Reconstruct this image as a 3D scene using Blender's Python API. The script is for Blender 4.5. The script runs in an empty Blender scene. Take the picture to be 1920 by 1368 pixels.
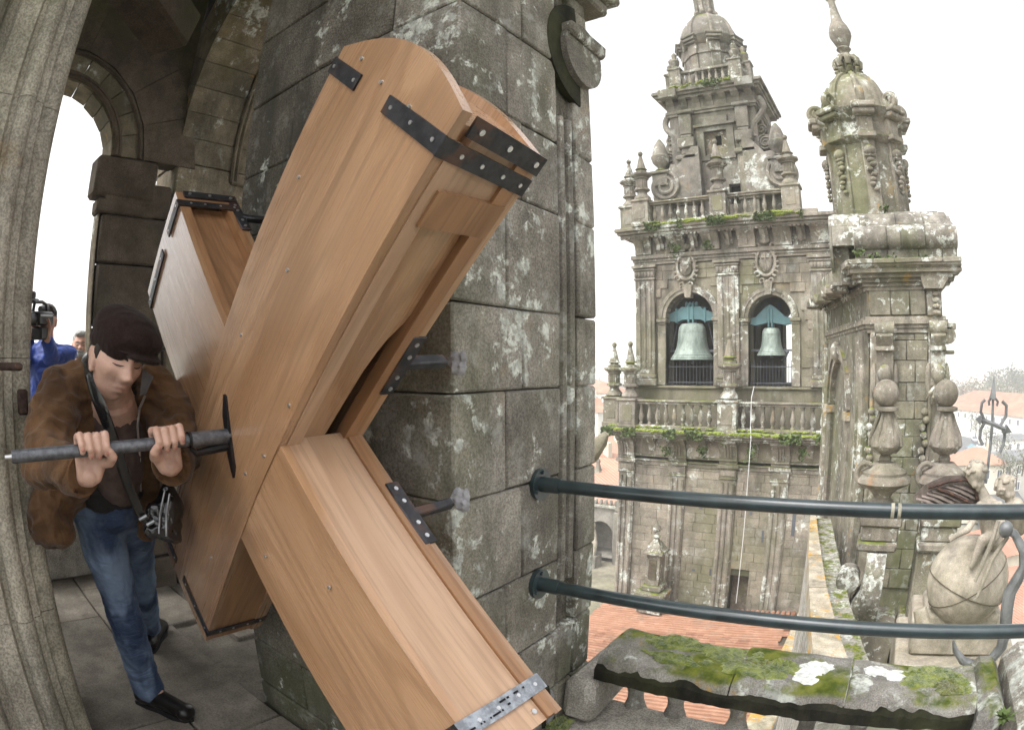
import bpy, bmesh, math, random
import numpy as np
from mathutils import Vector, Matrix, noise as mnoise
from mathutils.geometry import tessellate_polygon
R = math.radians
random.seed(7)
scene = bpy.context.scene
COL = scene.collection

# ------------------------------------------------------------------ camera, sky, sun, exposure
CAM_H, YAW, FOC = 1.4, R(35.5), 1130.0          # fisheye lens, 1130 px focal length on a 1920 px wide frame
cam_d = bpy.data.cameras.new('camera')
cam_d.type = 'PANO'
try:
    cam_d.panorama_type = 'FISHEYE_EQUISOLID'
    CT = cam_d
except Exception:
    CT = cam_d.cycles
    CT.panorama_type = 'FISHEYE_EQUISOLID'
cam_d.sensor_width = 36.0
CT.fisheye_lens = 36.0 * FOC / 1920.0
CT.fisheye_fov = R(180)
cam_d.clip_start, cam_d.clip_end = 0.02, 20000
cam = bpy.data.objects.new('camera', cam_d)
COL.objects.link(cam)
cam.location = (0, 0, CAM_H)
cam.rotation_euler = (R(90), 0, YAW)
scene.camera = cam

SUN_EL, SUN_AZ = 58.0, 205.0                     # high, behind the camera to the right, behind an even cloud cover
world = bpy.data.worlds.new('World')
scene.world = world
world.use_nodes = True
wn, wl = world.node_tree.nodes, world.node_tree.links
sky = wn.new('ShaderNodeTexSky')
sky.sky_type = 'NISHITA'
sky.sun_disc = False
sky.sun_elevation = R(SUN_EL)
sky.sun_rotation = R(SUN_AZ)
sky.air_density, sky.dust_density, sky.ozone_density = 1.0, 6.0, 1.0
hs = wn.new('ShaderNodeHueSaturation')
hs.inputs['Saturation'].default_value = 0.12
wl.new(sky.outputs[0], hs.inputs['Color'])
wl.new(hs.outputs[0], wn['Background'].inputs[0])
wn['Background'].inputs[1].default_value = 0.15
sun_d = bpy.data.lights.new('sun', 'SUN')
sun_d.energy, sun_d.angle, sun_d.color = 0.6, R(25), (1.0, 0.985, 0.96)
sun = bpy.data.objects.new('sun', sun_d)
COL.objects.link(sun)
_a = R(SUN_AZ)
_s = Vector((math.sin(_a) * math.cos(R(SUN_EL)), math.cos(_a) * math.cos(R(SUN_EL)), math.sin(R(SUN_EL))))
sun.rotation_euler = _s.to_track_quat('Z', 'Y').to_euler()
vs = scene.view_settings
vs.view_transform, vs.look, vs.gamma, vs.exposure = 'Standard', 'None', 1.0, 1.45
vs.use_curve_mapping = False
try:
    scene.cycles.max_bounces = 8
    scene.cycles.volume_bounces = 2
    scene.cycles.volume_step_rate = 4
except Exception:
    pass

# ------------------------------------------------------------------ survey: bearings measured on the photograph -> points in the place
_c, _s_ = math.cos(YAW), math.sin(YAW)
def ray(px, py):
    x, z = px - 960.0, 684.0 - py
    r = math.hypot(x, z) + 1e-9
    th = 2 * math.asin(r / (2 * FOC)); k = math.sin(th) / r
    x, y, z = x * k, math.cos(th), z * k
    return Vector((x * _c - y * _s_, x * _s_ + y * _c, z))
EYE = Vector((0, 0, CAM_H))
def P(px, py, d): return EYE + ray(px, py) * d
def PY(px, py, y): d = ray(px, py); return EYE + d * (y / d.y)
def PX(px, py, x): d = ray(px, py); return EYE + d * (x / d.x)
def PZ(px, py, z): d = ray(px, py); return EYE + d * ((z - CAM_H) / d.z)

# ------------------------------------------------------------------ mesh helpers
class MB:
    def __init__(s, M=None): s.v, s.f, s.M = [], [], M
    def add(s, vs_, fs):
        b = len(s.v)
        if s.M is not None: vs_ = [s.M @ Vector(p) for p in vs_]
        s.v += [tuple(p) for p in vs_]
        s.f += [tuple(i + b for i in f) for f in fs]
        return s
    def box(s, lo, hi, c=0.0, j=0.0):
        cx = [(a + b) / 2 for a, b in zip(lo, hi)]; h = [abs(b - a) / 2 for a, b in zip(lo, hi)]
        if c <= 0:
            V = [(cx[0] + h[0] * x, cx[1] + h[1] * y, cx[2] + h[2] * z) for x in (-1, 1) for y in (-1, 1) for z in (-1, 1)]
            return s.add(V, [(0, 1, 3, 2), (4, 6, 7, 5), (0, 4, 5, 1), (2, 3, 7, 6), (0, 2, 6, 4), (1, 5, 7, 3)])
        c = min(c, min(h) * .8); V, I = [], {}
        for x in (-1, 1):
            for y in (-1, 1):
                for z in (-1, 1):
                    jj = [random.uniform(-j, j) for _ in range(3)] if j else (0, 0, 0)
                    for a in range(3):
                        q = [h[k] - (0 if k == a else c) for k in range(3)]
                        I[x, y, z, a] = len(V)
                        V.append((cx[0] + x * q[0] + jj[0], cx[1] + y * q[1] + jj[1], cx[2] + z * q[2] + jj[2]))
        F = []
        S = (-1, 1)
        for g in S:
            F.append([I[g, y, z, 0] for y, z in ((-1, -1), (1, -1), (1, 1), (-1, 1))])
            F.append([I[x, g, z, 1] for x, z in ((-1, -1), (1, -1), (1, 1), (-1, 1))])
            F.append([I[x, y, g, 2] for x, y in ((-1, -1), (1, -1), (1, 1), (-1, 1))])
        for a_ in S:
            for b_ in S:
                F.append([I[a_, b_, -1, 0], I[a_, b_, 1, 0], I[a_, b_, 1, 1], I[a_, b_, -1, 1]])
                F.append([I[a_, -1, b_, 0], I[a_, 1, b_, 0], I[a_, 1, b_, 2], I[a_, -1, b_, 2]])
                F.append([I[-1, a_, b_, 1], I[1, a_, b_, 1], I[1, a_, b_, 2], I[-1, a_, b_, 2]])
                for z in S: F.append([I[a_, b_, z, k] for k in range(3)])
        return s.add(V, F)
    def tube(s, path, r, n=8, cap=True, flat=1.0):
        path = [Vector(p) for p in path]; m = len(path)
        rr = r if isinstance(r, (list, tuple)) else [r] * m
        T = [(path[min(i + 1, m - 1)] - path[max(i - 1, 0)]).normalized() for i in range(m)]
        u = T[0].orthogonal().normalized(); V = []
        for i in range(m):
            u = (u - T[i] * u.dot(T[i]))
            u = u.normalized() if u.length > 1e-6 else T[i].orthogonal().normalized()
            w = T[i].cross(u)
            for k in range(n):
                t = 2 * math.pi * k / n
                V.append(path[i] + (u * math.cos(t) + w * math.sin(t) * flat) * rr[i])
        F = [(i * n + k, i * n + (k + 1) % n, (i + 1) * n + (k + 1) % n, (i + 1) * n + k) for i in range(m - 1) for k in range(n)]
        if cap: F += [tuple(range(n)), tuple((m - 1) * n + k for k in range(n))]
        return s.add(V, F)
    def lathe(s, prof, c=(0, 0, 0), n=12, rot=0.0):
        V = []; m = len(prof)
        for r, z in prof:
            for k in range(n):
                t = 2 * math.pi * k / n + rot
                V.append((c[0] + r * math.cos(t), c[1] + r * math.sin(t), c[2] + z))
        F = [(i * n + k, i * n + (k + 1) % n, (i + 1) * n + (k + 1) % n, (i + 1) * n + k) for i in range(m - 1) for k in range(n)]
        F += [tuple(range(n)), tuple((m - 1) * n + k for k in range(n))]
        return s.add(V, F)
    def cyl(s, a, b, r, n=10): return s.tube([a, b], r, n)
    def ball(s, c, r, n=12, m=8, sq=(1, 1, 1), B=None):
        V = []
        for i in range(m + 1):
            p = math.pi * i / m
            for k in range(n):
                t = 2 * math.pi * k / n
                q = Vector((max(math.sin(p), .02) * math.cos(t) * sq[0], max(math.sin(p), .02) * math.sin(t) * sq[1], math.cos(p) * sq[2])) * r
                V.append(Vector(c) + (B @ q if B is not None else q))
        F = [(i * n + k, i * n + (k + 1) % n, (i + 1) * n + (k + 1) % n, (i + 1) * n + k) for i in range(m) for k in range(n)]
        F += [tuple(range(n)), tuple(m * n + k for k in range(n))]
        return s.add(V, F)
    def prism(s, poly, f, a, b):
        """poly in (p,q); f(p,q,w)->xyz ; between w=a and w=b"""
        n = len(poly)
        V = [f(p, q, a) for p, q in poly] + [f(p, q, b) for p, q in poly]
        F = [tuple(range(n)), tuple(range(2 * n - 1, n - 1, -1))] + [(i, (i + 1) % n, n + (i + 1) % n, n + i) for i in range(n)]
        return s.add(V, F)
    def plate(s, outer, holes, f, a, b):
        loops = [outer] + holes
        tri = tessellate_polygon([[Vector((p, q, 0)) for p, q in l] for l in loops])
        pts = [pq for l in loops for pq in l]; n = len(pts)
        V = [f(p, q, a) for p, q in pts] + [f(p, q, b) for p, q in pts]
        F = [tuple(t) for t in tri] + [tuple(n + i for i in t[::-1]) for t in tri]
        o = 0
        for l in loops:
            m = len(l)
            F += [(o + i, o + (i + 1) % m, n + o + (i + 1) % m, n + o + i) for i in range(m)]
            o += m
        return s.add(V, F)
    def capsule(s, p0, p1, r0, r1, n=14):
        p0, p1 = Vector(p0), Vector(p1); d = (p1 - p0); L = d.length
        d = d / L if L > 1e-6 else Vector((0, 0, 1))
        pts, rs = [], []
        for i in range(5):
            t = math.pi / 2 * i / 4
            pts.append(p0 - d * r0 * math.cos(t)); rs.append(max(r0 * math.sin(t), r0 * .05))
        for i in range(5):
            t = math.pi / 2 * i / 4
            pts.append(p1 + d * r1 * math.sin(t)); rs.append(max(r1 * math.cos(t), r1 * .05))
        return s.tube(pts, rs, n)
    def chain(s, pts, rs, n=14):
        for i in range(len(pts) - 1): s.capsule(pts[i], pts[i + 1], rs[i], rs[i + 1], n)
        return s
    def mesh(s, name):
        me = bpy.data.meshes.new(name)
        me.from_pydata(s.v, [], s.f)
        bm = bmesh.new(); bm.from_mesh(me)
        bmesh.ops.recalc_face_normals(bm, faces=bm.faces)
        bm.to_mesh(me); bm.free()
        me.polygons.foreach_set('use_smooth', [True] * len(me.polygons))
        me.set_sharp_from_angle(angle=R(38))
        return me

def link(o, parent):
    COL.objects.link(o)
    if parent is not None:
        o.parent = parent
        if parent.type == 'EMPTY': o.matrix_parent_inverse = Matrix.Translation(-parent.location)
    return o
def ob(name, mb, mat, parent=None, loc=None, rotz=0.0):
    me = mb if isinstance(mb, bpy.types.Mesh) else mb.mesh(name)
    if mat is not None and not me.materials: me.materials.append(mat)
    o = bpy.data.objects.new(name, me)
    if loc is not None: o.location = loc
    if rotz: o.rotation_euler = (0, 0, rotz)
    return link(o, parent)
def tag(o, label=None, cat=None, group=None, kind=None):
    if label: o['label'] = label
    if cat: o['category'] = cat
    if group: o['group'] = group
    if kind: o['kind'] = kind
    return o
def thing(name, label, cat, loc=(0, 0, 0), group=None):
    o = bpy.data.objects.new(name, None)
    o.location = loc; o.empty_display_size = .1
    COL.objects.link(o)
    return tag(o, label, cat, group)
XZ = lambda p, q, w: (p, w, q)
YZ = lambda p, q, w: (w, p, q)
XY = lambda p, q, w: (p, q, w)
def arc(cx, cz, r, a0, a1, n): return [(cx + r * math.cos(R(a0 + (a1 - a0) * i / n)), cz + r * math.sin(R(a0 + (a1 - a0) * i / n))) for i in range(n + 1)]
def arch_hole(xc, r, zs, zb, n=16): return [(xc - r, zb), (xc + r, zb)] + arc(xc, zs, r, 0, 180, n)

# ------------------------------------------------------------------ materials
class G:
    def __init__(s, name):
        s.m = bpy.data.materials.new(name); s.m.use_nodes = True
        s.t = s.m.node_tree; s.t.nodes.clear()
        s.out = s.t.nodes.new('ShaderNodeOutputMaterial')
    def a(s, typ, ins=None, **pr):
        n = s.t.nodes.new('ShaderNode' + typ)
        for k, v in pr.items(): setattr(n, k, v)
        for k, v in (ins or {}).items(): s.set(n.inputs[k], v)
        return n
    def set(s, i, v):
        if isinstance(v, bpy.types.NodeSocket): s.t.links.new(v, i)
        else: i.default_value = (tuple(v) + (1.0,)) if (isinstance(v, tuple) and len(v) == 3 and i.type == 'RGBA') else v
    def pos(s): return s.a('NewGeometry').outputs['Position']
    def obj(s): return s.a('TexCoord').outputs['Object']
    def scl(s, v, sc, rot=(0, 0, 0)): return s.a('Mapping', {'Vector': v, 'Scale': sc, 'Rotation': rot}).outputs[0]
    def noise(s, v, sc, det=4, ro=.55, dist=0.0): return s.a('TexNoise', {'Vector': v, 'Scale': sc, 'Detail': det, 'Roughness': ro, 'Distortion': dist}).outputs[0]
    def ss(s, x, lo, hi, a=0.0, b=1.0): return s.a('MapRange', {0: x, 1: lo, 2: hi, 3: a, 4: b}, interpolation_type='SMOOTHSTEP').outputs[0]
    def mix(s, f, a, b, bl='MIX'):
        n = s.a('Mix', data_type='RGBA', blend_type=bl)
        s.set(n.inputs[0], f); s.set(n.inputs[6], a); s.set(n.inputs[7], b)
        return n.outputs[2]
    def math(s, op, a, b=0.0):
        n = s.a('Math', operation=op); s.set(n.inputs[0], a); s.set(n.inputs[1], b); return n.outputs[0]
    def fin(s, col, rough=.85, bump=None, dist=.01, metal=0.0, spec=.3, coat=0.0, strength=1.0, sheen=0.0):
        b = s.a('BsdfPrincipled')
        s.set(b.inputs['Base Color'], col); s.set(b.inputs['Roughness'], rough)
        s.set(b.inputs['Metallic'], metal); s.set(b.inputs['Specular IOR Level'], spec)
        if coat: b.inputs['Coat Weight'].default_value = min(coat, 1.0); b.inputs['Coat Roughness'].default_value = .2
        if sheen: b.inputs['Sheen Weight'].default_value = sheen
        if bump is not None:
            k = s.a('Bump', {'Height': bump, 'Distance': dist, 'Strength': strength})
            s.t.links.new(k.outputs[0], b.inputs['Normal'])
        s.t.links.new(b.outputs[0], s.out.inputs[0])
        return s.m

def stone(name, c1, c2, sc=1.0, speck=.35, lich=0.0, lsc=7.0, green=0.0, orange=0.0, dark=.4, top=0.0, bump=.006, lichc=(.62, .64, .58), gcol=(.10, .115, .035), lum=1.0, ocol=(.42, .24, .05)):
    c1, c2 = [(c_[0] * .99 * lum, c_[1] * .965 * lum, c_[2] * 1.0 * lum) for c_ in (c1, c2)]
    g = G(name); p = g.pos()
    n1 = g.noise(p, 1.6 * sc, 6, .62)
    col = g.mix(g.ss(n1, .35, .65), c1, c2)
    rnd = g.a('ObjectInfo').outputs['Random']
    col = g.mix(1.0, col, g.a('CombineColor', {0: g.ss(rnd, 0, 1, .86, 1.1), 1: g.ss(rnd, 0, 1, .86, 1.09), 2: g.ss(rnd, 0, 1, .85, 1.07)}).outputs[0], 'MULTIPLY')
    sp = g.noise(p, 110 * sc, 2, .7)
    col = g.mix(speck, col, g.a('CombineColor', {0: g.ss(sp, .3, .7, .25, 1.6), 1: g.ss(sp, .3, .7, .25, 1.6), 2: g.ss(sp, .3, .7, .25, 1.6)}).outputs[0], 'MULTIPLY')
    blot = g.noise(p, 6 * sc, 5, .7)
    bl = g.ss(blot, .3, .7, .72, 1.22)
    col = g.mix(1.0, col, g.a('CombineColor', {0: bl, 1: bl, 2: bl}).outputs[0], 'MULTIPLY')
    if dark:
        st = g.noise(g.scl(p, (2.6 * sc, 2.6 * sc, .55 * sc)), 1.3, 6, .65)
        col = g.mix(g.math('MULTIPLY', g.ss(st, .46, .70), dark), col, (.055, .052, .043))
    if green:
        gn = g.noise(g.scl(p, (1, 1, .6)), .9 * sc, 5, .6, .4)
        col = g.mix(g.math('MULTIPLY', g.ss(gn, .42, .68), green), col, gcol)
    if orange:
        on = g.noise(p, 2.3 * sc, 5, .7)
        col = g.mix(g.math('MULTIPLY', g.ss(on, .60 - .09 * (orange > .85), .69 - .09 * (orange > .85)), orange), col, ocol)
    if lich:
        w = g.noise(p, lsc, 5, .62, .3)
        big = g.noise(p, lsc * .2, 2, .5)
        t_ = 1.135 - .19 * lich
        brk = g.noise(p, lsc * 6, 3, .65)
        k = g.math('MULTIPLY', g.ss(g.math('ADD', g.math('ADD', w, g.math('MULTIPLY', big, .7)), g.math('MULTIPLY', brk, .16)), t_ + .04, t_ + .15), g.ss(brk, .32, .55, .35, .95))
        col = g.mix(k, col, g.mix(g.ss(g.noise(p, lsc * 1.7, 2), .4, .6), lichc, tuple(x * .62 for x in lichc)))
        w2 = g.noise(g.scl(p, (1, 1, 1), (.4, .9, 0)), lsc * .55, 5, .7)
        col = g.mix(g.math('MULTIPLY', g.ss(w2, .54, .68), .45 * min(1, lich + .2)), col, tuple(x * .6 for x in lichc))
    if top:
        nz = g.a('SeparateXYZ', {0: g.a('NewGeometry').outputs['Normal']}).outputs[2]
        k = g.math('MULTIPLY', g.ss(nz, .45, .8), g.ss(g.noise(p, 2.2 * sc, 5, .65), .5 - .2 * top, .62 - .1 * top))
        col = g.mix(k, col, g.mix(g.ss(g.noise(p, 9 * sc, 3), .35, .65), (.06, .085, .012), (.17, .185, .03)))
    h = g.math('ADD', g.math('MULTIPLY', blot, 1.2), g.math('MULTIPLY', sp, .45))
    return g.fin(col, .92, h, bump, spec=.2)

M = {}
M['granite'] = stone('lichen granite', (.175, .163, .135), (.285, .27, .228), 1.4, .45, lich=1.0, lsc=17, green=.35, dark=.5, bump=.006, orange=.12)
M['granite_in'] = stone('shaded granite', (.10, .092, .073), (.17, .158, .128), 1.2, .6, lich=.45, lsc=14, green=.6, dark=.95, bump=.008, gcol=(.07, .08, .035))  # darker copy of the pier granite; vault shade put into its colour
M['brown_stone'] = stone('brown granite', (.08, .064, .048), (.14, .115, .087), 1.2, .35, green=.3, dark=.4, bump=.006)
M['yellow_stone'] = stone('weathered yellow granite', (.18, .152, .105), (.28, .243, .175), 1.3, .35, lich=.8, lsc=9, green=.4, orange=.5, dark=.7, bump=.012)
M['pillar'] = stone('streaked pillar granite', (.30, .28, .225), (.43, .41, .335), 1.0, .5, green=.3, dark=.85, orange=.2, bump=.005)
M['floor'] = stone('worn floor granite', (.13, .118, .095), (.20, .185, .15), 1.0, .3, dark=.35, bump=.004)
M['sill'] = stone('pale sill granite', (.40, .385, .335), (.52, .50, .44), 1.5, .55, lich=.2, green=.15, dark=.2, bump=.006)
M['coping'] = stone('mossy coping granite', (.27, .26, .23), (.4, .39, .35), 2.0, .45, lich=1.0, lsc=13, green=.3, orange=.7, dark=.4, top=.2, bump=.012)
M['tower'] = stone('tower granite', (.25, .225, .175), (.36, .33, .27), .3, .35, lich=.95, lsc=2.6, green=.35, orange=.12, dark=.75, bump=.03, top=.35, lum=.8)
M['tower_block'] = stone('tower ashlar', (.25, .225, .17), (.37, .335, .265), .25, .3, lich=.5, lsc=2, green=.6, orange=.1, dark=.75, bump=.03, gcol=(.15, .15, .075), lum=.8)
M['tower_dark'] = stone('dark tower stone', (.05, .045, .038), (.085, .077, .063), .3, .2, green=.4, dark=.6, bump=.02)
M['tower_top'] = stone('upper tower granite', (.22, .205, .17), (.34, .315, .265), .3, .35, lich=.75, lsc=2.4, green=.25, orange=.15, dark=.75, bump=.03, top=.3, lum=.8)
M['gable'] = stone('gable granite', (.27, .245, .19), (.38, .35, .28), .6, .4, lich=.9, lsc=6, green=.5, orange=.5, dark=.65, bump=.015, top=.3, lum=.74)
M['gable_block'] = stone('gable ashlar', (.21, .2, .15), (.32, .3, .225), .6, .4, lich=.7, lsc=6, green=.6, orange=.25, dark=.5, bump=.015, lum=.74)
M['roll'] = stone('lichened roll stone', (.24, .225, .185), (.34, .32, .27), .9, .5, lich=1.15, lsc=8, green=.4, orange=.15, dark=.7, bump=.02, lum=.74)
M['finial'] = stone('rusty finial stone', (.25, .225, .18), (.36, .325, .265), .8, .4, lich=.4, lsc=12, green=.25, orange=.6, dark=.6, bump=.012, lum=.74, ocol=(.27, .14, .07))
M['coping_orange'] = stone('orange lichen coping', (.32, .285, .2), (.45, .41, .32), .7, .35, lich=.5, lsc=8, green=.35, orange=1.0, dark=.5, bump=.02)
M['sculpt'] = stone('pale carved granite', (.37, .335, .26), (.48, .44, .355), .9, .3, lich=.1, green=.25, orange=.1, dark=.35, bump=.006, lum=.74)
M['grey_stone'] = stone('grey cloister stone', (.2, .19, .16), (.28, .27, .23), .2, .2, green=.4, dark=.5, bump=.02)
M['court'] = stone('mossy courtyard paving', (.17, .16, .115), (.24, .225, .165), .15, .2, green=.6, dark=.3, bump=.02)

def flatm(name, c, rough=.6, metal=0.0, var=.2, sc=20.0, bump=0.0, dist=.002, spec=.4, coat=0.0, sheen=0.0, space='obj'):
    g = G(name); p = g.obj() if space == 'obj' else g.pos()
    n = g.noise(p, sc, 4, .6)
    col = g.mix(g.ss(n, .3, .7), tuple(x * (1 - var) for x in c), tuple(min(1, x * (1 + var)) for x in c))
    return g.fin(col, rough, n if bump else None, dist, metal, spec, coat, bump or 1.0, sheen)

def wood(name, c1, c2, c3, rough=.34, coat=.25, ring=True):
    g = G(name); o = g.obj()
    rnd = g.a('ObjectInfo').outputs['Random']
    sh = g.a('VectorMath', {0: o, 1: g.a('CombineXYZ', {0: g.math('MULTIPLY', rnd, 7.0), 1: g.math('MULTIPLY', rnd, 3.1), 2: rnd}).outputs[0]}, operation='ADD').outputs[0]
    fine = g.noise(g.scl(sh, (3.0, 90, 90)), 1.0, 4, .6)
    band = g.noise(g.scl(sh, (.9, 7.5, 7.5)), 1.0, 3, .5, .5)
    fl_ = g.noise(g.scl(sh, (.62, 3.4, 3.4)), 1.0, 1, .4, .25)
    wv = g.math('ADD', g.math('MULTIPLY', g.math('SINE', g.math('ADD', g.math('MULTIPLY', fl_, 95.0), g.math('MULTIPLY', fine, 1.2))), .5), .5)
    dirt = g.noise(g.scl(o, (1.4, 3, 3)), 2.2, 5, .65)
    kn = g.noise(g.scl(sh, (4, 9, 9)), 1.0, 2, .5)
    col = g.mix(g.ss(band, .3, .7), c1, c2)
    col = g.mix(g.math('MULTIPLY', g.ss(wv, .4, 1.0), .42 if ring else .25), col, c3)
    col = g.mix(g.math('MULTIPLY', g.ss(dirt, .5, .8), .22), col, tuple(x * .6 for x in c3))
    col = g.mix(g.math('MULTIPLY', g.ss(kn, .76, .82), .5), col, tuple(x * .4 for x in c3))
    col = g.mix(g.math('MULTIPLY', g.ss(fine, .46, .7), .5), col, tuple(x * .62 for x in c1))
    br = g.ss(rnd, 0, 1, .9, 1.08)
    col = g.mix(1.0, col, g.a('CombineColor', {0: br, 1: br, 2: br}).outputs[0], 'MULTIPLY')
    return g.fin(col, g.ss(fine, .3, .7, rough, rough + .14), fine, .0006, spec=.45, coat=coat)

M['wood'] = wood('varnished chestnut', (.345, .192, .098), (.445, .265, .148), (.27, .143, .07), .24, 1.0)
M['wood_pale'] = wood('pale chestnut board', (.405, .255, .155), (.475, .312, .205), (.335, .20, .12), .36)
M['wood_warm'] = wood('warm chestnut edge', (.29, .145, .066), (.38, .205, .10), (.21, .10, .045))
def iron(name, c, rough, sc=30, rust=.5):
    g = G(name); o = g.obj()
    n = g.noise(o, sc, 5, .65); k = g.noise(o, sc * .35, 4, .6)
    col = g.mix(g.ss(n, .35, .65), tuple(x * .7 for x in c), tuple(x * 1.35 for x in c))
    col = g.mix(g.math('MULTIPLY', g.ss(k, .5, .62), rust), col, (.17, .085, .05))
    return g.fin(col, rough, n, .0008, .6, .5)
M['iron'] = iron('blackened strap iron', (.045, .045, .05), .42)
M['steel'] = iron('printed grey steel strap', (.30, .32, .35), .38, 40, .05)
M['black_iron'] = iron('black iron plate', (.018, .018, .02), .45, 30, .1)
M['tube'] = iron('grey handle tube', (.13, .135, .15), .4, 60, .03)
M['rust'] = iron('rusty pin', (.05, .03, .025), .7, 60, .6)
M['rail'] = flatm('dark green pipe paint', (.022, .035, .038), .3, 0, .35, 14, .3, .001, .5, .3)
M['rail_wear'] = flatm('bare patch on pipe', (.33, .31, .24), .6, 0, .3, 60)
M['nail'] = flatm('bright nail', (.65, .65, .66), .3, .9, .1, 60)
M['mortar'] = flatm('fresh mortar', (.30, .30, .31), .95, 0, .25, 40, .8, .006, space='pos')
M['yoke'] = flatm('blue green yoke paint', (.07, .145, .155), .5, .0, .3, .9, .3, .01, space='pos')
g = G('verdigris bell bronze'); p = g.pos()
c = g.mix(g.ss(g.noise(g.scl(p, (2.5, 2.5, .8)), 1.2, 5, .65), .36, .66), (.14, .175, .15), (.27, .32, .28))
c = g.mix(g.math('MULTIPLY', g.ss(g.noise(p, 3.5, 5, .7), .52, .72), .7), c, (.09, .105, .09))
M['bell'] = g.fin(c, .6, g.noise(p, 8, 4), .01, .15, .4)
M['bar'] = flatm('grey railing bars', (.10, .105, .115), .5, .4, .2, 3)
M['cable'] = flatm('white cable sheath', (.62, .62, .62), .5, 0, .05, 3)
M['weather_iron'] = flatm('grey weathered iron', (.16, .165, .165), .55, .5, .3, 5, .4, .004, space='pos')
M['bronze_wing'] = flatm('brown bronze wing', (.13, .105, .09), .5, .4, .3, 14, .5, .006, space='pos')
M['white_paint'] = flatm('white render', (.74, .73, .69), .9, 0, .08, .25, space='pos')
M['cream_paint'] = flatm('cream render', (.62, .57, .46), .9, 0, .12, .25, space='pos')
M['grey_paint'] = flatm('grey render', (.42, .41, .38), .9, 0, .15, .25, space='pos')
M['pane'] = flatm('dark window glass', (.09, .10, .115), .15, 0, .2, .5, space='pos')
M['slate'] = flatm('grey slate roof', (.16, .165, .17), .8, 0, .2, .5, space='pos')
M['road'] = flatm('wet asphalt', (.10, .105, .11), .6, 0, .2, .2, space='pos')
M['pool'] = flatm('blue green canopy', (.13, .26, .30), .6, 0, .2, .4, space='pos')
M['car'] = flatm('white car paint', (.7, .71, .73), .3, 0, .05, .4, space='pos')
g = G('terracotta tile'); p = g.pos(); rnd = g.a('ObjectInfo').outputs['Random']
c = g.mix(rnd, (.17, .08, .05), (.31, .165, .105))
c = g.mix(g.math('MULTIPLY', g.ss(g.noise(p, 2.2, 5, .65), .4, .75), .6), c, (.42, .25, .17))
c = g.mix(g.math('MULTIPLY', g.ss(g.noise(p, .9, 5, .7), .5, .68), .6), c, (.17, .13, .095))
M['tile'] = g.fin(c, .85, g.noise(p, 30, 3), .01, spec=.25)
g = G('distant terracotta roof'); p = g.pos(); rnd = g.a('ObjectInfo').outputs['Random']
c = g.mix(rnd, (.26, .13, .085), (.38, .21, .15))
c = g.mix(g.ss(g.noise(p, .35, 4, .65), .4, .7), c, (.40, .24, .17))
wv = g.a('TexWave', {'Vector': p, 'Scale': 1.2, 'Distortion': .3}, bands_direction='DIAGONAL').outputs[1]
M['far_roof'] = g.fin(g.mix(.18, c, g.mix(wv, (.2, .1, .06), (.6, .35, .25))), .9, wv, .05)
g = G('moss'); p = g.pos()
c = g.mix(g.ss(g.noise(p, 26, 5, .7), .35, .65), (.07, .11, .008), (.25, .29, .03))
c = g.mix(g.math('MULTIPLY', g.ss(g.noise(p, 6, 4), .55, .7), .7), c, (.10, .095, .03))
M['moss'] = g.fin(c, .95, g.noise(p, 140, 4, .7), .012, spec=.1, sheen=.4)
M['weed'] = flatm('green weed leaf', (.065, .095, .025), .7, 0, .4, 2, space='pos')
g = G('white lichen crust'); p = g.pos()
M['lichen'] = g.fin(g.mix(g.ss(g.noise(p, 40, 4, .7), .35, .6), (.45, .46, .43), (.72, .73, .69)), .95, g.noise(p, 90, 4), .006)
def leafm(name, a, b):
    g = G(name); p = g.pos(); rnd = g.a('ObjectInfo').outputs['Random']
    c = g.mix(g.ss(g.noise(p, .35, 4, .6), .35, .65), a, b)
    return g.fin(c, .9)
M['leaf'] = leafm('winter crown foliage', (.07, .08, .045), (.12, .125, .075))
M['leaf_dark'] = leafm('dark evergreen foliage', (.03, .045, .03), (.065, .085, .05))
M['bark'] = flatm('bark', (.10, .08, .06), .9, 0, .3, 3)
g = G('town ground'); p = g.pos()
c = g.mix(g.ss(g.noise(p, .02, 6, .65), .4, .6), (.14, .15, .095), (.25, .235, .2))
c = g.mix(g.ss(g.noise(p, .09, 3), .55, .65), c, (.3, .29, .27))
M['ground'] = g.fin(c, .95)
g = G('hill woodland'); p = g.pos()
M['hill'] = g.fin(g.mix(g.ss(g.noise(p, .012, 6, .65), .4, .6), (.06, .075, .045), (.15, .15, .10)), .95)

# ================================================================== THE BELFRY WE STAND IN
def block(mb_lo, mb_hi, mat, parent, c=.012, j=.003, name='stone_block', label=None):
    o = ob(name, MB().box(mb_lo, mb_hi, c, j), mat, parent)
    if label: o['label'] = label
    return o
def wall_blocks(mat, parent, axis, face, depth, a0, a1, zs, ln, c=.01, j=.003, off=0.0, gap=.004, limit=None):
    """courses of blocks on a wall plane; axis 'x': wall runs along x at y=face..face+depth ; axis 'y': runs along y at x=face..face+depth"""
    n = 0
    for k in range(len(zs) - 1):
        z0, z1 = zs[k] + gap, zs[k + 1] - gap
        x = a0; first = True
        while x < a1 - .02:
            L = ln * random.uniform(.8, 1.25) * (random.uniform(.45, .75) if first and k % 2 else 1); first = False
            e = min(x + L, a1)
            if a1 - e < ln * .3: e = a1
            d = random.uniform(0, .006)
            lo, hi = (x + gap, face - d, z0), (e - gap, face + depth, z1)
            if axis == 'y':
                fa, fb = (face + d, face - depth) if depth > 0 else (face - d, face - depth)
                lo, hi = (min(fa, fb), x + gap, z0), (max(fa, fb), e - gap, z1)
            block(lo, hi, mat, parent, c, j)
            x = e; n += 1
    return n
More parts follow.
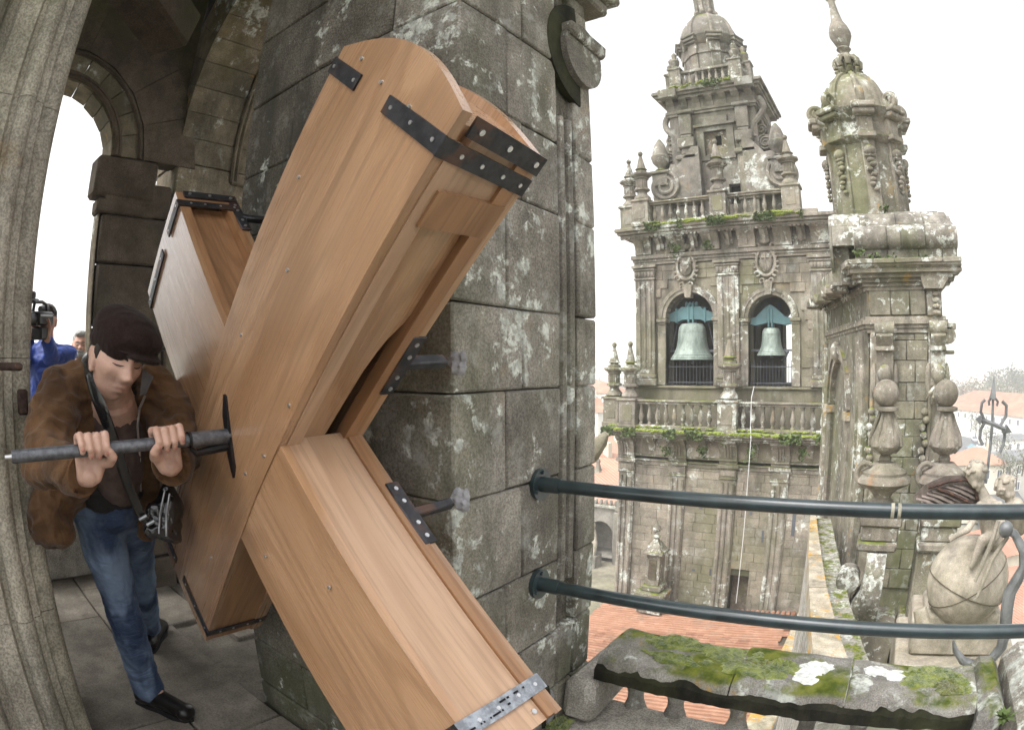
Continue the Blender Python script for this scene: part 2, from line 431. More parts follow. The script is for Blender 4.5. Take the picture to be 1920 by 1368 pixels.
ZC = [-.25, .09, .30, .525, .78, 1.06, 1.33, 1.555, 1.87, 2.115, 2.42, 2.74, 3.06, 3.4, 3.75, 4.1]
XJ, YI, YO = -.945, 1.08, 1.82
# --- main pier between the two openings
pier = thing('stone_pier', 'tall grey granite pier with white lichen spots behind the wooden cross', 'stone pier', (-1.5, 1.4, 0))
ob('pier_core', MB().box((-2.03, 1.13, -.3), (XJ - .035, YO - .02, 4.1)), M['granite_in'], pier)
for k in range(len(ZC) - 1):
    z0, z1 = ZC[k] + .0018, ZC[k + 1] - .0018
    cut = 1.38 if k % 2 == 0 else 1.30
    cx = -1.36 if k % 2 else -1.22
    up = 'granite'
    block((cx, YI, z0), (XJ, cut - .0015, z1), M[up], pier, .006, .002)                       # corner block, shows on both faces
    block((XJ - .3, cut + .0015, z0), (XJ + random.uniform(-.003, .003), 1.582, z1), M[up], pier, .006, .002)
    block((XJ - .3, 1.695, z0), (XJ + random.uniform(-.002, .002), YO, z1), M[up], pier, .007, .002)
    if k < 1 or z1 < .7:
        block((XJ - .3, 1.586, z0), (XJ, 1.69, z1), M[up], pier, .01, .003)
    xm = -1.72 if k % 2 else -1.6
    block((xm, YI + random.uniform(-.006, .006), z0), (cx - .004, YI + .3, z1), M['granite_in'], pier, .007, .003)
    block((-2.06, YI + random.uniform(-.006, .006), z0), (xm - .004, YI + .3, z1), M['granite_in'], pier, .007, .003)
mm = MB()
mm.box((XJ - .3, 1.586, .70), (XJ - .028, 1.69, 3.3))
ob('recessed_panel_edge', mm, M['granite_in'], pier)
for yy, rr in ((1.607, .017), (1.652, .02)):
    ob('roll_moulding', MB().tube([(XJ - .012, yy, .70), (XJ - .012, yy, 2.22)], rr, 8), M['granite'], pier)
# roundel above the moulding; its black channel paints in groove shade with some moss
ch = MB()
pts = arc(1.74, 2.52, .215, 95, 268, 18)
ch.prism(pts + arc(1.74, 2.52, .135, 268, 95, 18), YZ, XJ - .02, XJ + .006)
M['moss_shade_black'] = stone('moss and shade black', (.010, .010, .007), (.028, .028, .017), 5, .4, green=.2, dark=.2)  # one black for moss and for painted-in shade
ob('moss_shade_channel', ch, M['moss_shade_black'], pier)
ob('roundel', MB().prism(arc(1.74, 2.52, .13, 0, 360, 30)[:-1], YZ, XJ - .05, XJ + .028), M['granite'], pier)
# cornice running out along the head of the jamb
for (y0, y1, z0, z1, px_) in ((1.50, 1.93, 2.80, 2.86, .05), (1.44, 1.965, 2.86, 2.93, .09), (1.40, 2.0, 2.93, 3.0, .13), (1.36, 2.05, 3.0, 3.12, .18), (1.66, 1.86, 2.47, 2.56, .03), (1.62, 1.88, 2.56, 2.62, .05)):
    block((XJ - .25, y0, z0), (XJ + px_, y1, z1), M['granite'], pier, .012, .003, 'cornice_stone')
# broken stone at the foot with its crack
ob('crack', MB().prism([(1.505, .10), (1.525, .11), (1.515, .20), (1.545, .27), (1.53, .33), (1.51, .34), (1.52, .28), (1.49, .22)], YZ, XJ - .02, XJ + .006), M['moss_shade_black'], pier)
ob('mortar_patch', MB().prism([(1.528, .13), (1.56, .15), (1.565, .27), (1.55, .30), (1.535, .25), (1.54, .2)], YZ, XJ - .02, XJ + .007), M['mortar'], pier)

# --- arched side opening beyond the pier, pale in the daylight
XL = -3.6
side = thing('arched_jamb', 'weathered yellowish stone jamb and arch beyond the raised wooden arm', 'stone arch', (XL, 1.7, 0))
zs = [-.2, .15, .5, .85, 1.2, 1.5, 1.8, 2.08, 2.38, 2.7]
for k in range(len(zs) - 1):
    w = 1.36; n = 0
    for a, b in (((1.37, 1.75), (1.75, 2.2), (2.2, 2.6)) if k % 2 else ((1.37, 1.95), (1.95, 2.6))):
        block((XL - .4, a + .004, zs[k] + .004), (XL + random.uniform(-.008, .008), b - .004, zs[k + 1] - .004), M['yellow_stone'], side, .014, .004)
RA = 1.25
for k in range(13):                                                    # voussoirs of the arch, each its own stone
    a0, a1 = R(180 - 8 * k - .08), R(180 - 8 * (k + 1) + .08)
    for y0, y1 in ((1.37, 1.78), (1.84, 2.6)) if k % 2 else ((1.37, 2.0), (2.05, 2.6)):
        rr = RA + random.uniform(-.012, .012)
        rr = RA + random.uniform(-.004, .004)
        q = [(XL + RA + rr_ * math.cos(a), 2.7 + rr_ * math.sin(a)) for rr_, a in ((rr, a0), (rr, a1), (rr + .4, a1), (rr + .4, a0))]
        ob('voussoir', MB().prism(q, XZ, y0 + .0015, y1 - .0015), M['yellow_stone'], side)
for yy in (1.80, 1.835):
    ob('arch_moulding', MB().tube([(XL + .012, yy, 2.62)] + [(XL + RA - (RA - .012) * math.cos(R(t)), yy, 2.7 + (RA - .012) * math.sin(R(t))) for t in range(0, 104, 6)], .016, 6), M['yellow_stone'], side)
ob('arch_moulding', MB().tube([(XL + .012, 1.80, 2.62), (XL + .012, 2.5, 2.62)], .016, 6), M['yellow_stone'], side)
block((XL - .02, 1.95, 2.05), (XL + .05, 2.6, 2.36), M['yellow_stone'], side, .03, .012, 'weathered_corbel')

# --- brown pilaster between the two openings of the side wall
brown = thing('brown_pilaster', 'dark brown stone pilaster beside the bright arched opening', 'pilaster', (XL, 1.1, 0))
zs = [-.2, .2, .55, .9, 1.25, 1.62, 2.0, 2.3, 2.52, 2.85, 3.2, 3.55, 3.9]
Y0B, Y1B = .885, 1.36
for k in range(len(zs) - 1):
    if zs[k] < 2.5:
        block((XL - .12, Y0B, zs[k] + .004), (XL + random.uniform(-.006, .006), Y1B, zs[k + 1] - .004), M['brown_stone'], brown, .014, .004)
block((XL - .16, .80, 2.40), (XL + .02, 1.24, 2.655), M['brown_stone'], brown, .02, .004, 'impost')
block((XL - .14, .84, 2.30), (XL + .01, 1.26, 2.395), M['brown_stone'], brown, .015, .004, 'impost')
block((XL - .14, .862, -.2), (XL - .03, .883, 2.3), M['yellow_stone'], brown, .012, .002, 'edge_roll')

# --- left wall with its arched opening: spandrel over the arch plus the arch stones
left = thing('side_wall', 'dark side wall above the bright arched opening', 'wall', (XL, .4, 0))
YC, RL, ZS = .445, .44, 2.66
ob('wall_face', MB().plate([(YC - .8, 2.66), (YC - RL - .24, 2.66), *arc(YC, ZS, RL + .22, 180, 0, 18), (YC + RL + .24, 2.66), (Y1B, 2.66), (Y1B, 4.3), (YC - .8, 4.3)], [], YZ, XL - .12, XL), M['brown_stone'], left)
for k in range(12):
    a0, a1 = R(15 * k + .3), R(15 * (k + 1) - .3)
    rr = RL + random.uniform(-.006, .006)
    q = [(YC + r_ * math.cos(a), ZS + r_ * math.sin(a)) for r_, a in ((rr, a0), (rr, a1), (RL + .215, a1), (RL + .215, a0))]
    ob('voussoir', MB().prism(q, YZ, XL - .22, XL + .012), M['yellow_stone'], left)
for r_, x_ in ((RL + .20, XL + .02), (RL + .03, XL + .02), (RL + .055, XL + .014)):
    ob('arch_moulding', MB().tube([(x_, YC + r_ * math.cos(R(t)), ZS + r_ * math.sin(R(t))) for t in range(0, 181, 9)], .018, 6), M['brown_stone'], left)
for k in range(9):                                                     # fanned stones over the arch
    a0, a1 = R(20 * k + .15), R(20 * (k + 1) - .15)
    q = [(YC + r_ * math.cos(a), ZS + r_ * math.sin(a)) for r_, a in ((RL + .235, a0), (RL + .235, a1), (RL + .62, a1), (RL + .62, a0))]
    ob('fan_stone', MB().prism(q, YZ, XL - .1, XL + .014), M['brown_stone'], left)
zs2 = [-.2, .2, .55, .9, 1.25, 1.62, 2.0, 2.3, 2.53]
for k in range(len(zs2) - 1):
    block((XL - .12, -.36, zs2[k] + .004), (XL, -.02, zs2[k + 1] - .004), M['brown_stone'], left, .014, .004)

# --- near pillar at the edge of the view: moulded shaft with fillets and rolls
pil = thing('moulded_pillar', 'big streaked grey stone pillar with rounded mouldings close to the viewer', 'pillar', (-1.95, -.1, 0))
def prof_pillar():
    pts = [(-2.55, .262), (-2.1, .262)]
    pts += [(-2.02 + .05 * math.sin(R(t)), .215 + .047 * math.cos(R(t))) for t in range(0, 91, 15)]
    pts += [(-1.965, .19), (-1.935, .185), (-1.925, .155)]
    pts += [(-1.925 + .035 * math.sin(R(t)), .12 + .035 * math.cos(R(t))) for t in range(0, 181, 20)]
    pts += [(-1.93, .07), (-1.905, .06), (-1.90, -.02), (-1.915, -.03), (-1.885, -.06)]
    pts += [(-1.90 + .05 * math.sin(R(t)), -.12 + .05 * math.cos(R(t))) for t in range(0, 181, 20)]
    pts += [(-1.88, -.19), (-1.86, -.2), (-1.86, -.5), (-1.9, -.52), (-1.9, -.75), (-2.55, -.75)]
    return pts
zq = [-.25, .62, 1.42, 2.22, 2.98, 4.1]
for k in range(5):
    ob('drum_stone', MB().prism(prof_pillar(), XY, zq[k] + .001, zq[k + 1] - .001), M['pillar'], pil)
pin_a = PX(8, 687, -1.93); pin_b = P(40, 687, 1.62)
rp = thing('rusty_iron_pin', 'short rusty round iron pin sticking out of the pillar', 'iron pin', tuple(P(10, 687, 1.8)))
ob('pin', MB().tube([P(-16, 687, 1.97), P(8, 687, 1.80), P(36, 687.5, 1.74), P(42, 688, 1.738)], [.011, .0115, .0115, .007], 12), M['rust'], rp)
rs = thing('rusty_iron_stub', 'small rusty iron stub on the edge of the streaked pillar', 'iron stub', tuple(PX(43, 745, -1.88)))
ob('stub', MB().box(tuple(Vector((-1.915, .2, 1.255))), (-1.885, .235, 1.33), .006), M['rust'], rs)

# --- vault overhead and its beam
vault = tag(bpy.data.objects.new('vault', None), None, None, None, 'structure'); COL.objects.link(vault)
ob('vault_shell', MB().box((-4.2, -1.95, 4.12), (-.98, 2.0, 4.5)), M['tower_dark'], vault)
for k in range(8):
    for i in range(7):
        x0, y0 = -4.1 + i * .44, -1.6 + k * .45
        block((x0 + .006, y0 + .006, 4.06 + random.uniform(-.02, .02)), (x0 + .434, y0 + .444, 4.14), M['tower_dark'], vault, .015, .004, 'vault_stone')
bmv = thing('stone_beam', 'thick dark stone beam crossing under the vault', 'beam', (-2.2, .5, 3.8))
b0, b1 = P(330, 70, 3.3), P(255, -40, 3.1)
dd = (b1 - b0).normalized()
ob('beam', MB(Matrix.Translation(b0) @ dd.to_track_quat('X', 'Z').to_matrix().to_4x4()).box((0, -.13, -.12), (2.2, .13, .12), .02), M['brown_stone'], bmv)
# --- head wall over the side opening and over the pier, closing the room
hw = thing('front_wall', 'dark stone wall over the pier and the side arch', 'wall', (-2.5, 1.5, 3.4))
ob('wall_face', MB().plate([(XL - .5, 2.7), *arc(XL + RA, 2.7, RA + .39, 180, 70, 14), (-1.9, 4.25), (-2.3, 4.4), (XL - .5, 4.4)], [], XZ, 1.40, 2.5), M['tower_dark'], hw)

# --- unseen rear wall and parapet, added to cut light from behind the viewer
rear = thing('rear_light_block', 'unseen dark stone wall and parapet added behind the viewer to block light', 'wall', (-1.5, -2.2, 0))
zr = [0, .45, .9, 1.35, 1.8, 2.25, 2.7, 3.15, 3.6, 4.1]
for k in range(9):
    for i in range(2):
        x0 = -4.2 + i * .8 + (.0 if k % 2 else -.3)
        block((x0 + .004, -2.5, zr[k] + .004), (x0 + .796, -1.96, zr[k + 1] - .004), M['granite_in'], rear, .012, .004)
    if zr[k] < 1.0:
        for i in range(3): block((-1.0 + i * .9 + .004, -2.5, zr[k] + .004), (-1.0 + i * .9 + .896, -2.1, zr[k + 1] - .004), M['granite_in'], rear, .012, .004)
# --- floor of worn flagstones, running out through the side opening on to the gallery
flo = tag(bpy.data.objects.new('floor', None), kind='structure'); COL.objects.link(flo)
ob('floor_bed', MB().box((-8.2, -2.6, -.3), (-2.06, 2.4, -.03)), M['floor'], flo)
ob('floor_bed', MB().box((-2.058, -2.6, -.3), (1.6, 1.06, -.031)), M['floor'], flo)
y = -2.6
rowi = 0
while y < 2.35:
    h = random.uniform(.5, .75); x = -8.2
    ye = min(y + h, 2.4)
    while x < 1.55:
        w = random.uniform(.7, 1.3); xe = min(x + w, 1.6)
        y1_ = ye
        if xe > -2.0 and ye > 1.05: y1_ = min(ye, 1.06)
        if y1_ - y > .05:
            block((x + .005, y + .005, -.06), (xe - .005, y1_ - .005, random.uniform(-.006, 0)), M['floor'], flo, .007, .002, 'flagstone')
        x = xe
    y = ye
# --- sill of the big opening, the low balustrade outside it
sillr = thing('stone_sill', 'broad speckled granite sill below the two pipes', 'sill', (-.3, 1.4, 0))
for x0, x1, y0, y1, zt in ((XJ - .12, -.13, 1.06, 1.85, .14), (-.12, .55, 1.06, 1.85, .13), (.56, 1.5, 1.06, 1.85, .135)):
    block((x0, y0, -.3), (x1, y1, zt), M['sill'], sillr, .025, .005, 'sill_stone')
block((XJ + .01, 1.60, .145), (-.815, 1.93, .335), M['sill'], sillr, .03, .006, 'sill_stone')
balu = thing('mossy_balustrade', 'low mossy stone balustrade outside the opening under the lower pipe', 'balustrade', (-.2, 1.8, -.6))
def coping_prof(y0, y1, z0, z1):
    return [(y0 + .02, z0), (y0, z0 + .02), (y0, z1 - .045), (y0 + .012, z1 - .022), (y0 + .04, z1 - .006), (y0 + .09, z1), (y1 - .07, z1), (y1 - .03, z1 - .012), (y1, z1 - .04), (y1, z0 + .02), (y1 - .03, z0)]
for x0, x1, dz in ((-.83, -.36, .0), (-.355, .02, .006), (.025, .47, .0)):
    me_ = MB()
    n = 12
    pr = coping_prof(1.655, 1.955, .335, .43 + dz)
    V, F = [], []
    for i in range(n + 1):
        x = x0 + (x1 - x0) * i / n
        for a_, b_ in pr:
            k = mnoise.noise(Vector((x * 7, a_ * 9, b_ * 9))) * .012
            V.append((x, a_ + k, b_ + k))
    m_ = len(pr)
    F = [(i * m_ + k, i * m_ + (k + 1) % m_, (i + 1) * m_ + (k + 1) % m_, (i + 1) * m_ + k) for i in range(n) for k in range(m_)] + [tuple(range(m_)), tuple(n * m_ + k for k in range(m_))]
    me_.add(V, F)
    ob('coping_stone', me_, M['coping'], balu)
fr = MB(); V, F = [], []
for i in range(61):                                           # moss and shade black strip; the underside's shadow is put into its colour
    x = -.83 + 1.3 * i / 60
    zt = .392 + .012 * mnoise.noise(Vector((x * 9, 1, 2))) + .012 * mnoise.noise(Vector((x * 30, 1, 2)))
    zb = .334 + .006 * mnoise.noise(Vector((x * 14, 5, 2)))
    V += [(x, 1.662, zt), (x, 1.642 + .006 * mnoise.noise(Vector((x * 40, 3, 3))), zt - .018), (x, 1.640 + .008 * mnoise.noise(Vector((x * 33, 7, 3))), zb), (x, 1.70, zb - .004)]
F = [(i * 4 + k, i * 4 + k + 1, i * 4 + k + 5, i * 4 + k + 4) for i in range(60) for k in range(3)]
o = ob('moss_shade_fringe', fr.add(V, F), M['moss_shade_black'], balu); o['kind'] = 'stuff'
bal_prof = [(.045, .08), (.05, .12), (.032, .17), (.03, .20), (.04, .24), (.032, .28), (.04, .30), (.05, .315), (.05, .338)]
bmesh0 = MB().lathe(bal_prof, (0, 0, 0), 14).mesh('baluster')
for x in (-.745, -.585, -.345, -.09, .10, .30):
    ob('baluster', bmesh0, M['coping'], balu, (x, 1.83, 0))
post = thing('balustrade_post', 'rough granite post with orange lichen at the end of the mossy coping', 'post', (.6, 1.85, -.3))
block((.475, 1.60, .14), (.575, 2.0, .44), M['coping'], post, .03, .008)
block((.585, 1.42, .14), (1.0, 2.0, .50), M['granite'], post, .05, .015)
def lumpy(name, cx, cy, cz, rx, ry, rz, mat, parent, seed=0, nx=64, amp=.35, fr=6.0, hn=1.0):
    """a low irregular crust (moss, lichen) lying on stone"""
    V, F = [], []; nr = 16
    for i in range(nr + 1):
        for k in range(nx):
            t = 2 * math.pi * k / nx; c_, s_ = math.cos(t), math.sin(t)
            e = 1 + amp * 1.3 * mnoise.noise(Vector((c_ * 1.6 + seed, s_ * 1.6, seed * .7))) + .5 * amp * mnoise.noise(Vector((c_ * 5 + seed, s_ * 5, 3))) + .3 * amp * mnoise.noise(Vector((c_ * 14 + seed, s_ * 14, 3)))
            q = i / nr
            x, y_ = cx + rx * e * q * c_, cy + ry * e * q * s_
            sc_ = fr * 3 / max(.2, min(1, rx * 8))
            h = rz * (1 - q ** 5) * (.75 + .8 * hn * mnoise.noise(Vector((x * sc_, y_ * sc_, seed))) + .55 * hn * mnoise.noise(Vector((x * sc_ * 4, y_ * sc_ * 4, seed)))) - .003
            V.append((x, y_, cz + h))
    F = [(i * nx + k, i * nx + (k + 1) % nx, (i + 1) * nx + (k + 1) % nx, (i + 1) * nx + k) for i in range(nr) for k in range(nx)]
    return ob(name, MB().add(V, F), mat, parent)
for sd, (x, y_, rx, ry) in enumerate(((-.62, 1.86, .13, .055), (-.44, 1.83, .17, .06), (-.30, 1.77, .14, .06), (-.56, 1.74, .12, .04), (-.22, 1.80, .07, .06), (.30, 1.82, .12, .07), (.39, 1.77, .07, .06))):
    o = lumpy('moss_cushion', x, y_, .430, rx, ry, .017, M['moss'], balu, sd)
    o['kind'] = 'stuff'
lumpy('lichen_crust', -.085, 1.80, .434, .105, .085, .007, M['lichen'], balu, 31, amp=.2, hn=.25)
lumpy('lichen_crust', .10, 1.84, .432, .055, .035, .005, M['lichen'], balu, 33, amp=.4, hn=.25)
lumpy('lichen_crust', .18, 1.82, .432, .04, .035, .005, M['lichen'], balu, 37, amp=.4, hn=.25)
sm = tag(lumpy('moss_patch', -.905, 1.52, .155, .045, .10, .02, M['moss'], None, 51), 'small green moss cushion at the foot of the granite pier', 'moss patch')
def weed(name, c, n, L, label, seed=1, mat='weed'):
    rnd = random.Random(seed); t = thing(name, label, 'plant', tuple(c)); mb = MB()
    for i in range(n):
        a, el = rnd.uniform(0, 6.28), rnd.uniform(.25, 1.3); l = L * rnd.uniform(.5, 1.1); w = l * .13
        d = Vector((math.cos(a) * math.cos(el), math.sin(a) * math.cos(el), math.sin(el))); s_ = d.cross(Vector((0, 0, 1))).normalized() * w
        p0 = Vector(c); p1 = p0 + d * l * .55 ; p2 = p0 + d * l + Vector((0, 0, -l * .2))
        mb.add([p0, p1 + s_, p2, p1 - s_, p1 + Vector((0, 0, w * .4))], [(0, 1, 4), (1, 2, 4), (2, 3, 4), (3, 0, 4)])
    ob('leaf_tuft', mb, M[mat], t); return t
weed('small_fern', PZ(1880, 1350, .45), 46, .055, 'small green weed growing on the granite post', 3)
weed('joint_weed', PZ(1562, 1345, .2), 12, .035, 'tiny weed in the joint below the mossy coping', 5)

# --- the two pipes across the opening
for zz, lab, wear in ((1.052, 'upper dark green pipe railing across the opening', (-.60, .05)), (.737, 'lower dark green pipe railing across the opening', ())):
    h = thing('pipe_railing', lab, 'railing', (XJ, 1.475, zz), 'pipe railings across the opening')
    y0, y1 = 1.462, 1.50
    ob('pipe', MB().tube([(XJ, y0, zz), (-.3, 1.483, zz), (.6, y1, zz), (1.9, y1 + .01, zz)], .0195, 16), M['rail'], h)
    ob('sleeve', MB().tube([(XJ, y0, zz), (XJ + .075, y0 + .002, zz)], .0235, 16), M['rail'], h)
    ob('flange', MB().prism(arc(y0, zz, .048, 0, 360, 24)[:-1], YZ, XJ - .004, XJ + .011), M['rail'], h)
    for t in (90, 210, 330):
        ob('bolt', MB().tube([(XJ + .009, y0 + .036 * math.cos(R(t)), zz + .036 * math.sin(R(t))), (XJ + .019, y0 + .036 * math.cos(R(t)), zz + .036 * math.sin(R(t)))], .007, 6), M['rail'], h)
    for x in wear:
        for dx in (0, .018):
            ob('bare_patch', MB().tube([(x + dx, 1.4835 + .01 * (x + .3), zz), (x + dx + .009, 1.4838 + .01 * (x + .3), zz)], .0198, 16), M['rail_wear'], h)

# ================================================================== THE WOODEN CROSS-SHAPED RATTLE
def frame(o_, x, y, z):
    m = Matrix.Identity(4)
    for i, v in enumerate((x, y, z)):
        for k in range(3): m[k][i] = v[k]
    for k in range(3): m[k][3] = o_[k]
    return m
def obm(name, mb, mat, parent, Mx):
    o = ob(name, mb, mat, None)
    o.matrix_basis = Mx
    if parent is not None:
        o.parent = parent
        o.matrix_parent_inverse = Matrix.Translation(-parent.location) if parent.type == 'EMPTY' else parent.matrix_basis.inverted()
    return o
RC = Vector((-1.371, .825, 1.226))
RA_ = Vector((-.062, -.997, -.034)).normalized()
RU = Vector((.998, -.062, .010)); RU = (RU - RA_ * RU.dot(RA_)).normalized()
RZ = RU.cross(RA_) * -1
if RZ.z < 0: RZ = -RZ
rattle = thing('wooden_rattle', 'huge new varnished wooden cross rattle of four hollow box arms with black iron straps', 'wooden rattle', tuple(RC))
HT = .117                                                     # half thickness
B0, B1 = .187, .2075
AL1, AL2 = .787, .767
d1 = RU * math.cos(AL1) + RZ * math.sin(AL1); n1 = RZ * math.cos(AL1) - RU * math.sin(AL1)
d2 = RU * math.cos(AL2) - RZ * math.sin(AL2); n2 = RZ * math.cos(AL2) + RU * math.sin(AL2)
L_UR, L_LL, L_LR, L_UL = .936, .877, .962, .864
hw_ = lambda x, L: B0 + (B1 - B0) * abs(x) / L
F1 = frame(RC, d1, RA_, n1)
F2 = frame(RC, d2, RA_, n2)
XYZ = lambda p, q, w: (p, w, q)
TH = .022
def end_arc(L, s, bulge):
    return [(s * (L + bulge * math.sin(math.pi * i / 14)), (-1 + 2 * i / 14) * B1 * (1 if s > 0 else -1)) for i in range(15)]
# beam 1 side boards run right through; split lengthwise into two planks as built
for y0, y1 in ((HT - TH, HT), (-HT, -HT + TH)):
    near = y0 > 0
    ea = end_arc(L_UR, 1, .062 if near else .03)
    sk_ = .048 if near else .018
    ea = [(x_ + sk_ * (1 - (z_ + B1) / (2 * B1)) , z_) for x_, z_ in ea]
    poly = [(0, -B0)] + ea + [(0, B0)] + end_arc(L_LL, -1, .0)
    obm('side_board', MB().prism(poly, XYZ, y0, y1), M['wood'], rattle, F1)
X0 = .178
for s, L in ((1, L_LR), (-1, L_UL)):
    for y0, y1 in ((HT - TH - .004, HT - .004), (-HT + .004, -HT + TH + .004)):
        poly = [(s * .0, -B0), (s * L, -B1), (s * L, B1), (s * .0, B0)]
        # cut back at the crossing: start where the through beam's edge lies
        poly = [(s * .165, -hw_(.165, L)), (s * L, -B1), (s * L, B1), (s * .165, hw_(.165, L))]
        obm('side_board', MB().prism(poly, XYZ, y0, y1), M['wood'], rattle, F2)
def arm(name, s, L, Fm, spec):
    """edge boards, end board, straps and nails of one arm; s = side of the beam the arm is on"""
    ax = Fm.to_3x3() @ Vector((s, 0, 0))
    Fa = frame(RC, ax, Fm.to_3x3() @ Vector((0, 1, 0)), Fm.to_3x3() @ Vector((0, 0, 1)))
    yi0, yi1 = -HT + TH, HT - TH
    for e in (1, -1):
        kind = spec.get(e, 'plain')
        zed = lambda x, k=0.0: e * (hw_(x, L) - k)
        def slab(nm, x0, x1, y0, y1, k0, k1, mat, sub=None):
            V = [(x, y, zed(x, k)) for x in (x0, x1) for y in (y0, y1) for k in (k0, k1)]
            return obm(nm, MB().add(V, [(0, 1, 3, 2), (4, 6, 7, 5), (0, 4, 5, 1), (2, 3, 7, 6), (0, 2, 6, 4), (1, 5, 7, 3)]), M[mat], sub or rattle, Fa)
        if kind == 'plain':
            slab('edge_board', X0, L - .002, yi0 + .028, yi1 + .001, .002, .022, spec.get('mat', 'wood_pale'))
            slab('edge_strip', X0, L - .004, yi0 - .001, yi0 + .026, -.004, .024, 'wood_warm' if spec.get('mat') is None else 'wood')
        elif kind == 'open':
            slab('edge_strip', X0 - .02, L - .01, yi1 - .034, yi1 + .001, -.002, .03, 'wood_pale')
            slab('edge_strip', X0, L, yi0 - .001, yi0 + .036, -.003, .03, 'wood_warm')
            a0, a1 = yi0 + .036, yi1 - .034
            slab('end_piece', L - .10, L + .012, a0, a1, .004, .024, 'wood_pale')
            slab('cross_trim', L - .165, L - .093, a0 - .034, a1 + .012, -.008, .03, 'wood_warm')
            # recessed panel with a curved cut that opens the sound hole towards the centre
            ym = (a0 + a1) / 2 + .02
            xs = [L - .165, .56, .535, .515, .49, .45, .40]
            ys = [a0, a0, a0 + .004, a0 + .012, a0 + .022, a0 + .03, a0 + .036]
            poly = list(zip(xs, ys)) + [(.14, a0 + .046), (.14, a1 + .004), (L - .165, a1 + .004)]
            V = [(x, y, zed(x, k)) for k in (.016, .028) for x, y in poly]; m_ = len(poly)
            obm('recessed_panel', MB().add(V, [tuple(range(m_)), tuple(range(2 * m_ - 1, m_ - 1, -1))] + [(i, (i + 1) % m_, m_ + (i + 1) % m_, m_ + i) for i in range(m_)]), M['wood'], rattle, Fa)
        elif kind == 'panel':
            slab('edge_strip', X0, L, yi1 - .02, yi1 + .001, -.001, .03, 'wood_warm')
            slab('edge_strip', X0, L, yi0 - .001, yi0 + .03, -.001, .03, 'wood_warm')
            slab('recessed_panel', X0, L - .05, yi0 + .03, yi1 - .02, .03, .042, 'wood_warm')
            slab('end_piece', L - .05, L, yi0 + .03, yi1 - .02, .0, .02, 'wood_warm')
    obm('end_board', MB().box((L - .024, yi0, -B1 + .026), (L + (.02 if spec.get('endstrap') == -1 else -.004), yi1, B1 - .026)), M['wood'], rattle, Fa)
    xs_ = L - (.045 if spec.get('endstrap') == -1 else .075)
    sk = spec.get('strap', 'iron')
    for z0, z1 in ((.42 * B1, B1 + .003), (-B1 - .003, .08 * B1)):
        sk2 = (lambda z: .028 * (B1 - z) / (2 * B1)) if spec.get('endstrap') == -1 else (lambda z: 0.0)
        if spec.get('endstrap') == -1 and z0 < 0: z1 = -.14 * B1
        st = obm('iron_strap', MB().add([(xs_ + sx + sk2(z), y_, z) for sx in (-.018, .018) for y_ in (HT - .001, HT + .0045) for z in (z0, z1)], [(0, 1, 3, 2), (4, 6, 7, 5), (0, 4, 5, 1), (2, 3, 7, 6), (0, 2, 6, 4), (1, 5, 7, 3)]), M[sk], rattle, Fa)
        for q in np.linspace(.12, .88, 2 if z0 > 0 else 3):
            zz = z0 + (z1 - z0) * q
            obm('nail', MB().tube([(xs_ + sk2(zz), HT + .004, zz), (xs_ + sk2(zz), HT + .0062, zz)], .0042, 8), M['nail'], st, Fa)
        e = 1 if z0 > 0 else -1
        ze = e * (hw_(xs_, L) + .001)
        if spec.get(e) in ('open', 'plain', 'panel'):
            sy = (lambda y_: .026 * (y_ + HT) / (2 * HT)) if (spec.get('endstrap') == -1 and e == -1) else (lambda y_: 0.0)
            st2 = obm('iron_strap', MB().add([(xs_ + sx + sy(y_), y_, z) for sx in (-.018, .018) for y_ in (-HT, HT + .004) for z in (ze, ze + e * .0045)], [(0, 1, 3, 2), (4, 6, 7, 5), (0, 4, 5, 1), (2, 3, 7, 6), (0, 2, 6, 4), (1, 5, 7, 3)]), M['steel' if sk == 'iron' and spec.get('steel') == e else sk], rattle, Fa)
            for q in (-.8, -.35, .15, .6):
                obm('nail', MB().tube([(xs_ + sy(q * HT), q * HT, ze + e * .004), (xs_ + sy(q * HT), q * HT, ze + e * .0064)], .0045, 8), M['nail'], st2, Fa)
        if spec.get('endstrap') == e:
            zz = e * (hw_(L, L) + .002)
            ey = (lambda y_: .003 + .03 * (y_ + HT) / (2 * HT)) if e == -1 else (lambda y_: -.02)
            s3 = obm('iron_strap', MB().add([(L + sx + ey(y_), y_, z) for sx in (-.019, .019) for y_ in (-HT + .002, HT - .03) for z in (zz, zz + e * .006)], [(0, 1, 3, 2), (4, 6, 7, 5), (0, 4, 5, 1), (2, 3, 7, 6), (0, 2, 6, 4), (1, 5, 7, 3)]), M['iron'], rattle, Fa)
            for q in (-.8, -.1, .55):
                obm('nail', MB().tube([(L + ey(q * HT), q * HT, zz + e * .005), (L + ey(q * HT), q * HT, zz + e * .009)], .006, 8), M['nail'], s3, Fa)
    for (x, z) in spec.get('nails', ()):
        obm('nail', MB().tube([(x, HT - .001, z), (x, HT + .003, z)], .0045, 8), M['nail'], rattle, Fa)
    for (e, x) in spec.get('tplate', ()):
        ze = e * hw_(x, L)
        tp = obm('iron_plate', MB().box((x - .085, -HT - .003, min(ze + e * .001, ze + e * .007)), (x + .085, -HT + .034, max(ze + e * .001, ze + e * .007)), .002), M['iron'], rattle, Fa)
        obm('iron_bar', MB().box((x - .011, -HT - .115, min(ze - e * .014, ze + e * .008)), (x + .012, -HT + .01, max(ze - e * .02, ze + e * .008)), .004), M['iron'], tp, Fa)
        for q in (-.065, -.03, .03, .065):
            obm('nail', MB().tube([(x + q, -HT + .016, ze + e * .006), (x + q, -HT + .016, ze + e * .0095)], .0055, 8), M['nail'], tp, Fa)
    return Fa
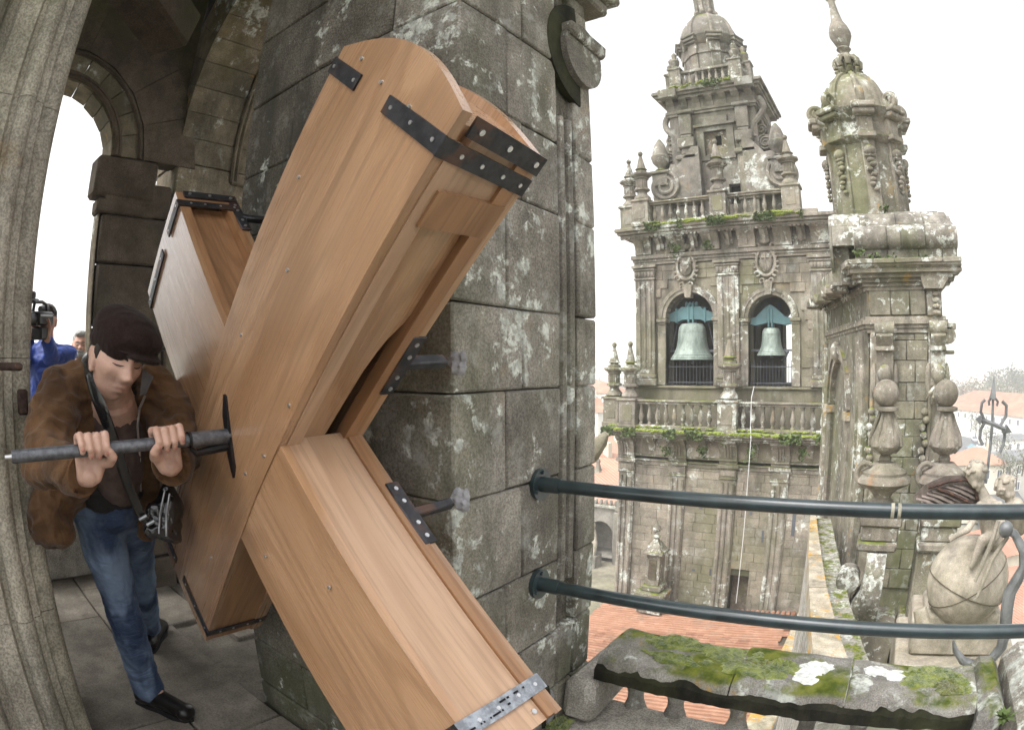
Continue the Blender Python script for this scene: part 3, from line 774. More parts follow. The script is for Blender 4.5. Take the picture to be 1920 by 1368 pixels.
FA = arm('ur', 1, L_UR, F1, {-1: 'open', 1: 'plain', 'mat': 'wood', 'endstrap': -1, 'tplate': [(-1, .43)], 'nails': [(.94, .12), (.93, .02), (.93, -.09), (.5, .02), (.25, .10), (-.0, -.12), (.12, -.16), (.3, -.17), (.66, .13)]})
FB = arm('lr', 1, L_LR, F2, {1: 'plain', -1: 'plain', 'tplate': [(1, .43)], 'steel': 1, 'nails': [(.3, -.1), (.5, .1)]})
FC = arm('ul', -1, L_UL, F2, {1: 'panel', -1: 'plain', 'mat': 'wood_warm', 'endstrap': 1, 'tplate': [(1, .74)]})
FD = arm('ll', -1, L_LL, F1, {-1: 'plain', 1: 'plain', 'mat': 'wood_warm', 'nails': [(.45, -.1)]})
# nail by the end of the lower arm, tiny print on the grey strap
obm('nail', MB().tube([(L_LR - .03, -.05, B1 - .003), (L_LR - .03, -.05, B1 + .003)], .006, 8), M['nail'], rattle, FB)
pr = MB()
for row, (dx, q0, q1) in enumerate(((-.008, -.55, .05), (.008, .1, .95), (.004, -.1, .05))):
    y_ = q0 * HT
    while y_ < q1 * HT:
        w = random.uniform(.0012, .003)
        pr.box((L_LR - .075 + dx - .002, y_, B1 + .0035), (L_LR - .075 + dx + .002, y_ + w, B1 + .0066)); y_ += w + random.choice((.0014, .0014, .006, .016))
obm('stamped_print', pr, M['black_iron'], rattle, FB)
# mortar where the two bars enter the pier
for Fa_, e_, L_, lab in ((FA, -1, L_UR, 'upper'), (FB, 1, L_LR, 'lower')):
    c0 = Fa_ @ Vector((.43, -HT - .11, e_ * hw_(.43, L_)))
    c0.y = YI - .012
    mp = tag(lumpy('mortar_blob', 0, 0, 0, .028, .030, .015, M['mortar'], None, len(lab) + 3, amp=.25, fr=1.6), 'fresh grey mortar blob around the %s iron bar set into the pier' % lab, 'mortar')
    mp.matrix_basis = frame(c0, Vector((1, 0, 0)), Vector((0, 0, 1)), Vector((0, -1, 0)))
# hub plate, sleeve and crank handle on the axle
hubc = RC + RA_ * HT
FH = frame(hubc, RA_, RU, RZ)
YZX = lambda p, q, w: (w, p, q)
hp = obm('hub_plate', MB().prism([(-.006, .105), (.004, .10), (.022, -.02), (.03, -.075), (.016, -.105), (-.002, -.06), (-.02, .05)], YZX, .0, .007), M['black_iron'], rattle, FH)
cr = obm('crank_handle', MB().tube([(.07, 0, 0), (.585, 0, 0)], .0155, 18), M['tube'], rattle, FH)
obm('sleeve', MB().tube([(.0, 0, 0), (.112, 0, 0)], .0195, 18), M['tube'], cr, FH)
obm('ring', MB().tube([(.110, 0, 0), (.117, 0, 0)], .0215, 18), M['black_iron'], cr, FH)
obm('brace', MB().tube([(.0, -.004, -.026), (.05, -.004, -.030), (.095, -.004, -.034), (.11, -.004, -.02)], [.012, .011, .009, .007], 8), M['black_iron'], cr, FH)
obm('end_stud', MB().tube([(.583, 0, 0), (.603, 0, 0)], [.007, .005], 10), M['nail'], cr, FH)

# ================================================================== THE BELL TOWER ACROSS THE ROOF
TY, TB = 27.0, 26.2                       # belfry face, lower face
tw = thing('bell_tower', 'tall baroque stone bell tower with two arched bell openings and a domed top', 'bell tower', (-7.3, 31, -11))
T_, TBK, TD, TU = M['tower'], M['tower_block'], M['tower_dark'], M['tower_top']
def part(nm, mb, mat=None, parent=None): return ob(nm, mb, mat or T_, parent or tw)
def steps(nm, x0, x1, yf, yb, lst, mat=None, parent=None, c=.02):
    """stack of mouldings: (z0,z1,projection)"""
    mb = MB()
    for z0, z1, p_ in lst: mb.box((x0 - p_, yf - p_, z0), (x1 + p_, yb + p_, z1 - .002), c)
    return part(nm, mb, mat, parent)
# lower shaft: core + ashlar
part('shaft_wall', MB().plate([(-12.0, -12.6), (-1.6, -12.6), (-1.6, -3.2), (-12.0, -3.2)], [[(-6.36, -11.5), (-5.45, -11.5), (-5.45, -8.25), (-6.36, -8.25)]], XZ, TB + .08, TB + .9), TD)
part('shaft_side', MB().box((-12.0, TB + .9, -12.6), (-1.6, 36, -3.2)), TBK)
zz, k = -12.4, 0
nb = 0
while zz < -3.35:
    h = random.uniform(.36, .46); x = -12.05 + (.4 if k % 2 else 0); k += 1
    if zz + h > -3.3: h = -3.3 - zz
    x = -12.02; first = True
    while x < -1.62:
        w = random.uniform(.75, 1.25) * (.6 if first and k % 2 else 1); first = False
        xe = min(x + w, -1.6)
        segs = [(x, xe)]
        if zz < -8.25 and zz + h > -11.5:
            segs = [(a, b) for a, b in ((x, min(xe, -6.36)), (max(x, -5.45), xe)) if b - a > .05]
        for a, b in segs:
            if nb < 290:
                block((a + .005, TB + random.uniform(-.006, .006), zz + .005), (b - .005, TB + .16, zz + h - .005), TBK, tw, .009, .003); nb += 1
        x = xe
    zz += h
part('door_leaf', MB().box((-6.34, TB + .5, -11.5), (-5.47, TB + .56, -8.27)), M['brown_stone'])
for px_, py_, w, h in ((1408, 962, .12, .14), (1430, 1005, .1, .55), (1332, 1072, .1, .32), (1300, 1068, .16, .1), (1314, 952, .16, .1)):
    q = PY(px_, py_, TB); part('wall_slot', MB().box((q.x - w / 2, TB - .016, q.z - h / 2), (q.x + w / 2, TB + .1, q.z + h / 2)), M['pane'])
q = PY(1488, 982, TB); part('wall_slot', MB().box((q.x - .08, TB - .016, q.z - .55), (q.x + .08, TB + .1, q.z + .55)), M['pane'])
PILX = [PY(x, 985, TB).x for x in (1172, 1266, 1360, 1456)] + [-1.75]
for i, x in enumerate(PILX):
    pl = part('pilaster', MB().box((x - .40, TB - .10, -12.6), (x + .40, TB + .05, -3.7), .02))
    for dx in (-.27, -.0, .27):
        ob('fluting_roll', MB().tube([(x + dx, TB - .115, -12.5), (x + dx, TB - .115, -3.85)], .1 if dx else .06, 8), T_, pl)
    mb = MB()
    for z0, z1, p_, w in ((-3.7, -3.62, .16, .45), (-3.62, -3.2, .13, .42), (-3.2, -3.02, .22, .52), (-3.02, -2.9, .14, .44)):
        mb.box((x - w, TB - p_, z0), (x + w, TB + .05, z1 - .003), .02)
    part('pilaster_capital', mb)
    ob('capital_panel', MB().box((x - .33, TB - .155, -3.53), (x + .33, TB - .12, -3.3), .01), TBK, pl)
    # flared console carrying the cornice
    f = lambda p, q, w: (x + w, TB - p, q)
    part('console', MB().prism([(0, -2.9), (.16, -2.9), (.17, -2.6), (.24, -2.35), (.38, -2.15), (.56, -2.02), (.56, -1.93), (0, -1.93)], f, -.42, .42))
    for dx in (-.14, .0, .14):
        part('console_drop', MB().prism([(.17, -2.75), (.21, -2.75), (.28, -2.36), (.42, -2.17), (.50, -2.1), (.38, -2.1), (.22, -2.36)], f, dx - .04, dx + .04))
    part('guttae', MB().box((x - .4, TB - .21, -2.86), (x + .4, TB - .14, -2.78), .01))
    if i < 4:                                             # smaller bracket between the pilasters
        xm = (x + PILX[i + 1]) / 2
        f2 = lambda p, q, w: (xm + w, TB - p, q)
        part('bracket', MB().prism([(0, -2.6), (.06, -2.6), (.12, -2.3), (.4, -2.05), (.4, -1.95), (0, -1.95)], f2, -.17, .17))
steps('architrave', -12.05, -1.6, TB + .01, 35.9, [(-3.3, -3.1, .05), (-3.1, -3.02, .1), (-2.9, -2.78, .04)])
steps('lower_cornice', -12.1, -1.5, TB, 35.9, [(-1.95, -1.86, .58), (-1.86, -1.74, .70), (-1.74, -1.62, .80)], c=.03)
part('frieze_wall', MB().box((-12.02, TB + .01, -2.78), (-1.62, 35.8, -1.95)), TBK)
# walkway balustrade
part('balustrade_plinth', MB().box((-12.35, TB - .35, -1.62), (-1.4, TB - .02, -1.36), .03))
RAILW = part('balustrade_rail', MB().box((-12.35, TB - .36, -.40), (-1.4, TB - .03, -.30), .02).box((-12.35, TB - .42, -.30), (-1.4, TB + .03, -.2), .03))
bl = MB().lathe([(.10, -1.36), (.10, -1.29), (.065, -1.25), (.065, -1.22), (.115, -1.10), (.13, -.98), (.10, -.82), (.065, -.62), (.055, -.54), (.08, -.5), (.09, -.46), (.09, -.40)], (0, 0, 0), 10).mesh('baluster')
bl.materials.append(T_)
xs_ = np.concatenate([np.linspace(-11.55, -7.75, 10), np.linspace(-6.15, -1.6, 11)])
for x in xs_:
    o = bpy.data.objects.new('baluster', bl); link(o, RAILW); o.location = (x, TB - .19, 0)
part('back_strip', MB().box((-12.0, TY - .02, -1.62), (-1.6, TY + .2, .30)).box((-12.1, TY - .12, .30), (-1.5, TY + .2, .42), .03), TBK)
part('walkway', MB().box((-12.3, TB, -1.7), (-1.4, 36, -1.58)), M['coping'])
def pinnacle(nm, x, y, z, H, r, mat=None, fluted=True, sq=4):
    """pedestal + fluted block + flared cap + spire + ball, total height H from z"""
    s_ = H
    mb = MB()
    mb.lathe([(r * 1.0, 0), (r * 1.25, .02 * s_), (r * 1.2, .07 * s_), (r * .75, .13 * s_), (r * .7, .18 * s_), (r * 1.15, .2 * s_), (r * 1.15, .235 * s_), (r * .85, .25 * s_), (r * .85, .42 * s_), (r * 1.1, .435 * s_), (r * 1.0, .455 * s_), (r * 1.55, .5 * s_), (r * 1.6, .53 * s_), (r * .95, .545 * s_), (r * .95, .58 * s_), (r * .6, .6 * s_), (r * .6, .62 * s_), (r * .95, .635 * s_), (r * .7, .655 * s_), (r * .2, .915 * s_), (r * .3, .925 * s_), (r * .2, .935 * s_)], (x, y, z), 8, R(22.5))
    mb.ball((x, y, z + .965 * s_), r * .38, 10, 8)
    o = part(nm, mb, mat)
    if fluted:
        for k_ in range(6):
            ob('flute', MB().box((x - r * .62 + k_ * r * .23, y - r * .86, z + .26 * s_), (x - r * .62 + k_ * r * .23 + r * .1, y - r * .76, z + .41 * s_)), mat or T_, o)
    return o
def post_(nm, x, y, z0, z1, w, mat=None):
    o = part(nm, MB().box((x - w, y - w, z0), (x + w, y + w, z1), .02).box((x - w * 1.18, y - w * 1.18, z1 - .12), (x + w * 1.18, y + w * 1.18, z1), .02).box((x - w * 1.12, y - w * 1.12, z0), (x + w * 1.12, y + w * 1.12, z0 + .22), .02), mat)
    ob('post_panel', MB().box((x - w * .6, y - w - .02, z0 + (z1 - z0) * .28), (x + w * .6, y - w + .02, z1 - (z1 - z0) * .2), .01), mat or TBK, o)
    return o
cxm = PY(1367, 780, TB - .2).x
post_('balustrade_post', cxm, TB - .2, -1.62, -.12, .44)
pinnacle('pinnacle', cxm, TB - .2, -.12, 2.9, .36)
for px_, y_ in ((1182, TB - .15), (1152, TB + .75)):
    x = PY(px_, 640, y_).x
    post_('balustrade_post', x, y_, -1.62, -.14, .42)
    pinnacle('pinnacle', x, y_, -.14, 2.62, .33)
# belfry walls with arches
AL_ = (-9.06, 1.20, 3.62, .42); AR_ = (-5.13, 1.03, 3.52, .42)
X0_, X1_ = -11.80, -2.05
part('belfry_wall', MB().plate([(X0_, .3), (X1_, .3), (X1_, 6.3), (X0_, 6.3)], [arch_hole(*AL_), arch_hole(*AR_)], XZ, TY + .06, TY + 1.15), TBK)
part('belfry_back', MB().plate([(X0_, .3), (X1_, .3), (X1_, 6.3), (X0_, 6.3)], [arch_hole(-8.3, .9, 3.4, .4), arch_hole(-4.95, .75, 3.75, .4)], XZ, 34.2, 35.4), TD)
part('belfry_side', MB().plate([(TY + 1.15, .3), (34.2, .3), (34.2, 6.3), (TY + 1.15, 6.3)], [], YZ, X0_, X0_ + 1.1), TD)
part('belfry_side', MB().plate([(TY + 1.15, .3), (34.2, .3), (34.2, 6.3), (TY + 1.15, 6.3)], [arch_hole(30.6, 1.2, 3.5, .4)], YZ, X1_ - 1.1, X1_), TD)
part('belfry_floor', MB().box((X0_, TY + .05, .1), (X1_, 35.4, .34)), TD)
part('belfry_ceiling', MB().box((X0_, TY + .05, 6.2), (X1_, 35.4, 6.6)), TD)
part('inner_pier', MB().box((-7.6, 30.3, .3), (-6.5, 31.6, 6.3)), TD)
for px0, px1, pz in ((1397, 1403, 3.6),):
    part('wall_slot', MB().box((-6.02, 34.1, 1.9), (-5.8, 34.3, 4.9)), M['pane'])
zz, k = .44, 0
n2 = 0
while zz < 6.2:                                              # ashlar of the belfry face
    h = .42 if zz + .42 < 6.2 else 6.2 - zz
    x = X0_; k += 1; first = True
    while x < X1_ - .05:
        w = random.uniform(.6, 1.0) * (.55 if first and k % 2 else 1); first = False
        xe = min(x + w, X1_)
        ok = True
        for xc, r, zs_, zb in (AL_, AR_):
            rr = r + .34
            if xe > xc - rr and x < xc + rr and zz < zs_ + math.sqrt(max(0, rr * rr - max(0, min(abs(x - xc), abs(xe - xc)) if not (x < xc < xe) else 0) ** 2)): ok = False
        if ok:
            block((x + .004, TY + random.uniform(-.005, .005), zz + .004), (xe - .004, TY + .1, zz + h - .004), TBK, tw, .008, .003); n2 += 1
        x = xe
    zz += h
for xc, r, zs_, zb in (AL_, AR_):
    for a, b_, pr_ in ((r, r + .17, .05), (r + .17, r + .34, .09)):
        n = 15
        for i in range(n):
            a0, a1 = R(180 * i / n + .15), R(180 * (i + 1) / n - .15)
            q = [(xc + rr * math.cos(t), zs_ + rr * math.sin(t)) for rr, t in ((a, a0), (a, a1), (b_, a1), (b_, a0))]
            part('voussoir', MB().prism(q, XZ, TY - pr_, TY + .5))
    for s_ in (-1, 1):
        xa = xc + s_ * (r + .2)
        part('arch_jamb', MB().box((xa - .2, TY - .06, .44), (xa + .2, TY + .5, zs_ - .32), .02))
        part('impost', MB().box((xa - .2, TY - .09, zs_ - .32), (xa + .2, TY + .5, zs_ - .2), .02).box((xa - .25, TY - .15, zs_ - .2), (xa + .25, TY + .5, zs_ - .02), .03))
    # iron guard rail in the opening
    gd = part('iron_guard', MB().box((xc - r, TY + .28, 1.30), (xc + r, TY + .32, 1.34)).box((xc - r, TY + .28, .56), (xc + r, TY + .32, .60)), M['bar'])
    for i in range(14):
        x = xc - r + (i + .5) * 2 * r / 14
        ob('guard_bar', MB().tube([(x, TY + .3, .42), (x, TY + .3, 1.62 if i % 2 else 1.5)], .016, 5), M['bar'], gd)
    part('tie_beam', MB().box((xc - r, TY + .6, 2.02), (xc + r, TY + .75, 2.12)), M['bar'])
for x, w in ((-11.28, .5), (-7.08, .52), (-2.6, .48)):
    pl = part('pilaster', MB().box((x - w, TY - .16, .42), (x + w, TY + .05, 5.55), .02))
    for dx in (-.34, 0, .34): ob('fluting_roll', MB().tube([(x + dx * w * 2 * .8, TY - .16, 1.3), (x + dx * w * 2 * .8, TY - .16, 5.4)], .07, 8), T_, pl)
    part('pilaster_base', MB().box((x - w - .12, TY - .3, .42), (x + w + .12, TY + .05, .75), .03).box((x - w - .06, TY - .24, .75), (x + w + .06, TY + .05, .95), .05))
    mb = MB()
    for z0, z1, p_ in ((5.5, 5.6, .06), (5.62, 5.95, .03), (5.95, 6.05, .08), (6.08, 6.22, .14)): mb.box((x - w - p_, TY - .16 - p_, z0), (x + w + p_, TY + .05, z1 - .003), .02)
    part('pilaster_capital', mb)
    for i in range(6): part('capital_leaf', MB().ball((x - w * .85 + i * w * .34, TY - .2, 5.78), .09, 8, 6, (1, .6, 1.5)))
def cartouche(x, z, y, s_, mat, shell=True):
    o = part('cartouche', MB().ball((x, y, z), .36 * s_, 20, 10, (.85, .4, 1.25)), mat)
    ov = [(x + .46 * s_ * math.cos(R(t)), y - .02, z + .62 * s_ * math.sin(R(t))) for t in range(0, 361, 15)]
    ob('cartouche_rim', MB().tube(ov, .075 * s_, 8, False), mat, o)
    if shell:
        for t in range(-60, 61, 20): ob('shell_rib', MB().tube([(x, y - .14 * s_, z - .28 * s_), (x + .26 * s_ * math.sin(R(t)), y - .13 * s_, z - .05 * s_ + .34 * s_ * math.cos(R(t)))], [.02 * s_, .05 * s_], 6), mat, o)
    else:
        ob('cross_sword', MB().tube([(x, y - .15 * s_, z - .36 * s_), (x, y - .17 * s_, z + .4 * s_)], [.02 * s_, .05 * s_], 6).tube([(x - .2 * s_, y - .16 * s_, z + .2 * s_), (x + .2 * s_, y - .16 * s_, z + .2 * s_)], .04 * s_, 6), mat, o)
    for s2 in (-1, 1):
        for (dx, dz, rr, a0, a1) in ((.36, .74, .16, -60, 300), (.52, .30, .13, 40, 330), (.55, -.15, .15, 60, 340), (.42, -.55, .16, 20, 300), (.2, -.85, .13, -60, 260)):
            sp = [(x + s2 * (dx * s_ + rr * s_ * (1 - .55 * i / 14) * math.cos(R(a0 + (a1 - a0) * i / 14))), y - .05, z + dz * s_ + rr * s_ * (1 - .55 * i / 14) * math.sin(R(a0 + (a1 - a0) * i / 14))) for i in range(15)]
            ob('scroll', MB().tube(sp, .05 * s_, 6), mat, o)
    ob('crest', MB().ball((x, y, z + .98 * s_), .2 * s_, 12, 8, (1.3, .7, .8)), mat, o); ob('pendant', MB().ball((x, y, z - 1.0 * s_), .17 * s_, 12, 8, (.9, .7, 1.2)), mat, o)
cartouche(PY(1287, 505, TY).x, 6.02, TY - .06, 1.0, T_, True)
cartouche(PY(1437, 500, TY).x, 6.02, TY - .06, 1.0, T_, False)
for x in (AL_[0], AR_[0]): part('keystone', MB().prism([(-.14, 4.55), (.14, 4.55), (.22, 5.15), (-.22, 5.15)], lambda p, q, w: (x + p, w, q), TY - .2, TY + .3))
steps('architrave', X0_, X1_, TY, 35.4, [(6.24, 6.38, .06), (6.38, 6.52, .1), (6.52, 6.72, .18)])
part('frieze_wall', MB().box((X0_ + .02, TY + .02, 6.72), (X1_ - .02, 35.3, 7.6)))
for i, x in enumerate(np.linspace(X0_ + .5, X1_ - .5, 11)):
    f = lambda p, q, w: (x + w, TY - p, q)
    big = i % 2 == 0
    w = .42 if big else .2
    part('console', MB().prism([(0, 6.75), (.2, 6.75), (.18, 7.0), (.26, 7.2), (.5, 7.42), (.62, 7.5), (.62, 7.56), (0, 7.56)] if big else [(0, 6.95), (.1, 6.95), (.14, 7.2), (.45, 7.45), (.45, 7.56), (0, 7.56)], f, -w, w))
    part('console_drop', MB().prism([(.2, 6.88), (.25, 6.88), (.33, 7.22), (.55, 7.42), (.4, 7.42), (.2, 7.2)], f, -.07, .07))
part('dentils', MB().box((X0_ - .55, TY - .6, 7.56), (X1_ + .55, TY - .4, 7.58)))
mb = MB()
for x in np.arange(X0_ - .5, X1_ + .5, .2): mb.box((x, TY - .62, 7.49), (x + .11, TY - .5, 7.57))
part('dentil_row', mb)['kind'] = 'stuff'
steps('upper_cornice', X0_ + .1, X1_ - .1, TY, 35.4, [(7.58, 7.7, .62), (7.7, 7.84, .74), (7.84, 8.02, .84)], c=.03)
# second balustrade
Y2 = TY - .42
part('balustrade_plinth', MB().box((-11.3, Y2 - .16, 8.02), (-2.5, Y2 + .16, 8.26), .02))
rw = part('balustrade_rail', MB().box((-11.3, Y2 - .15, 9.08), (-3.3, Y2 + .15, 9.17), .02).box((-11.35, Y2 - .2, 9.17), (-3.3, Y2 + .2, 9.27), .03))
for x in np.concatenate([np.linspace(-10.5, -8.05, 7), np.linspace(-6.4, -3.6, 7)]):
    o = bpy.data.objects.new('baluster', bl); link(o, rw); o.location = (x, Y2, 8.26 + 1.36 * .86); o.scale = (.9, .9, .86)
for px_, y_, zt, ptop in ((1206, Y2, 9.4, 285), (1183, Y2 + .9, 9.4, 300), (1487, Y2, 9.4, 253)):
    x = PY(px_, 400, y_).x; post_('balustrade_post', x, y_, 8.02, zt, .42)
    zt2 = PY(px_, ptop, y_).z; pinnacle('pinnacle', x, y_, zt, zt2 - zt, .34)
x = PY(1350, 390, Y2).x; post_('balustrade_post', x, Y2, 8.02, 9.42, .4); zt2 = PY(1340, 262, Y2).z
pinnacle('pinnacle', x, Y2, 9.42, zt2 - 9.42, .34)
# moss growing along the cornices
def mossline(x0, x1, y, z, n, seed, parent, h=.16, leafy=True, rad=.16):
    rnd = random.Random(seed); mb = MB()
    for i in range(n):
        x = rnd.uniform(x0, x1); e = mnoise.noise(Vector((x * .8, seed, 0))) * .5 + .6
        if e < .35: continue
        r_ = rad * rnd.uniform(.4, 1.0) * e
        mb.ball((x, y + rnd.uniform(-.12, .2), z + rnd.uniform(-.3, .5) * h * e), r_, 6, 4, (1.3, .8, .6))
    o = ob('moss_fringe', mb, M['moss'], parent); o['kind'] = 'stuff'
    if leafy:
        mb = MB()
        for i in range(n * 5):
            x = rnd.uniform(x0, x1); e = mnoise.noise(Vector((x * .9, seed + 5, 0)))
            if e < .05: continue
            c_ = Vector((x, y - .12 + rnd.uniform(-.15, .1), z + rnd.uniform(-.3, .12))); s_ = rnd.uniform(.03, .08)
            u = Vector((rnd.uniform(-1, 1), rnd.uniform(-1, 1), rnd.uniform(-1, 1))) * s_; v = u.orthogonal().normalized() * s_
            mb.add([c_ - u, c_ + v, c_ + u, c_ - v], [(0, 1, 2, 3)])
        o = ob('weed_tufts', mb, M['weed'], parent); o['kind'] = 'stuff'
mossline(-10.9, -3.2, TY - .82, 8.03, 420, 3, tw, .22, True, .2)
mossline(-12.9, -1.6, TB - .72, -1.60, 520, 4, tw, .16, True, .19)
mossline(-12.6, -1.6, TB - .4, -1.46, 160, 8, tw, .1, False, .15)
for px_, py_ in ((1355, 822), (1250, 845), (1316, 846), (1412, 820), (1408, 850), (1505, 850), (1265, 462), (1325, 458)):
    q = PY(px_, py_, TB - .5 if py_ > 600 else TY - .3); mb = MB(); rnd = random.Random(px_)
    for i in range(60):
        c_ = q + Vector((rnd.gauss(0, .12), rnd.uniform(-.1, .1), rnd.gauss(0, .14))); u = Vector((rnd.uniform(-1, 1), rnd.uniform(-1, 1), rnd.uniform(-1, 1))) * .07; v = u.orthogonal().normalized() * .06
        mb.add([c_ - u, c_ + v, c_ + u, c_ - v], [(0, 1, 2, 3)])
    o = part('wall_weed', mb, M['weed']); o['kind'] = 'stuff'
# upper stage
U0 = 28.2; UC = Vector((-7.62, 29.9, 0)); UH = 2.36
KD = Matrix.Translation((-7.58, 29.9, 0)) @ Matrix.Diagonal((.84, .84, 1, 1)) @ Matrix.Translation((7.58, -29.9, 0))
ux = lambda px_, py_, y_=U0: PY(px_, py_, y_).x
part('upper_wall', MB().plate([(UC.x - UH, 8.0), (UC.x + UH, 8.0), (UC.x + UH, 14.3), (UC.x - UH, 14.3)], [[(ux(1368, 360), 9.2), (ux(1398, 360), 9.2), (ux(1398, 360), 10.25), (ux(1368, 360), 10.25)], [(ux(1321, 262), 11.9), (ux(1362, 262), 11.9), (ux(1362, 262), 13.2), (ux(1321, 262), 13.2)]], XZ, U0, U0 + .5), TU)
part('upper_core', MB().box((UC.x - UH, U0 + .9, 8.0), (UC.x + UH, UC.y + UH, 14.3)), TU)
part('dark_interior', MB().box((UC.x - 1.9, U0 + .55, 8.5), (UC.x + 2, U0 + .88, 14.0)), M['moss_shade_black'])  # black slab painting in the gloom behind the window openings
part('window_fill', MB().plate([(ux(1319, 262), 11.85), (ux(1364, 262), 11.85), (ux(1364, 262), 13.25), (ux(1319, 262), 13.25)], [[(ux(1340, 262), 12.45), (ux(1351, 262), 12.45), (ux(1351, 262), 13.0), (ux(1340, 262), 13.0)]], XZ, U0 + .2, U0 + .3), M['yellow_stone'])
wfx0, wfx1 = ux(1313, 262), ux(1372, 262)
part('window_frame', MB().plate([(wfx0 - .15, 11.6), (wfx1 + .15, 11.6), (wfx1 + .15, 13.45), (wfx0 - .15, 13.45)], [[(wfx0 + .22, 11.85), (wfx1 - .22, 11.85), (wfx1 - .22, 13.2), (wfx0 + .22, 13.2)]], XZ, U0 - .1, U0 + .05).box((wfx0 - .3, U0 - .22, 13.45), (wfx1 + .3, U0, 13.6), .02).box((wfx0 + .1, U0 - .15, 13.6), (wfx1 - .1, U0, 14.0), .02), TU)
def spiral(nm, x, y, z, r, flip, mat, parent=None, turns=2.2):
    o = part(nm, MB().prism(arc(x, z, r, 0, 360, 24)[:-1], XZ, y, y + .5), mat, parent)
    sp = [(x + flip * r * (1 - .8 * i / 40) * math.cos(R(90 + 360 * turns * i / 40)), y - .02, z + r * (1 - .8 * i / 40) * math.sin(R(90 + 360 * turns * i / 40))) for i in range(41)]
    ob('spiral_band', MB().tube(sp, r * .12, 6), mat, o)
    return o
for s_, px_, py_ in ((-1, 1247, 350), (1, 1466, 322)):
    q = PY(px_, py_, TY + .6)
    spiral('volute', q.x, q.y, q.z, .78, s_, TU)
    part('volute_wing', MB().prism([(q.x - s_ * .1, q.z + .75), (q.x - s_ * .35, q.z + 1.2), (q.x - s_ * .8, q.z + 1.15), (q.x - s_ * 1.5, q.z + 2.0), (q.x - s_ * 1.9, q.z + 2.0), (q.x - s_ * 1.9, q.z - .9), (q.x, q.z - .9)], XZ, q.y + .1, q.y + .5), TU)
    uq = PY(1237 if s_ < 0 else 1459, 318 if s_ < 0 else 290, TY + .6)
    part('urn_pedestal', MB().box((uq.x - .42, uq.y - .1, uq.z - .9), (uq.x + .42, uq.y + .6, uq.z - .25), .03).box((uq.x - .55, uq.y - .2, uq.z - .25), (uq.x + .55, uq.y + .7, uq.z - .1), .03), TU)
    part('urn', MB().lathe([(.2, -.1), (.3, 0), (.16, .1), (.2, .18), (.42, .42), (.5, .66), (.5, .74), (.42, .8), (.4, 1.0), (.28, 1.4), (.1, 1.68), (.03, 1.75)], (uq.x, uq.y + .2, uq.z), 14), TU)
    q2 = PY(1258 if s_ < 0 else 1436, 298 if s_ < 0 else 268, U0 + .2)
    spiral('volute', q2.x, q2.y - .1, q2.z, .42, s_, TU)
    q3 = PY(1262 if s_ < 0 else 1425, 255 if s_ < 0 else 222, U0 + .3)
    part('scroll', MB().tube([(q3.x + s_ * (.1 - .35 * (i / 20)) + s_ * .3 * math.sin(i / 20 * 6.0), U0 + .1, q3.z + 1.1 - 2.2 * i / 20) for i in range(21)], .17, 8), TU)
    # mass of the side buttress filling the step between the tiers
    bx = UC.x + s_ * UH
    part('side_buttress', MB().prism([(bx - s_ * .3, 14.0), (bx + s_ * .22, 13.6), (bx + s_ * .30, 12.6), (bx + s_ * .55, 12.2), (bx + s_ * .62, 11.3), (bx + s_ * 1.05, 10.9), (bx + s_ * 1.15, 10.1), (bx + s_ * 1.5, 9.6), (bx + s_ * 1.5, 8.0), (bx - s_ * .3, 8.0)], XZ, U0 + .35, U0 + 1.3), TU)
    for dx_, z_b, h_ in ((.42, 12.2, 1.5), (.85, 10.9, 1.35), (1.28, 9.7, 1.2)):
        part('small_urn', MB().lathe([(.2, -.2), (.24, 0), (.12, .14 * h_), (.22, .34 * h_), (.24, .45 * h_), (.1, .66 * h_), (.12, .74 * h_), (.03, h_)], (bx + s_ * dx_, U0 + .8, z_b), 10), TU)
    for k2, (dx_, zc_, r_) in enumerate(((.15, 13.1, .26), (.42, 11.8, .26), (.9, 10.5, .3))):
        sp2 = [(bx + s_ * dx_ + r_ * (1 - .75 * i / 20) * math.cos(R(24 * i)), U0 + .3, zc_ + r_ * (1 - .75 * i / 20) * math.sin(R(24 * i))) for i in range(21)]
        part('scroll', MB().tube(sp2, .07, 6), TU)
    # tapering pilaster with urn-like middle
    xp = ux(1286 if s_ < 0 else 1391, 200)
    mb = MB(); xb = ux(1288 if s_ < 0 else 1401, 300)
    z_ = 8.0
    for z0, z1, w0, p_ in ((8.0, 9.3, .48, .3), (9.3, 9.45, .56, .36), (9.45, 11.7, .42, .38), (11.7, 11.95, .56, .5), (12.0, 12.35, .3, .34), (12.35, 12.9, .46, .46), (12.9, 13.1, .3, .34), (13.1, 14.3, .34, .34), (14.3, 14.5, .46, .46)):
        xx = xb + (xp - xb) * (z0 - 8) / 6.5
        mb.box((xx - w0, U0 - p_, z0), (xx + w0, U0 + .05, z1 - .003), .05)
    part('tapered_pilaster', mb, TU)
    ob('pilaster_panel', MB().box((xb - .28, U0 - .41, 9.65), (xb + .28, U0 - .37, 11.5), .01), TBK, tw)
mb = MB()
steps('upper_entablature', UC.x - UH, UC.x + UH, U0, UC.y + UH, [(14.3, 14.45, .1), (14.45, 14.6, .16), (14.6, 15.2, .08), (15.2, 15.35, .42), (15.35, 15.5, .55), (15.5, 15.68, .68)], TU)
for x in np.linspace(UC.x - UH + .2, UC.x + UH - .2, 7):
    f = lambda p, q, w: (x + w, U0 - p, q)
    part('console', MB().prism([(0, 14.6), (.1, 14.6), (.14, 14.9), (.42, 15.15), (.42, 15.22), (0, 15.22)], f, -.2, .2), TU)
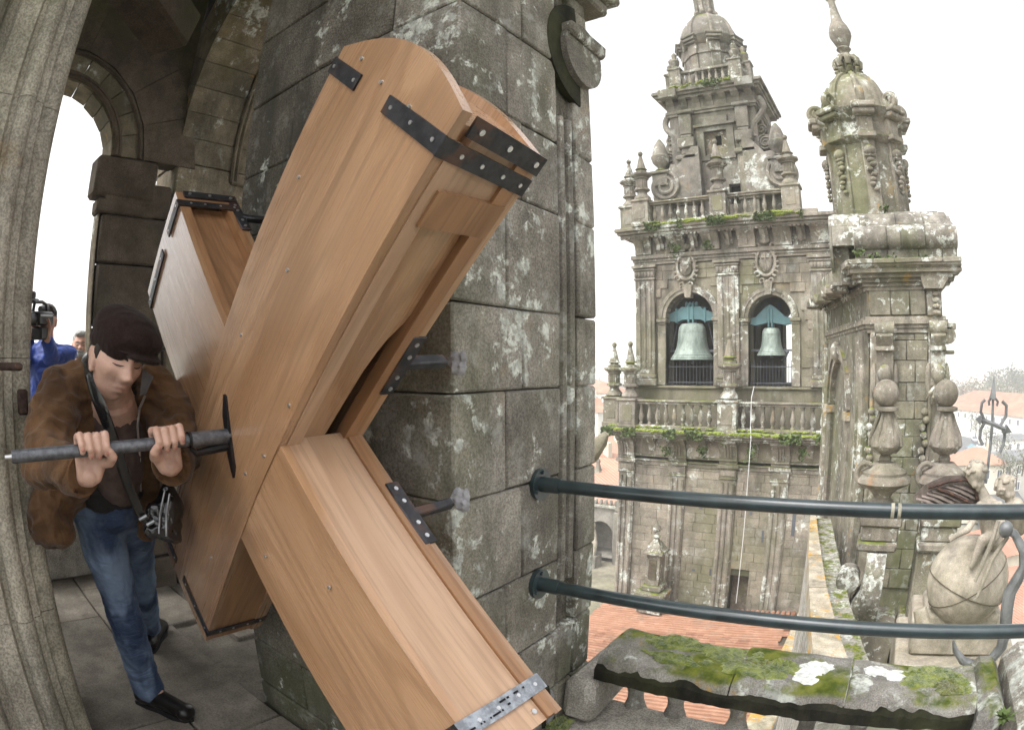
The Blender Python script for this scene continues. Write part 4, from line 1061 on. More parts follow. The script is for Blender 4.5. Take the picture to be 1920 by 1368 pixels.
for s_ in (-1, 1):
    xx = UC.x + s_ * (UH - .25); part('cornice_ressaut', MB().box((xx - .5, U0 - .85, 15.2), (xx + .5, U0, 15.7), .03), TU)
# third balustrade, drum, dome, lantern
Y3 = U0 - .1
part('balustrade_plinth', MB().box((UC.x - 2.2, Y3 - .14, 15.68), (UC.x + 2.2, Y3 + .14, 15.9), .02), TU)
rw = part('balustrade_rail', MB().box((UC.x - 2.2, Y3 - .16, 16.75), (UC.x + 2.2, Y3 + .16, 16.92), .03), TU)
for x in np.linspace(UC.x - 1.3, UC.x + 1.3, 8):
    o = bpy.data.objects.new('baluster', bl); link(o, rw); o.location = (x, Y3, 15.9 + 1.36 * .88); o.scale = (.9, .9, .88)
for s_ in (-1, 1):
    for dx, dy in ((1.7, 0), (2.1, .55)):
        post_('balustrade_post', UC.x + s_ * dx, Y3 + dy, 15.68, 17.1, .33, TU)
        xx = UC.x + s_ * dx
        part('small_urn', MB().lathe([(.26, 0), (.3, .1), (.16, .2), (.26, .4), (.28, .55), (.12, .7), (.14, .8), (.16, .95), (.05, 1.1)], (xx, Y3 + dy, 17.1), 10), TU)
mossline(UC.x - 1.9, UC.x + 1.5, Y3 - .62, 15.7, 120, 9, tw, .3, True)
part('drum', MB(KD).lathe([(1.9, 15.6), (1.9, 18.0), (1.98, 18.05), (1.98, 18.2), (1.88, 18.22), (1.88, 18.7)], (UC.x, UC.y, 0), 32), TU)
for k_ in range(8):
    t = R(22.5 + 45 * k_); d_ = Vector((math.cos(t), math.sin(t), 0))
    Mx = Matrix.Translation(Vector((UC.x, UC.y, 0)) + d_ * 1.85) @ Matrix.Rotation(t, 4, 'Z')
    part('drum_pilaster', MB(KD @ Mx).box((-.1, -.3, 15.8), (.16, .3, 18.0), .03).box((-.1, -.36, 18.0), (.24, .36, 18.7), .03), TU)
    part('dome_cornice', MB(KD @ Mx).box((-.2, -.45, 18.7), (.42, .45, 18.85), .03).box((-.2, -.52, 18.85), (.55, .52, 19.05), .03).box((-.2, -.58, 19.05), (.62, .58, 19.2), .04), TU)
    part('hanging_drop', MB(KD @ Mx).tube([(.5, -.5, 18.7), (.5, -.5, 18.35), (.5, -.5, 18.2)], [.04, .1, .03], 6), TU)
part('dome_cornice', MB(KD).lathe([(1.9, 18.68), (2.1, 18.8), (2.2, 19.0), (2.3, 19.15), (2.0, 19.22)], (UC.x, UC.y, 0), 32), TU)
dome_prof = [(1.95 * math.cos(R(t)), 19.2 + 2.25 * math.sin(R(t))) for t in range(0, 73, 6)]
dm = part('dome', MB(KD).lathe(dome_prof, (UC.x, UC.y, 0), 40), TU)
for k_ in range(8):
    t = R(45 * k_ + 22.5)
    ob('dome_rib', MB(KD).tube([(UC.x + r_ * 1.005 * math.cos(t), UC.y + r_ * 1.005 * math.sin(t), z_) for r_, z_ in dome_prof], [.17 - .008 * i for i in range(len(dome_prof))], 6), TU, dm)
part('lantern', MB(KD).lathe([(.75, 21.2), (.85, 21.35), (.62, 21.45), (.55, 21.6), (.62, 22.4), (.75, 22.9), (.95, 23.2), (1.0, 23.35), (.7, 23.5), (.6, 23.9), (.75, 24.1), (.4, 24.3), (.3, 24.8), (.42, 25.1), (.2, 25.4), (.08, 26.4)], (UC.x, UC.y, 0), 16), TU)
for k_ in range(8):
    t = R(45 * k_); part('lantern_scroll', MB(KD).ball((UC.x + .72 * math.cos(t), UC.y + .72 * math.sin(t), 21.5), .2, 8, 6).box((UC.x + .62 * math.cos(t) - .1, UC.y + .62 * math.sin(t) - .1, 21.6), (UC.x + .62 * math.cos(t) + .1, UC.y + .62 * math.sin(t) + .1, 23.1), .03), TU)

# --- the two bells
def bell(xc, zy, R_, H_, wid, lab, ornate):
    y_ = TY + .62
    t = thing('bell', lab, 'bell', (xc, y_, zy - H_ - .3), 'bells in the far tower')
    zt = zy - .22
    pr_ = [(.16, 0), (.50, -.03), (.60, -.12), (.63, -.22), (.66, -.45), (.72, -.66), (.82, -.82), (.94, -.92), (1.0, -1.0), (.93, -1.0), (.80, -.86)]
    ob('bell_body', MB().lathe([(r * R_, zt + z * H_) for r, z in pr_], (xc, y_, 0), 36), M['bell'], t)
    for z in (-.24, -.88, -.95):
        rr = np.interp(-z, [-p[1] for p in pr_[:9]], [p[0] for p in pr_[:9]]) * R_
        ob('bell_band', MB().lathe([(rr * .99, zt + z * H_ - .025), (rr * 1.012, zt + z * H_ - .012), (rr * 1.012, zt + z * H_ + .012), (rr * .985, zt + z * H_ + .025)], (xc, y_, 0), 36), M['bell'], t)
    ob('clapper', MB().tube([(xc, y_, zt - .3 * H_), (xc, y_, zt - H_ * 1.0), (xc, y_, zt - H_ * 1.06), (xc, y_, zt - H_ * 1.12)], [.03, .04, .09, .03], 8), M['bar'], t)
    yk = ob('yoke', MB().prism([(xc + a * wid, zy + b) for a, b in (((-1, -.1), (-1, .22), (-.8, .3), (-.55, .42), (-.4, .55), (.4, .55), (.55, .42), (.8, .3), (1, .22), (1, -.1), (.6, -.16), (.35, -.06), (-.35, -.06), (-.6, -.16)) if ornate else ((-1, -.05), (-1, .2), (-.7, .26), (-.45, .5), (-.2, .72), (0, .82), (.2, .72), (.45, .5), (.7, .26), (1, .2), (1, -.05), (.7, -.12), (0, .02), (-.7, -.12)))], XZ, y_ - .22, y_ + .22), M['yoke'], t)
    for a in (-.62, -.1, .1, .62) if ornate else (-.08, .08):
        ob('yoke_strap', MB().box((xc + a * wid - .05, y_ - .26, zy - .22), (xc + a * wid + .05, y_ + .26, zy + (.62 if abs(a) < .3 else .5)), .02), M['yoke'], yk)
    if ornate:
        for a in (-.22, -.07, .08, .22): ob('yoke_knob', MB().ball((xc + a * wid, y_ - .05, zy + .68), .09, 8, 6, (1, 1, 1.4)), M['yoke'], yk)
        for a in (-.5, .5): ob('wheel_rod', MB().tube([(xc + a * wid * 1.3, y_ + .1, zy - .1), (xc + a * wid * 1.9, y_ + .1, zy - 1.6)], .03, 6), M['bar'], t)
    else:
        ob('hammer_arm', MB().tube([(xc + .5, y_ - .1, zt - 1.5), (xc + .75, y_ - .1, zt - 1.3), (xc + .78, y_ - .1, zt - 1.15)], .04, 6).ball((xc + .78, y_ - .1, zt - 1.12), .09, 8, 6), M['bar'], t)
bell(-9.12, 3.62, 1.08, 1.75, 1.18, 'larger green bronze bell in the wider arch of the tower under an ornate yoke', True)
bell(-5.18, 3.32, .70, 1.27, 1.02, 'smaller green bronze bell hanging in the narrower arch under a pointed blue green yoke', False)
# white cable down the tower face
cb = thing('hanging_cable', 'thin white cable hanging down the face of the bell tower', 'cable', tuple(PY(1381, 1128, TB - .9)))
ob('cable', MB().tube([PY(x, y_, d) for x, y_, d in ((1414, 724, 26.9), (1409, 745, 25.75), (1407, 800, 25.72), (1408, 822, 25.2), (1402, 900, 25.3), (1396, 980, 25.4), (1388, 1060, 25.5), (1380, 1130, 25.6))], .016, 6), M['cable'], cb)

# ================================================================== THE GABLE IN THE MIDDLE OF THE FACADE, WITH ITS TURRET
ga = thing('stone_gable', 'mossy stone gable end with a big rolled scroll on top and carved brackets', 'gable', (.6, 15, -4))
GS, GB = M['gable'], M['gable_block']
def gp(nm, mb, mat=None, parent=None): return ob(nm, mb, mat or GS, parent or ga)
GF = 13.0
def plan(l, r, f, zs, nm, mat=None, c=None):
    """horizontal slab with the gable's plan: straight end face, left flank running away to the left"""
    mb = MB()
    for z0, z1, p_ in zs:
        mb.prism([(l - p_, f - p_), (r + p_, f - p_), (r + p_, f + 5.6), (l - 1.42 - p_, f + 5.6), (l - 1.42 - p_, f + 5.3)], XY, z0, z1 - .002)
    return gp(nm, mb, mat)
plan(-.22, 1.50, GF + .12, [(-5, 2.1, 0)], 'gable_core', GB)
zz, k = -3.4, 0                                                   # ashlar of the end face
while zz < 2.0:
    h = random.uniform(.36, .46); h = min(h, 2.05 - zz); x = .26 + (0 if k % 2 else -.02); k += 1
    for a, b_ in (((.26, .62), (.62, 1.12)) if k % 2 else ((.26, .82), (.82, 1.12))):
        block((a + .005, GF + .06 + random.uniform(-.008, .008), zz + .005), (b_ - .005, GF + .3, zz + h - .005), GB, ga, .012, .004)
    zz += h
fl = Vector((-1.42, 5.3, 0)).normalized(); fn = Vector((-fl.y, fl.x, 0))
FLK = lambda s_, z, w: (-.22 + fl.x * s_ + fn.x * w, GF + .12 + fl.y * s_ + fn.y * w, z)   # along the flank, up, outwards
# flank: arched niche with its frame, imposts and mouldings
gp('flank_wall', MB().plate([(0, -4), (5.3, -4), (5.3, 2.1), (0, 2.1)], [arch_hole(3.05, 1.2, .35, -4.0 + .02, 12)], FLK, .02, .12), GB)
for r0, r1, w_ in ((1.2, 1.38, .16), (1.38, 1.55, .22)):
    for i in range(11):
        t0, t1 = R(180 * i / 11 + .3), R(180 * (i + 1) / 11 - .3)
        gp('voussoir', MB().prism([(3.05 + r_ * math.cos(t), .35 + r_ * math.sin(t)) for r_, t in ((r0, t0), (r0, t1), (r1, t1), (r1, t0))], FLK, .0, w_), GS)
for s_ in (3.05 - 1.37, 3.05 + 1.37): gp('niche_jamb', MB().prism([(s_ - .17, -4), (s_ + .17, -4), (s_ + .17, .3), (s_ - .17, .3)], FLK, 0, .18), GS)
for s_ in (1.68, 4.42): gp('niche_impost', MB().prism([(s_ - .2, .1), (s_ + .2, .1), (s_ + .2, .3), (s_ - .2, .3)], FLK, 0, .26), M['coping_orange'])
gp('keystone_head', MB().ball(FLK(3.05, 1.75, .2), .17, 10, 8, (1, 1, 1.5)), GS)
for s_ in (.12, .42, .62): gp('flank_moulding', MB().tube([FLK(s_, -3.8, .14), FLK(s_, 2.0, .14)], .09 if s_ < .5 else .06, 8), GS)
for s_ in (4.9, 5.2): gp('flank_moulding', MB().tube([FLK(s_, -3.8, .14), FLK(s_, 2.0, .14)], .09, 8), GS)
for x0, x1 in ((-.20, .24), (1.13, 1.50)):                          # pilasters of the end face
    pl = gp('pilaster', MB().box((x0, GF, -3.4), (x1, GF + .3, 2.06), .02))
    ob('pilaster_edge', MB().tube([(x0 + .03, GF - .01, -1.5), (x0 + .03, GF - .01, 1.0)], .045, 8), GS, pl)
def sbracket(x, w):
    f = lambda p, q, ww: (x + ww, GF - p, q)
    o = gp('scroll_bracket', MB().prism([(-.05, 2.05), (.30, 2.05), (.34, 1.98), (.28, 1.86), (.20, 1.78), (.18, 1.62), (.12, 1.2), (.16, 1.0), (.06, .85), (-.05, .8)], f, -w, w))
    ob('bracket_roll', MB().tube([(x - w * 1.15, GF - .2, 2.13), (x + w * 1.15, GF - .2, 2.13)], .15, 14), GS, o)
    ob('bracket_boss', MB().ball((x, GF - .2, 1.22), .17, 14, 10, (1, .8, 1.15)), GS, o)
    ob('bracket_fillet', MB().box((x - w * 1.1, GF - .27, 1.68), (x + w * 1.1, GF, 1.78), .02), GS, o)
    for t in range(-50, 51, 25): ob('acanthus_leaf', MB().tube([(x + .02 * t / 50, GF - .12, 1.0), (x + .26 * math.sin(R(t)), GF - .22, 1.02 - .30 * math.cos(R(t))), (x + .33 * math.sin(R(t)), GF - .14, 1.0 - .42 * math.cos(R(t)))], [.05, .05, .02], 6), GS, o)
    for s_ in (-1, 1): ob('bracket_wing', MB().ball((x + s_ * w * 1.25, GF - .02, 1.1), .16, 10, 8, (.5, .6, 2.2)), GS, o)
sbracket(.12, .19); sbracket(1.33, .17)
for i in range(9):                                                # fruit drops under the brackets
    for x in (-.16, 1.05): gp('fruit_drop', MB().ball((x + .05 * math.sin(i * 2.1), GF - .05, .45 - i * .16), .085, 8, 6))
spiral_ = arc(1.62, 2.0, .17, 0, 360, 16)[:-1]
gp('side_volute', MB().prism(spiral_, XZ, GF + .1, GF + .45)); gp('volute_slab', MB().box((1.45, GF + .1, 1.62), (1.75, GF + .4, 1.7), .02)); gp('volute_slab', MB().box((1.45, GF + .1, 2.12), (1.8, GF + .45, 2.26), .02))
plan(-.24, 1.50, GF + .06, [(2.06, 2.16, .02), (2.16, 2.24, .05), (2.24, 2.33, .10), (2.33, 2.40, .05)], 'string_course')
plan(-.24, 1.48, GF + .08, [(2.4, 2.96, 0)], 'frieze', GB)
for a, b_ in ((-.2, .28), (.29, .72), (.73, 1.1)): block((a, GF + .0, 2.42), (b_, GF + .2, 2.93), GB, ga, .02, .005)
gp('frieze_pilaster', MB().box((1.11, GF - .06, 2.4), (1.46, GF + .2, 2.95), .02))
for i in range(4): gp('carved_drop', MB().ball((1.32, GF - .09, 2.85 - i * .13), .07, 8, 6, (1.3, .7, .8)))
plan(-.24, 1.48, GF + .05, [(2.94, 3.02, .03), (3.02, 3.1, .08), (3.1, 3.18, .16), (3.18, 3.27, .26)], 'capital_moulding')
gp('capital_block', MB().prism([(1.06, 2.94), (1.48, 2.94), (1.56, 3.05), (1.70, 3.26), (.98, 3.26), (1.02, 3.05)], XZ, GF - .22, GF + .1))
for i, (a, b_) in enumerate(((-.62, -.05), (-.045, .42), (.425, 1.02), (1.025, 1.50), (1.505, 1.95))):
    for z0, z1, p_ in ((3.27, 3.36, .30), (3.36, 3.44, .36), (3.44, 3.54, .44)): block((a, GF - p_, z0), (b_, GF + .4, z1), GS, ga, .014, .005, 'cornice_stone')
plan(-.24, 1.52, GF + .02, [(3.27, 3.4, .34), (3.4, 3.53, .42)], 'cornice')
f2 = lambda s_, z, w: FLK(s_, z, w)
gp('flank_pediment', MB().prism([(.2, 3.1), (5.4, 3.1), (5.4, 3.55), (2.8, 3.62), (.2, 3.55)], f2, .0, .55))
for i in range(7): gp('broken_cornice_stone', MB().box(*[tuple(Vector(FLK(.7 + i * .7, 3.12 - .02 * (i % 2), .5)) + Vector(d_)) for d_ in ((-.22, -.3, -.12), (.2, .3, .12))], .04, .03))
# the roll: attic course, big barrel behind, rolled lip in front
for a, b_ in ((-.45, .28), (.285, 1.0), (1.005, 1.55), (1.555, 1.9)): block((a, GF - .1, 3.55), (b_, GF + .5, 3.80), M['roll'], ga, .02, .008, 'attic_stone')
for a, b_ in ((-.46, .30), (.305, .62), (.625, 1.18), (1.185, 1.93)):
    V = [(a, 0, 0)]
    gp('rolled_lip', MB().tube([(a, GF - .02, 4.02), (a + .02, GF - .02, 4.02), (b_ - .02, GF - .02, 4.02), (b_, GF - .02, 4.02)], [.25, .27, .27, .25], 20), M['roll'])
for z0, z1 in ((90, 118), (118.5, 150), (150.5, 182)):
    for a, b_ in ((-.96, -.3), (-.295, .55), (.555, 1.2), (1.205, 1.62)):
        q = [(GF + .95 + r_ * math.cos(R(t)), 3.95 + r_ * .92 * math.sin(R(t))) for r_, t in [(.92, z0 + (z1 - z0) * i / 5) for i in range(6)] + [(.6, z1), (.6, z0)]]
        gp('barrel_stone', MB().prism(q, YZ, a + .003, b_ - .003), M['roll'])
for a, b_, r_ in ((1.625, 1.80, .89), (1.80, 1.90, .80), (1.90, 1.97, .66), (-1.03, -.965, .90)):
    gp('barrel_end', MB().prism([(GF + .95 + r_ * math.cos(R(t)), 3.95 + r_ * .92 * math.sin(R(t))) for t in range(0, 361, 12)][:-1], YZ, a, b_), M['roll'])
gp('barrel_fall', MB().prism([(-1.04, 3.1), (-.66, 3.1), (-.60, 3.8), (-.72, 4.3), (-1.0, 4.3)], XZ, GF + .3, GF + 1.6), M['roll'])
gp('barrel_core', MB().box((-.9, GF + .5, 3.3), (1.6, GF + 3.2, 4.7)), M['roll'])
for (x, z) in ((.3, 4.83), (.75, 4.45), (.0, 3.62), (-.35, 3.7), (.35, 3.55), (1.1, 3.56)):
    q = Vector((x, GF + (.6 if z > 4 else -.15), z)); mb = MB(); rnd = random.Random(int(x * 100 + 200))
    for i in range(36):
        c_ = q + Vector((rnd.gauss(0, .09), rnd.uniform(-.1, .1), rnd.gauss(0, .04))); u = Vector((rnd.uniform(-1, 1), rnd.uniform(-1, 1), rnd.uniform(-1, 1))) * .045; v = u.orthogonal().normalized() * .035
        mb.add([c_ - u, c_ + v, c_ + u, c_ - v], [(0, 1, 2, 3)])
    gp('wall_weed', mb, M['weed'])['kind'] = 'stuff'

# turret
tu = thing('domed_turret', 'round stone turret with a ribbed dome and tall bulb finial on the gable', 'turret', (0, 14.4, 4.4))
TYC = 14.5
tz = lambda z13: 1.4 + (z13 - 1.4) * 1.105
tc = Vector((PY(1622, 300, TYC).x, TYC, 0))
def tp_(nm, mb, mat=None, parent=None): return ob(nm, mb, mat or GS, parent or tu)
br = .92
tp_('turret_body', MB().lathe([(br, 4.3), (br, tz(6.1))], tc, 40), GB)
for zs_ in (((br + .02, tz(5.95)), (br + .08, tz(6.0)), (br + .16, tz(6.08)), (br + .06, tz(6.14)), (br + .04, tz(6.42)), (br + .12, tz(6.5)), (br + .24, tz(6.6)), (br + .30, tz(6.70)), (br - .1, tz(6.76))),):
    tp_('turret_cornice', MB().lathe(zs_, tc, 40))
DZ = tz(6.76); DR = .90
dp = [(DR * math.cos(R(t)), DZ + 1.28 * math.sin(R(t))) for t in range(0, 79, 6)]
dmo = tp_('dome', MB().lathe([(DR + .06, DZ - .02), (DR + .06, DZ + .08)] + dp, tc, 40))
for k_ in range(8):
    t = R(45 * k_ - 82); cs, sn = math.cos(t), math.sin(t)
    Mx = Matrix.Translation(tc) @ Matrix.Rotation(t, 4, 'Z')
    pl = tp_('turret_pilaster', MB(Mx).box((br - .1, -.17, 4.3), (br + .06, .17, tz(5.98)), .02))
    tp_('cornice_ressaut', MB(Mx).box((br, -.24, tz(6.0)), (br + .24, .24, tz(6.12)), .02).box((br, -.2, tz(6.12)), (br + .15, .2, tz(6.5)), .02).box((br, -.27, tz(6.5)), (br + .36, .27, tz(6.62)), .03).box((br - .2, -.30, tz(6.62)), (br + .44, .30, tz(6.75)), .03))
    ob('dome_rib', MB().tube([tuple(tc + Vector((r_ * 1.01 * cs, r_ * 1.01 * sn, z_))) for r_, z_ in dp], .085, 6), GS, dmo)
    sp = [(br + .30 + (.2 * (1 - .75 * i / 20)) * math.cos(R(-60 + 24 * i)) - .12, 0, DZ + .22 + (.2 * (1 - .75 * i / 20)) * math.sin(R(-60 + 24 * i))) for i in range(21)]
    tp_('rib_scroll', MB(Mx).tube(sp, .085, 8).box((br - .15, -.12, DZ - .02), (br + .2, .12, DZ + .12), .03))
    g_ = tp_('garland', MB(Mx).ball((br + .12, 0, tz(5.72)), .13, 10, 8, (.9, 1.2, 1)))
    for i in range(7): ob('garland_fruit', MB(Mx).ball((br + .11 + .015 * (i % 2), .05 * math.sin(i * 2.4), tz(5.52) - i * .115), .085 - .004 * i, 8, 6, (.9, 1.2, .85)), GS, g_)
    ob('garland_ring', MB(Mx).tube([(br + .1, -.12, tz(5.62)), (br + .16, 0, tz(5.6)), (br + .1, .12, tz(5.62))], .05, 6), GS, g_)
    c_ = tc + Vector((0, 0, DZ + 1.28 + .28)); Mc = Matrix.Translation(c_) @ Matrix.Rotation(t, 4, 'Z')
    tp_('crown_scroll', MB(Mc).tube([(.12, 0, .22), (.26, 0, .2), (.36, 0, .08), (.34, 0, -.05), (.25, 0, -.08), (.24, 0, .02)], [.08, .09, .09, .08, .06, .03], 8).tube([(.12, 0, -.28), (.25, 0, -.26), (.34, 0, -.16), (.28, 0, -.12)], [.08, .08, .07, .05], 8))
tp_('finial_stem', MB().lathe([(.22, DZ + 1.2), (.16, DZ + 1.5), (.22, DZ + 1.85), (.12, DZ + 1.95), (.15, DZ + 2.02), (.21, DZ + 2.08), (.15, DZ + 2.14), (.2, DZ + 2.22), (.31, DZ + 2.48), (.315, DZ + 2.62), (.27, DZ + 2.78), (.17, DZ + 2.98), (.13, DZ + 3.25), (.10, DZ + 3.55), (.10, DZ + 3.7), (.15, DZ + 3.74), (.05, DZ + 3.8), (.04, DZ + 4.2)], tc, 16))

# ball finials standing on their pedestals in front of the gable
for px_, y_, lab in ((1662, 10.5, 'rust stained stone ball finial on its vase, nearer the bell tower'), (1774, 10.6, 'greyer stone ball finial on its vase, beside the carved cherubs')):
    q = PY(px_, 742, y_)
    t = thing('ball_finial', lab, 'finial', (q.x, q.y, -3), 'ball finials in front of the gable')
    c_ = (q.x + .03, q.y, 0)
    ob('ball', MB().ball((q.x, q.y, .93), .235, 22, 16), M['finial'], t)
    ob('vase', MB().lathe([(.10, -.22), (.12, -.16), (.09, -.1), (.26, .0), (.30, .1), (.27, .22), (.19, .36), (.13, .52), (.115, .62), (.2, .65), (.2, .70), (.12, .72)], c_, 20), M['finial'], t)
    for k_ in range(6):
        a_ = R(60 * k_ - 75)
        ob('vase_lobe', MB().tube([(c_[0] + r_ * math.cos(a_), c_[1] + r_ * math.sin(a_), z_) for r_, z_ in ((.10, .6), (.14, .45), (.2, .25), (.22, .08), (.15, -.04))], [.035, .05, .09, .11, .06], 8), M['finial'], t)
    ob('vase_base', MB().lathe([(.2, -.22), (.30, -.30), (.42, -.37), (.42, -.42), (.5, -.48), (.52, -.54), (.44, -.6), (.3, -.66), (.2, -.74), (.16, -.82), (.28, -.95), (.34, -1.0)], c_, 20), M['finial'], t)
    ob('scroll_handle', MB().tube([(c_[0] - .34 + .16 * math.cos(R(d_)), c_[1] - .15, -.42 + .2 * math.sin(R(d_))) for d_ in range(60, 300, 20)], .05, 8), M['finial'], t)
    if px_ < 1700:
        ob('scroll_handle', MB().tube([(c_[0] - .22, c_[1], .0), (c_[0] - .3, c_[1] - .05, .2), (c_[0] - .2, c_[1], .45), (c_[0] - .13, c_[1], .62)], .035, 8), M['finial'], t)
    pd = ob('pedestal', MB().box((q.x - .33, y_ - .3, -1.28), (q.x + .45, y_ + .4, -1.0), .03).box((q.x - .28, y_ - .25, -1.55), (q.x + .40, y_ + .4, -1.28), .03).box((q.x - .34, y_ - .31, -1.72), (q.x + .40, y_ + .4, -1.55), .04), M['gable'], t)
    if px_ < 1700:
        f = lambda p, q_, w: (w, y_ + p, q_)
        for zb0, zb1 in ((-1.74, -2.1), (-2.105, -2.5), (-2.505, -2.75), (-2.755, -3.0)):
            ob('scroll_buttress', MB().prism([(-.28 - .25 * math.sin((zb + 1.74) / -1.3 * 3.0), zb) for zb in np.linspace(zb0, zb1, 5)] + [(.35, zb1), (.35, zb0)], f, q.x - .12, q.x + .24), M['roll'], t)
        ob('side_scroll', MB().prism(arc(q.x - .42, -2.35, .22, 0, 360, 18)[:-1], XZ, y_ - .1, y_ + .35), M['roll'], t)
        ob('side_sweep', MB().prism([(q.x - .12, -2.1), (q.x - .16, -2.5), (q.x - .3, -2.8), (q.x - .6, -3.05), (q.x - .12, -3.05)], XZ, y_ - .2, y_ + .3), M['roll'], t)
    else:
        ob('pedestal_block', MB().box((q.x - .30, y_ - .2, -4.2), (q.x + .40, y_ + .4, -1.72), .02), M['gable_block'], t)
    ob('pedestal_plinth', MB().box((q.x - .45, y_ - .5, -4.4), (q.x + .62, y_ + .5, -3.0), .03), M['gable'], t)
# dark recess between the pedestals

# orange lichened coping running out towards the tower, and the gutter beside it
cw = thing('lichen_coping', 'long stone coping with orange lichen running towards the bell tower', 'wall coping', tuple(PZ(1550, 1200, -2.6)))
edgeL = [PZ(px_, py_, -2.2) for px_, py_ in ((1526, 1246), (1521, 1180), (1517, 1100), (1516, 1040), (1518, 990), (1521, 950))]
edgeR = [PZ(px_, py_, -2.2) for px_, py_ in ((1594, 1246), (1570, 1180), (1550, 1100), (1540, 1040), (1533, 990), (1528, 950))]
for i in range(5):
    a, b_, c_, d_ = edgeL[i], edgeR[i], edgeR[i + 1], edgeL[i + 1]
    V = [(p.x + (q.x - p.x) * .01, p.y + (q.y - p.y) * .01, z) for z in (-2.2, -2.55) for p, q in ((a, d_), (b_, c_), (c_, b_), (d_, a))]
    ob('coping_stone', MB().add(V, [(0, 1, 2, 3), (7, 6, 5, 4), (0, 1, 5, 4), (1, 2, 6, 5), (2, 3, 7, 6), (3, 0, 4, 7)]), M['coping_orange'], cw)
    V = [(p.x, p.y, z) for z in (-2.56, -9) for p in (a, b_, c_, d_)]
    ob('wall_below', MB().add(V, [(0, 1, 2, 3), (7, 6, 5, 4), (0, 1, 5, 4), (1, 2, 6, 5), (2, 3, 7, 6), (3, 0, 4, 7)]), M['coping'], cw)
gut = [(p + Vector((.0, 0, -.2)), p + Vector((.45, .1, -.2))) for p in edgeR]
mb = MB()
for i in range(5):
    (a, b_), (d_, c_) = gut[i], gut[i + 1]
    mb.add([(p.x, p.y, z) for z in (-2.5, -3.2) for p in (a, b_, c_, d_)], [(0, 1, 2, 3), (7, 6, 5, 4), (0, 1, 5, 4), (1, 2, 6, 5), (2, 3, 7, 6), (3, 0, 4, 7)])
ob('mossy_gutter', mb, M['coping'], cw)

# ================================================================== CARVED GLOBE WITH CHERUBS AND IRONWORK
def smooth_blob(name, mb, voxel, mat, parent=None, it=3, nz=None, factor=.5):
    """one continuous surface grown round the given volumes"""
    me = mb.mesh(name); o = bpy.data.objects.new(name, me); COL.objects.link(o)
    m = o.modifiers.new('r', 'REMESH'); m.mode = 'VOXEL'; m.voxel_size = voxel; m.use_smooth_shade = True
    if it: s_ = o.modifiers.new('s', 'SMOOTH'); s_.iterations = it; s_.factor = factor
    dg = bpy.context.evaluated_depsgraph_get()
    me2 = bpy.data.meshes.new_from_object(o.evaluated_get(dg))
    o.modifiers.clear(); o.data = me2; bpy.data.meshes.remove(me)
    me2.name = name
    if nz:
        nz(me2)
    me2.polygons.foreach_set('use_smooth', [True] * len(me2.polygons))
    me2.materials.clear(); me2.materials.append(mat)
    if parent is not None:
        o.parent = parent
        if parent.type == 'EMPTY': o.matrix_parent_inverse = Matrix.Translation(-parent.location)
    return o
SC = M['sculpt']
gl = thing('carved_globe', 'big pale carved stone globe on a stepped pedestal behind the lower pipe', 'stone globe', (1.6, 8, -2.6))
gc = PY(1815, 1088, 8.0)
ob('globe', MB().ball(tuple(gc), .62, 40, 26), SC, gl)
ob('globe_band', MB().tube([tuple(gc + Matrix.Rotation(R(-32), 3, 'Y') @ Vector((.622 * math.cos(R(t)), .622 * math.sin(R(t)), .02))) for t in range(0, 361, 10)], .008, 6, False), M['brown_stone'], gl)
ob('globe_band', MB().tube([tuple(gc + Matrix.Rotation(R(18), 3, 'Y') @ Vector((.627 * math.cos(R(t)), .627 * math.sin(R(t)), -.05))) for t in range(0, 361, 10)], .008, 6, False), M['brown_stone'], gl)
ob('pedestal', MB().box((gc.x - .72, 7.6, -2.34), (gc.x + .75, 9, -1.98), .04).box((gc.x - .56, 7.75, -1.98), (gc.x + .56, 8.8, -1.80), .05).box((gc.x - .9, 7.3, -2.9), (gc.x + 1.0, 9, -2.35), .04), SC, gl)
ob('pedestal_scroll', MB().tube([(gc.x - .68, 7.75, -1.72), (gc.x - .6, 7.7, -1.9), (gc.x - .45, 7.7, -2.0)], [.1, .12, .1], 8), SC, gl)
